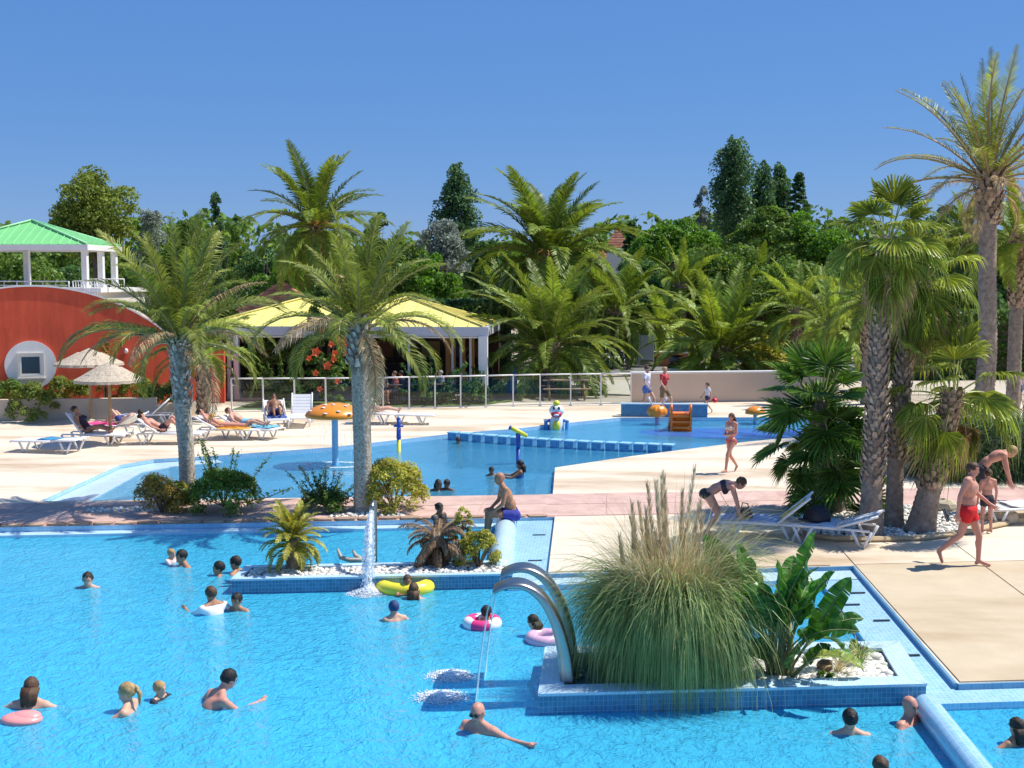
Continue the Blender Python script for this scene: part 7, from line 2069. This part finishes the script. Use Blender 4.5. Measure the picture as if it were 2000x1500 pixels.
S(424, 1200, -2.3, 'man in a white swim shirt with arm around a boy below the island planter', scale=1.0, sk='tan', hair=('short', 'brown'), wear=(('rash', (.75, .75, .76)),), sw=dict(zn=.16, al='fwd', ar='out', lean=.25))
S(463, 1192, -.2, 'dark haired boy facing the camera beside the man in a white swim shirt', scale=.85, sk='tan', hair=('short', 'black'), kid=True, sw=dict(zn=.06, al='out', ar='hug'))
S(50, 1388, PI + .1, 'woman with long wet hair seen from behind at the lower left', sk='fair', hair=('long', 'brown'), fem=True, wear=(('suit', (.70, .18, .18)),), sw=dict(zn=.09, al='wide', ar='wide', lean=.3))
S(250, 1388, -1.5, 'woman with blond wet hair facing the small child at the lower left', sk='fair', hair=('tail', 'blond'), fem=True, wear=(('suit', DK),), sw=dict(zn=.10, al='fwd', ar='out'))
S(312, 1366, 1.3, 'blond toddler in a black swim top between the woman and the tanned man', scale=.66, sk='fair', hair=('short', 'blond'), kid=True, wear=(('rash', (.02, .03, .05)),), sw=dict(zn=.08, al='wide', ar='fwd'))
S(375, 1388, 2.3, 'tanned man with dark hair and bare back at the lower left', sk='pink', hair=('short', 'black'), wear=(('trunks', DK),), sw=dict(zn=.16, al='out', ar='fwd', lean=.7))
S(774, 1214, PI + .5, 'child with a dark blue swim cap in the middle of the near pool', scale=.8, sk='fair', hair=('cap', (.02, .05, .16)), kid=True, sw=dict(zn=.10, al='fwd', ar='out', lean=.2))
S(796, 1160, .3, 'child sitting inside the yellow inflatable ring', scale=.68, sk='tan', hair=('short', 'brown'), kid=True, sw=dict(zn=.20, al='fwd', ar='hug'))
S(808, 1168, PI, 'woman with long brown hair holding the yellow inflatable ring', scale=.95, sk='fair', hair=('long', 'brown'), fem=True, sw=dict(zn=.02, al='wide', ar='wide'))
S(950, 1218, PI - .4, 'child with dark hair inside a pink and white ring behind the arch water', scale=.75, sk='tan', hair=('short', 'black'), kid=True, sw=dict(zn=.10, al='out', ar='out'))
S(1062, 1245, -2.0, 'girl with long dark hair seen under the stainless arches', scale=.85, sk='fair', hair=('long', 'dark'), fem=True, wear=(('suit', (.75, .25, .4)),), sw=dict(zn=.12, al='wide', ar='fwd', lean=.3))
S(940, 1425, -.5, 'bald man with sunglasses reaching out an arm in the near pool', sk='pink', hair=('bald', None), glasses=True, build=1.08, look=(.15, -1, -.15), wear=(('trunks', DK),), vox=.016,
  pose=dict(swim(zn=.10, al='out', ar='down', lean=.1), ell=(.40, -.05, -.02), wrl=(.63, -.10, .01), hal=(.74, -.12, .02), elr=(-.22, -.18, -.12), wrr=(-.10, -.42, -.10), har=(-.05, -.52, -.09)))
S(1660, 1432, PI, 'woman with dark tied hair seen from behind, arms spread, at the lower right', sk='fair', hair=('bun', 'black'), fem=True, wear=(('suit', DK),), sw=dict(zn=.04, al='wide', ar='wide'), vox=.017)
S(1775, 1412, .9, 'bald bearded man leaning against the round roll edge', sk='pink', hair=('bald', None), build=1.1, sw=dict(zn=.08, al='down', ar='out'), vox=.017, look=(-.3, -1, 0))
S(1719, 1518, PI + .2, 'boy with short brown hair cut by the bottom edge, seen from behind', scale=.92, sk='tan', hair=('short', 'brown'), sw=dict(zn=.0, al='down', ar='down'))
S(1985, 1452, PI + .6, 'girl with wet dark hair in a pink swimsuit in the right hand pool', scale=.85, sk='tan', hair=('long', 'dark'), fem=True, wear=(('suit', (.8, .12, .35)),), sw=dict(zn=.10, al='wide', ar='wide'))
S(864, 1045, .2, 'dark skinned swimmer behind the dead cycad, taller one of the pair', scale=.9, sk='deep', hair=('short', 'black'), sw=dict(zn=.22, al='down', ar='down'))
S(858, 1032, 1.0, 'swimmer in a dark top behind the dead cycad, farther one of the pair', scale=.9, sk='brown', hair=('bun', 'black'), wear=(('rash', (.05, .05, .06)),), sw=dict(zn=.34, al='down', ar='fwd'))
S(1577, 1262, PI, 'red haired swimmer mostly hidden behind the banana plant', scale=.8, sk='pink', hair=('short', 'red'), sw=dict(zn=.05, al='down', ar='down'))
# floating on the front, legs toward the right
g = G(1645, 1203, WZ)
FL = dict(pel=(0, 0, .02), wst=(-.16, 0, .02), chs=(-.34, 0, .0), nck=(-.52, 0, .0), hed=(-.68, -.0, .0), shl=(-.47, .17, 0), shr=(-.47, -.17, 0), ell=(-.70, .22, -.03), elr=(-.70, -.22, -.03), wrl=(-.92, .15, -.03), wrr=(-.92, -.15, -.03), hal=(-1.0, .14, -.03), har=(-1.0, -.14, -.03),
          hpl=(.06, .09, .02), hpr=(.06, -.09, .02), knl=(.46, .10, .03), knr=(.46, -.12, .03), anl=(.86, .08, .01), anr=(.86, -.10, .01), tol=(1.02, .09, .0), tor=(1.02, -.11, .0))
person((g.x - .42, g.y, WZ), .0, 'person floating face down, bare legs stretched to the right beyond the banana plant', FL, .8, 'pink', ('short', 'red'), (('trunks', DK),), look=(0, 0, -1))
# far pool swimmers
S(895, 866, 0, 'dark haired swimmer close to the row of blue blocks', z=WB, scale=.95, sk='deep', hair=('short', 'black'), sw=dict(zn=-.02))
S(960, 928, .5, 'child with dark hair held by the hands in the far pool', z=WB, scale=.7, sk='brown', hair=('short', 'black'), kid=True, sw=dict(zn=.05, al='fwd', ar='fwd'))
S(1016, 932, -1.5, 'dark haired woman pulling the child through the far pool', z=WB, scale=.95, sk='brown', hair=('long', 'black'), fem=True, wear=(('suit', (.03, .10, .35)),), sw=dict(zn=.22, al='fwd', ar='fwd'))
S(856, 958, .4, 'swimmer with wet black hair, left of the pair at the edge of the far pool', z=WB, scale=.9, sk='deep', hair=('long', 'black'), fem=True, sw=dict(zn=.06, al='out', ar='down'))
S(873, 957, -.4, 'swimmer with black hair, right of the pair at the edge of the far pool', z=WB, scale=.9, sk='deep', hair=('short', 'black'), sw=dict(zn=.05, al='down', ar='out'))

# inflatables
def ring(px, py, z, R_, r_, mats_, label, sx=1.0, tilt=0):
    g = G(px, py, z); mb = MB(); n, k = 36, 12; V = []; F = []
    for i in range(n):
        a = 2 * PI * i / n
        for j in range(k):
            b = 2 * PI * j / k; V.append(((R_ + r_ * math.cos(b)) * math.cos(a) * sx, (R_ + r_ * math.cos(b)) * math.sin(a), r_ * math.sin(b) * 1.05))
    seg = {}
    for i in range(n):
        F = [(i * k + j, ((i + 1) % n) * k + j, ((i + 1) % n) * k + (j + 1) % k, i * k + (j + 1) % k) for j in range(k)]
        F = [list(f) for f in F]
        for f in F: mb.f.append(f); mb.m.append(0); mb.smooth.append(True)
        seg[i] = mats_[(i // 6) % len(mats_)]
    mb.v = [tuple(v) for v in V]; mb.mats = list(dict.fromkeys(mats_)); mb.m = [mb.mats.index(seg[i // k]) for i in range(n * k)]
    o = mb.build('swim_ring'); o.location = (g.x, g.y, z + r_ * .5); o.rotation_euler = (tilt, 0, 0); return tag(o, label, 'swim ring')
M_ry = mat('ring_yellow', (.85, .72, .05), .3, .03, 3); M_rp = mat('ring_pink', (.80, .05, .22), .3, .03, 3); M_rl = mat('ring_salmon', (.85, .32, .30), .35, .05, 3)
ring(791, 1152, WZ, .27, .115, [M_ry], 'yellow inflatable ring with a child in it', 1.25)
ring(942, 1222, WZ, .20, .085, [M_rp, M_wpl], 'pink and white inflatable ring behind the falling water')
ring(1064, 1252, WZ, .19, .08, [mat('ring_lilac', (.75, .45, .6), .35)], 'pale pink ring around the girl under the arches')
g = G(42, 1408, WZ); mb = MB(); mb.ell((0, 0, 0), (.24, .17, .07), M_rl, 16, 8); mb.ell((.05, .02, .03), (.17, .12, .06), M_rl, 14, 8); o = mb.build('swim_float'); o.location = (g.x, g.y, WZ + .02); tag(o, 'salmon pink inflatable float at the lower left edge', 'float')

# ------------------------------------------------ people on the deck
def F_(px, py, rz, label, z=0.0, dz=0, **kw):
    g = G(px, py, z); return person((g.x, g.y, z + dz), rz, label, kw.pop('pose', None), **kw)
walkp = full(pel=(0, 0, .94), knl=(.09, -.24, .56), anl=(.09, -.30, .12), tol=(.10, -.47, .10), knr=(-.09, .06, .50), anr=(-.09, .36, .16), tor=(-.10, .29, .03),
             ell=(.24, .10, 1.16), wrl=(.25, .08, .92), hal=(.25, .06, .83), elr=(-.26, -.03, 1.15), wrr=(-.26, -.20, .97), har=(-.25, -.27, .91))
# man in red trunks, striding to the right
mr_ = full(pel=(0, 0, .93), wst=(0, .0, 1.08), chs=(0, -.01, 1.27), nck=(0, -.02, 1.45), hed=(.01, -.05, 1.61), hpl=(.09, 0, .91), hpr=(-.09, 0, .91),
           knl=(.09, -.16, .50), anl=(.09, -.16, .09), tol=(.10, -.33, .04), knr=(-.09, .10, .52), anr=(-.09, .42, .22), tor=(-.10, .36, .05),
           ell=(.25, -.07, 1.17), wrl=(.27, -.28, 1.00), hal=(.27, -.36, .95), elr=(-.25, .10, 1.16), wrr=(-.26, .12, .90), har=(-.26, .11, .81))
g = G(1888, 1106)
person((g.x, g.y, 0), PI / 2 - .45, 'man in red swim trunks striding to the right across the pale deck', mr_, 1.04, 'pink', ('short', 'brown'), (('trunks', (.72, .015, .02)),), build=1.14, vox=.014, hscale=.98, look=(0, -1, -.05))
mb = MB(); mb.box((0, 0, 0), (.05, .24, .02), M_dkmetal); mb.box((.03, .01, .015), (.05, .22, .02), M_dkmetal); mb.tube([(0, -.08, 0), (.03, -.02, .05), (.02, .06, 0)], .01, M_dkmetal, n=4)
o = mb.build('sandals'); o.location = g + Vector((-.28, .32, .80)); o.rotation_euler = (.9, .3, .6); tag(o, 'dark sandals held in the hand of the man in red trunks', 'sandals')
# blond boy bending, dark trunks boy from behind
bend = full(pel=(0, .12, .92), wst=(0, .03, 1.05), chs=(0, -.14, 1.18), nck=(0, -.30, 1.26), hed=(0, -.44, 1.27), shl=(.17, -.27, 1.22), shr=(-.17, -.27, 1.22), ell=(.20, -.33, .95), elr=(-.20, -.33, .95), wrl=(.17, -.40, .72), wrr=(-.17, -.40, .72), hal=(.16, -.43, .64), har=(-.16, -.43, .64),
            hpl=(.09, .10, .90), hpr=(-.09, .10, .90), knl=(.1, .03, .48), knr=(-.1, .05, .48), anl=(.1, .08, .09), anr=(-.1, .10, .09))
F_(1926, 1008, 1.35, 'blond boy bending forward behind the man in red trunks', pose=bend, scale=1.05, sk='pink', hair=('short', 'blond'), wear=(('trunks', (.03, .03, .05)),), look=(0, -.5, -1), vox=.016)
F_(1926, 1042, PI + .15, 'boy in dark swim trunks seen from behind beside the man in red trunks', scale=.71, sk='pink', hair=('short', 'brown'), wear=(('trunks', (.03, .025, .04)),), kid=True, vox=.017, pose=full(hpl=(.09, 0, .93), knl=(.11, -.02, .5), anl=(.12, .02, .09), knr=(-.11, -.02, .5), anr=(-.12, .02, .09)))
# girl in bikini walking left of the dwarf palm
F_(1427, 924, -.85, 'girl in a red and white bikini walking across the deck by the far pool', pose=dict(walkp, ell=(.21, -.02, 1.16), wrl=(.05, -.17, 1.12), hal=(-.03, -.18, 1.12), elr=(-.21, .0, 1.16), wrr=(-.10, -.17, 1.10), har=(-.02, -.20, 1.1)), scale=.87, sk='pink', hair=('long', 'brown'), fem=True, wear=(('bikini', (.55, .10, .08)), ('top', (.75, .60, .55))), vox=.015)
# woman bending over the loungers
bw = full(pel=(0, .16, .82), wst=(0, .03, .92), chs=(0, -.14, .99), nck=(0, -.32, 1.02), hed=(0, -.47, 1.04), shl=(.16, -.28, .99), shr=(-.16, -.28, .99), ell=(.18, -.36, .74), elr=(-.18, -.36, .74), wrl=(.16, -.42, .52), wrr=(-.16, -.42, .52), hal=(.15, -.45, .44), har=(-.15, -.45, .44),
          hpl=(.09, .15, .80), hpr=(-.09, .15, .80), knl=(.1, -.05, .46), knr=(-.1, -.03, .46), anl=(.1, .18, .09), anr=(-.1, .2, .09), tol=(.1, .02, .03), tor=(-.1, .04, .03))
F_(1398, 1050, 1.45, 'woman with short brown hair in a dark bikini leaning over a lounger', pose=bw, scale=1.0, sk='pink', hair=('short', 'brown'), fem=True, wear=(('bikini', (.03, .03, .03)), ('top', (.04, .03, .05))), look=(0, -.7, -.8), vox=.016)
# man seated on the roll edge, back to the right
sit = full(pel=(0, 0, .13), wst=(0, -.03, .28), chs=(0, -.10, .46), nck=(0, -.17, .63), hed=(0, -.24, .79), shl=(.17, -.15, .59), shr=(-.17, -.15, .59), ell=(.22, -.20, .33), elr=(-.22, -.2, .33), wrl=(.15, -.36, .20), wrr=(-.15, -.36, .20), hal=(.13, -.44, .17), har=(-.13, -.44, .17),
           hpl=(.09, -.02, .11), hpr=(-.09, -.02, .11), knl=(.12, -.42, .14), knr=(-.12, -.42, .14), anl=(.12, -.46, -.27), anr=(-.12, -.46, -.27), tol=(.12, -.60, -.34), tor=(-.12, -.60, -.34))
person((-1.68, 22.75, .09), -PI / 2 + .25, 'bald man in blue swim trunks sitting on the roll edge, turned to the left', sit, 1.08, 'tan', ('bald', None), (('trunks', (.03, .04, .30)),), build=1.06, look=(0, -1, -.35), vox=.015)
# couple and child behind the far pool
F_(1263, 808, 1.1, 'man in a white shirt and blue shorts walking behind the far pool', pose=walkp, scale=1.0, sk='fair', hair=('short', 'brown'), wear=(('shirt', (.70, .68, .78)), ('trunks', (.08, .16, .45))))
F_(1297, 806, .9, 'woman in a red top and brown skirt walking beside the man in the white shirt', pose=walkp, scale=.96, sk='fair', hair=('short', 'blond'), fem=True, wear=(('shirt', (.50, .05, .06)), ('skirt', (.22, .16, .10))))
F_(1381, 808, -1.2, 'small child in a white top walking in front of the beige wall', pose=walkp, scale=.64, sk='fair', hair=('short', 'brown'), kid=True, wear=(('shirt', (.78, .74, .76)), ('trunks', (.08, .05, .12))))
g = G(1394, 792); mb = MB(); mb.ell((0, 0, .02), (.11, .11, .09), M_redpl, 12, 8); mb.tube([(-.08, 0, .06), (0, 0, .2), (.08, 0, .06)], .01, M_redpl, n=4); o = mb.build('bucket'); o.location = (g.x, g.y, .42); o.location = G(1381, 808) + Vector((.26, .0, .46)); tag(o, 'small red bucket carried by the child at the beige wall', 'bucket')
F_(970, 726, .2, 'bare chested man in dark shorts standing by the blue bin', scale=1.02, sk='pink', hair=('short', 'brown'), wear=(('trunks', (.03, .03, .08)),), vox=.022)
F_(993, 722, 1.1, 'person in a black top leaning behind the blue bin', scale=.98, sk='tan', hair=('short', 'dark'), wear=(('shirt', (.015, .015, .02)), ('trunks', (.03, .02, .03))), vox=.022, pose=full(elr=(-.3, -.12, 1.25), wrr=(-.36, -.28, 1.1), har=(-.38, -.35, 1.05)))
# sunbathers: poses on a lounger (x along the lounger, feet at +x), built lying along local -Y then turned
def lie(back, knees=.0):
    b = R(back); c, s = math.cos(b), math.sin(b)
    def up(d, z=.10, x=0): return (x, d * c, .36 + z + d * s)
    k = knees
    return dict(pel=(0, -.02, .47), wst=up(.13, .12), chs=up(.32, .13), nck=up(.50, .13), hed=up(.66, .16), shl=up(.44, .11, .17), shr=up(.44, .11, -.17),
                ell=up(.22, .07, .27), elr=up(.22, .07, -.27), wrl=(.24, -.02, .44), wrr=(-.24, -.02, .44), hal=(.24, -.11, .43), har=(-.24, -.11, .43),
                hpl=(.09, -.04, .46), hpr=(-.09, -.04, .46), knl=(.10, -.42 + k * .12, .45 + k * .36), knr=(-.10, -.42 + k * .10, .45 + k * .30), anl=(.10, -.80 + k * .28, .43), anr=(-.10, -.82 + k * .28, .43), tol=(.12, -.87 + k * .22, .54 - k * .12), tor=(-.12, -.89 + k * .22, .54 - k * .12))
def L(key, back, label, knees=0, dz=0, **kw):
    g, rz = LG[key]; off = Vector((math.cos(rz), math.sin(rz), 0)) * -.25
    return person(g + off + Vector((0, 0, dz)), rz + PI / 2, label, lie(back, knees), cat='person', vox=.021, **kw)
L('b', 55, 'dark haired woman in a black swimsuit reading on the lounger under the parasol', .3, sk='tan', hair=('bun', 'dark'), fem=True, wear=(('suit', (.03, .02, .05)),), look=(0, -1, .1), scale=.98)
L('c', 20, 'person lying on the pink towel with one knee raised', .9, sk='fair', hair=('short', 'dark'), wear=(('trunks', (.03, .05, .20)),))
L('e', 25, 'sunbather with both knees raised left of the left palm trunk', .9, sk='pink', hair=('short', 'dark'), wear=(('trunks', (.03, .02, .03)),))
L('f', 30, 'woman in an orange bikini lying on the orange towel', .0, sk='pink', hair=('bun', 'dark'), fem=True, wear=(('bikini', (.8, .4, .05)), ('top', (.8, .4, .05))))
L('g', 25, 'sunbather lying side on in front of the shrubs', .2, sk='fair', hair=('short', 'brown'), wear=(('trunks', (.2, .45, .6)),))
L('h', 40, 'tanned sunbather sitting up on the dark blue towel', .5, sk='brown', hair=('short', 'dark'), wear=(('trunks', (.03, .05, .2)),))
L('j', 50, 'person with fair skin resting on the lounger right of the second palm', .2, sk='fair', hair=('short', 'grey'), wear=(('shirt', (.6, .5, .45)),))
seatp = full(pel=(0, 0, .50), wst=(0, .02, .66), chs=(0, .0, .84), nck=(0, -.02, 1.01), hed=(0, -.05, 1.17), shl=(.17, -.01, .96), shr=(-.17, -.01, .96), ell=(.22, -.10, .72), elr=(-.22, -.1, .72), wrl=(.14, -.30, .70), wrr=(-.14, -.3, .70), hal=(.10, -.37, .71), har=(-.10, -.37, .71),
             hpl=(.09, -.02, .48), hpr=(-.09, -.02, .48), knl=(.11, -.42, .50), knr=(-.11, -.42, .5), anl=(.11, -.42, .09), anr=(-.11, -.42, .09), tol=(.12, -.57, .04), tor=(-.12, -.57, .04))
for i, (px, Y, rz, sk_, hr, wr, lab) in enumerate(((745, 44.3, .5, 'pink', 'dark', (('shirt', (.05, .05, .06)),), 'guest in a dark shirt at the table nearest the second palm'),
        (772, 44.5, -1.2, 'fair', 'brown', (('shirt', (.5, .12, .08)),), 'guest in a red top sitting under the right yellow roof'),
        (785, 44.8, -1.6, 'tan', 'black', (('shirt', (.02, .03, .08)),), 'guest in a navy top sitting under the right yellow roof'),
        (838, 44.9, .9, 'tan', 'dark', (('shirt', (.03, .03, .03)),), 'guest in black left of the second restaurant table'),
        (862, 45.0, -1.1, 'fair', 'grey', (('shirt', (.35, .33, .36)),), 'grey haired guest in a pale shirt near the orange door panels'))):
    p = P(px, 700, Y)
    e = person((p.x, Y, .06), rz, lab, seatp, .98, sk_, ('short', hr), wr + (('trunks', (.06, .07, .12)),), vox=.024, group='guests under the yellow roofs')
    ch = empty('chair', (p.x, Y, .06), rz, ['dark chair of the guest nearest the second palm', 'dark chair of the guest in the red top', 'dark chair of the guest in the navy top', 'dark chair of the guest in black', 'dark chair of the grey haired guest'][i], 'chair', 'chairs under the yellow roofs')
    mb = MB(); mb.box((0, 0, .40), (.44, .44, .04), M_dark); mb.build('seat', parent=ch)
    mb = MB(); mb.box((0, .22, .68), (.44, .03, .46), M_dark); mb.build('backrest', parent=ch)
    for x in (-.19, .19):
        for y in (-.19, .19): mb = MB(); mb.box((x, y, .19), (.03, .03, .38), M_dark); mb.build('leg', parent=ch)
g_ = P(1990, 745, 44); person((g_.x, 44, 0), .5, 'person in pale purple clothes standing at the right edge behind the palms', None, .95, 'tan', ('short', 'dark'), (('shirt', (.45, .35, .6)), ('trunks', (.1, .1, .2))), vox=.024)
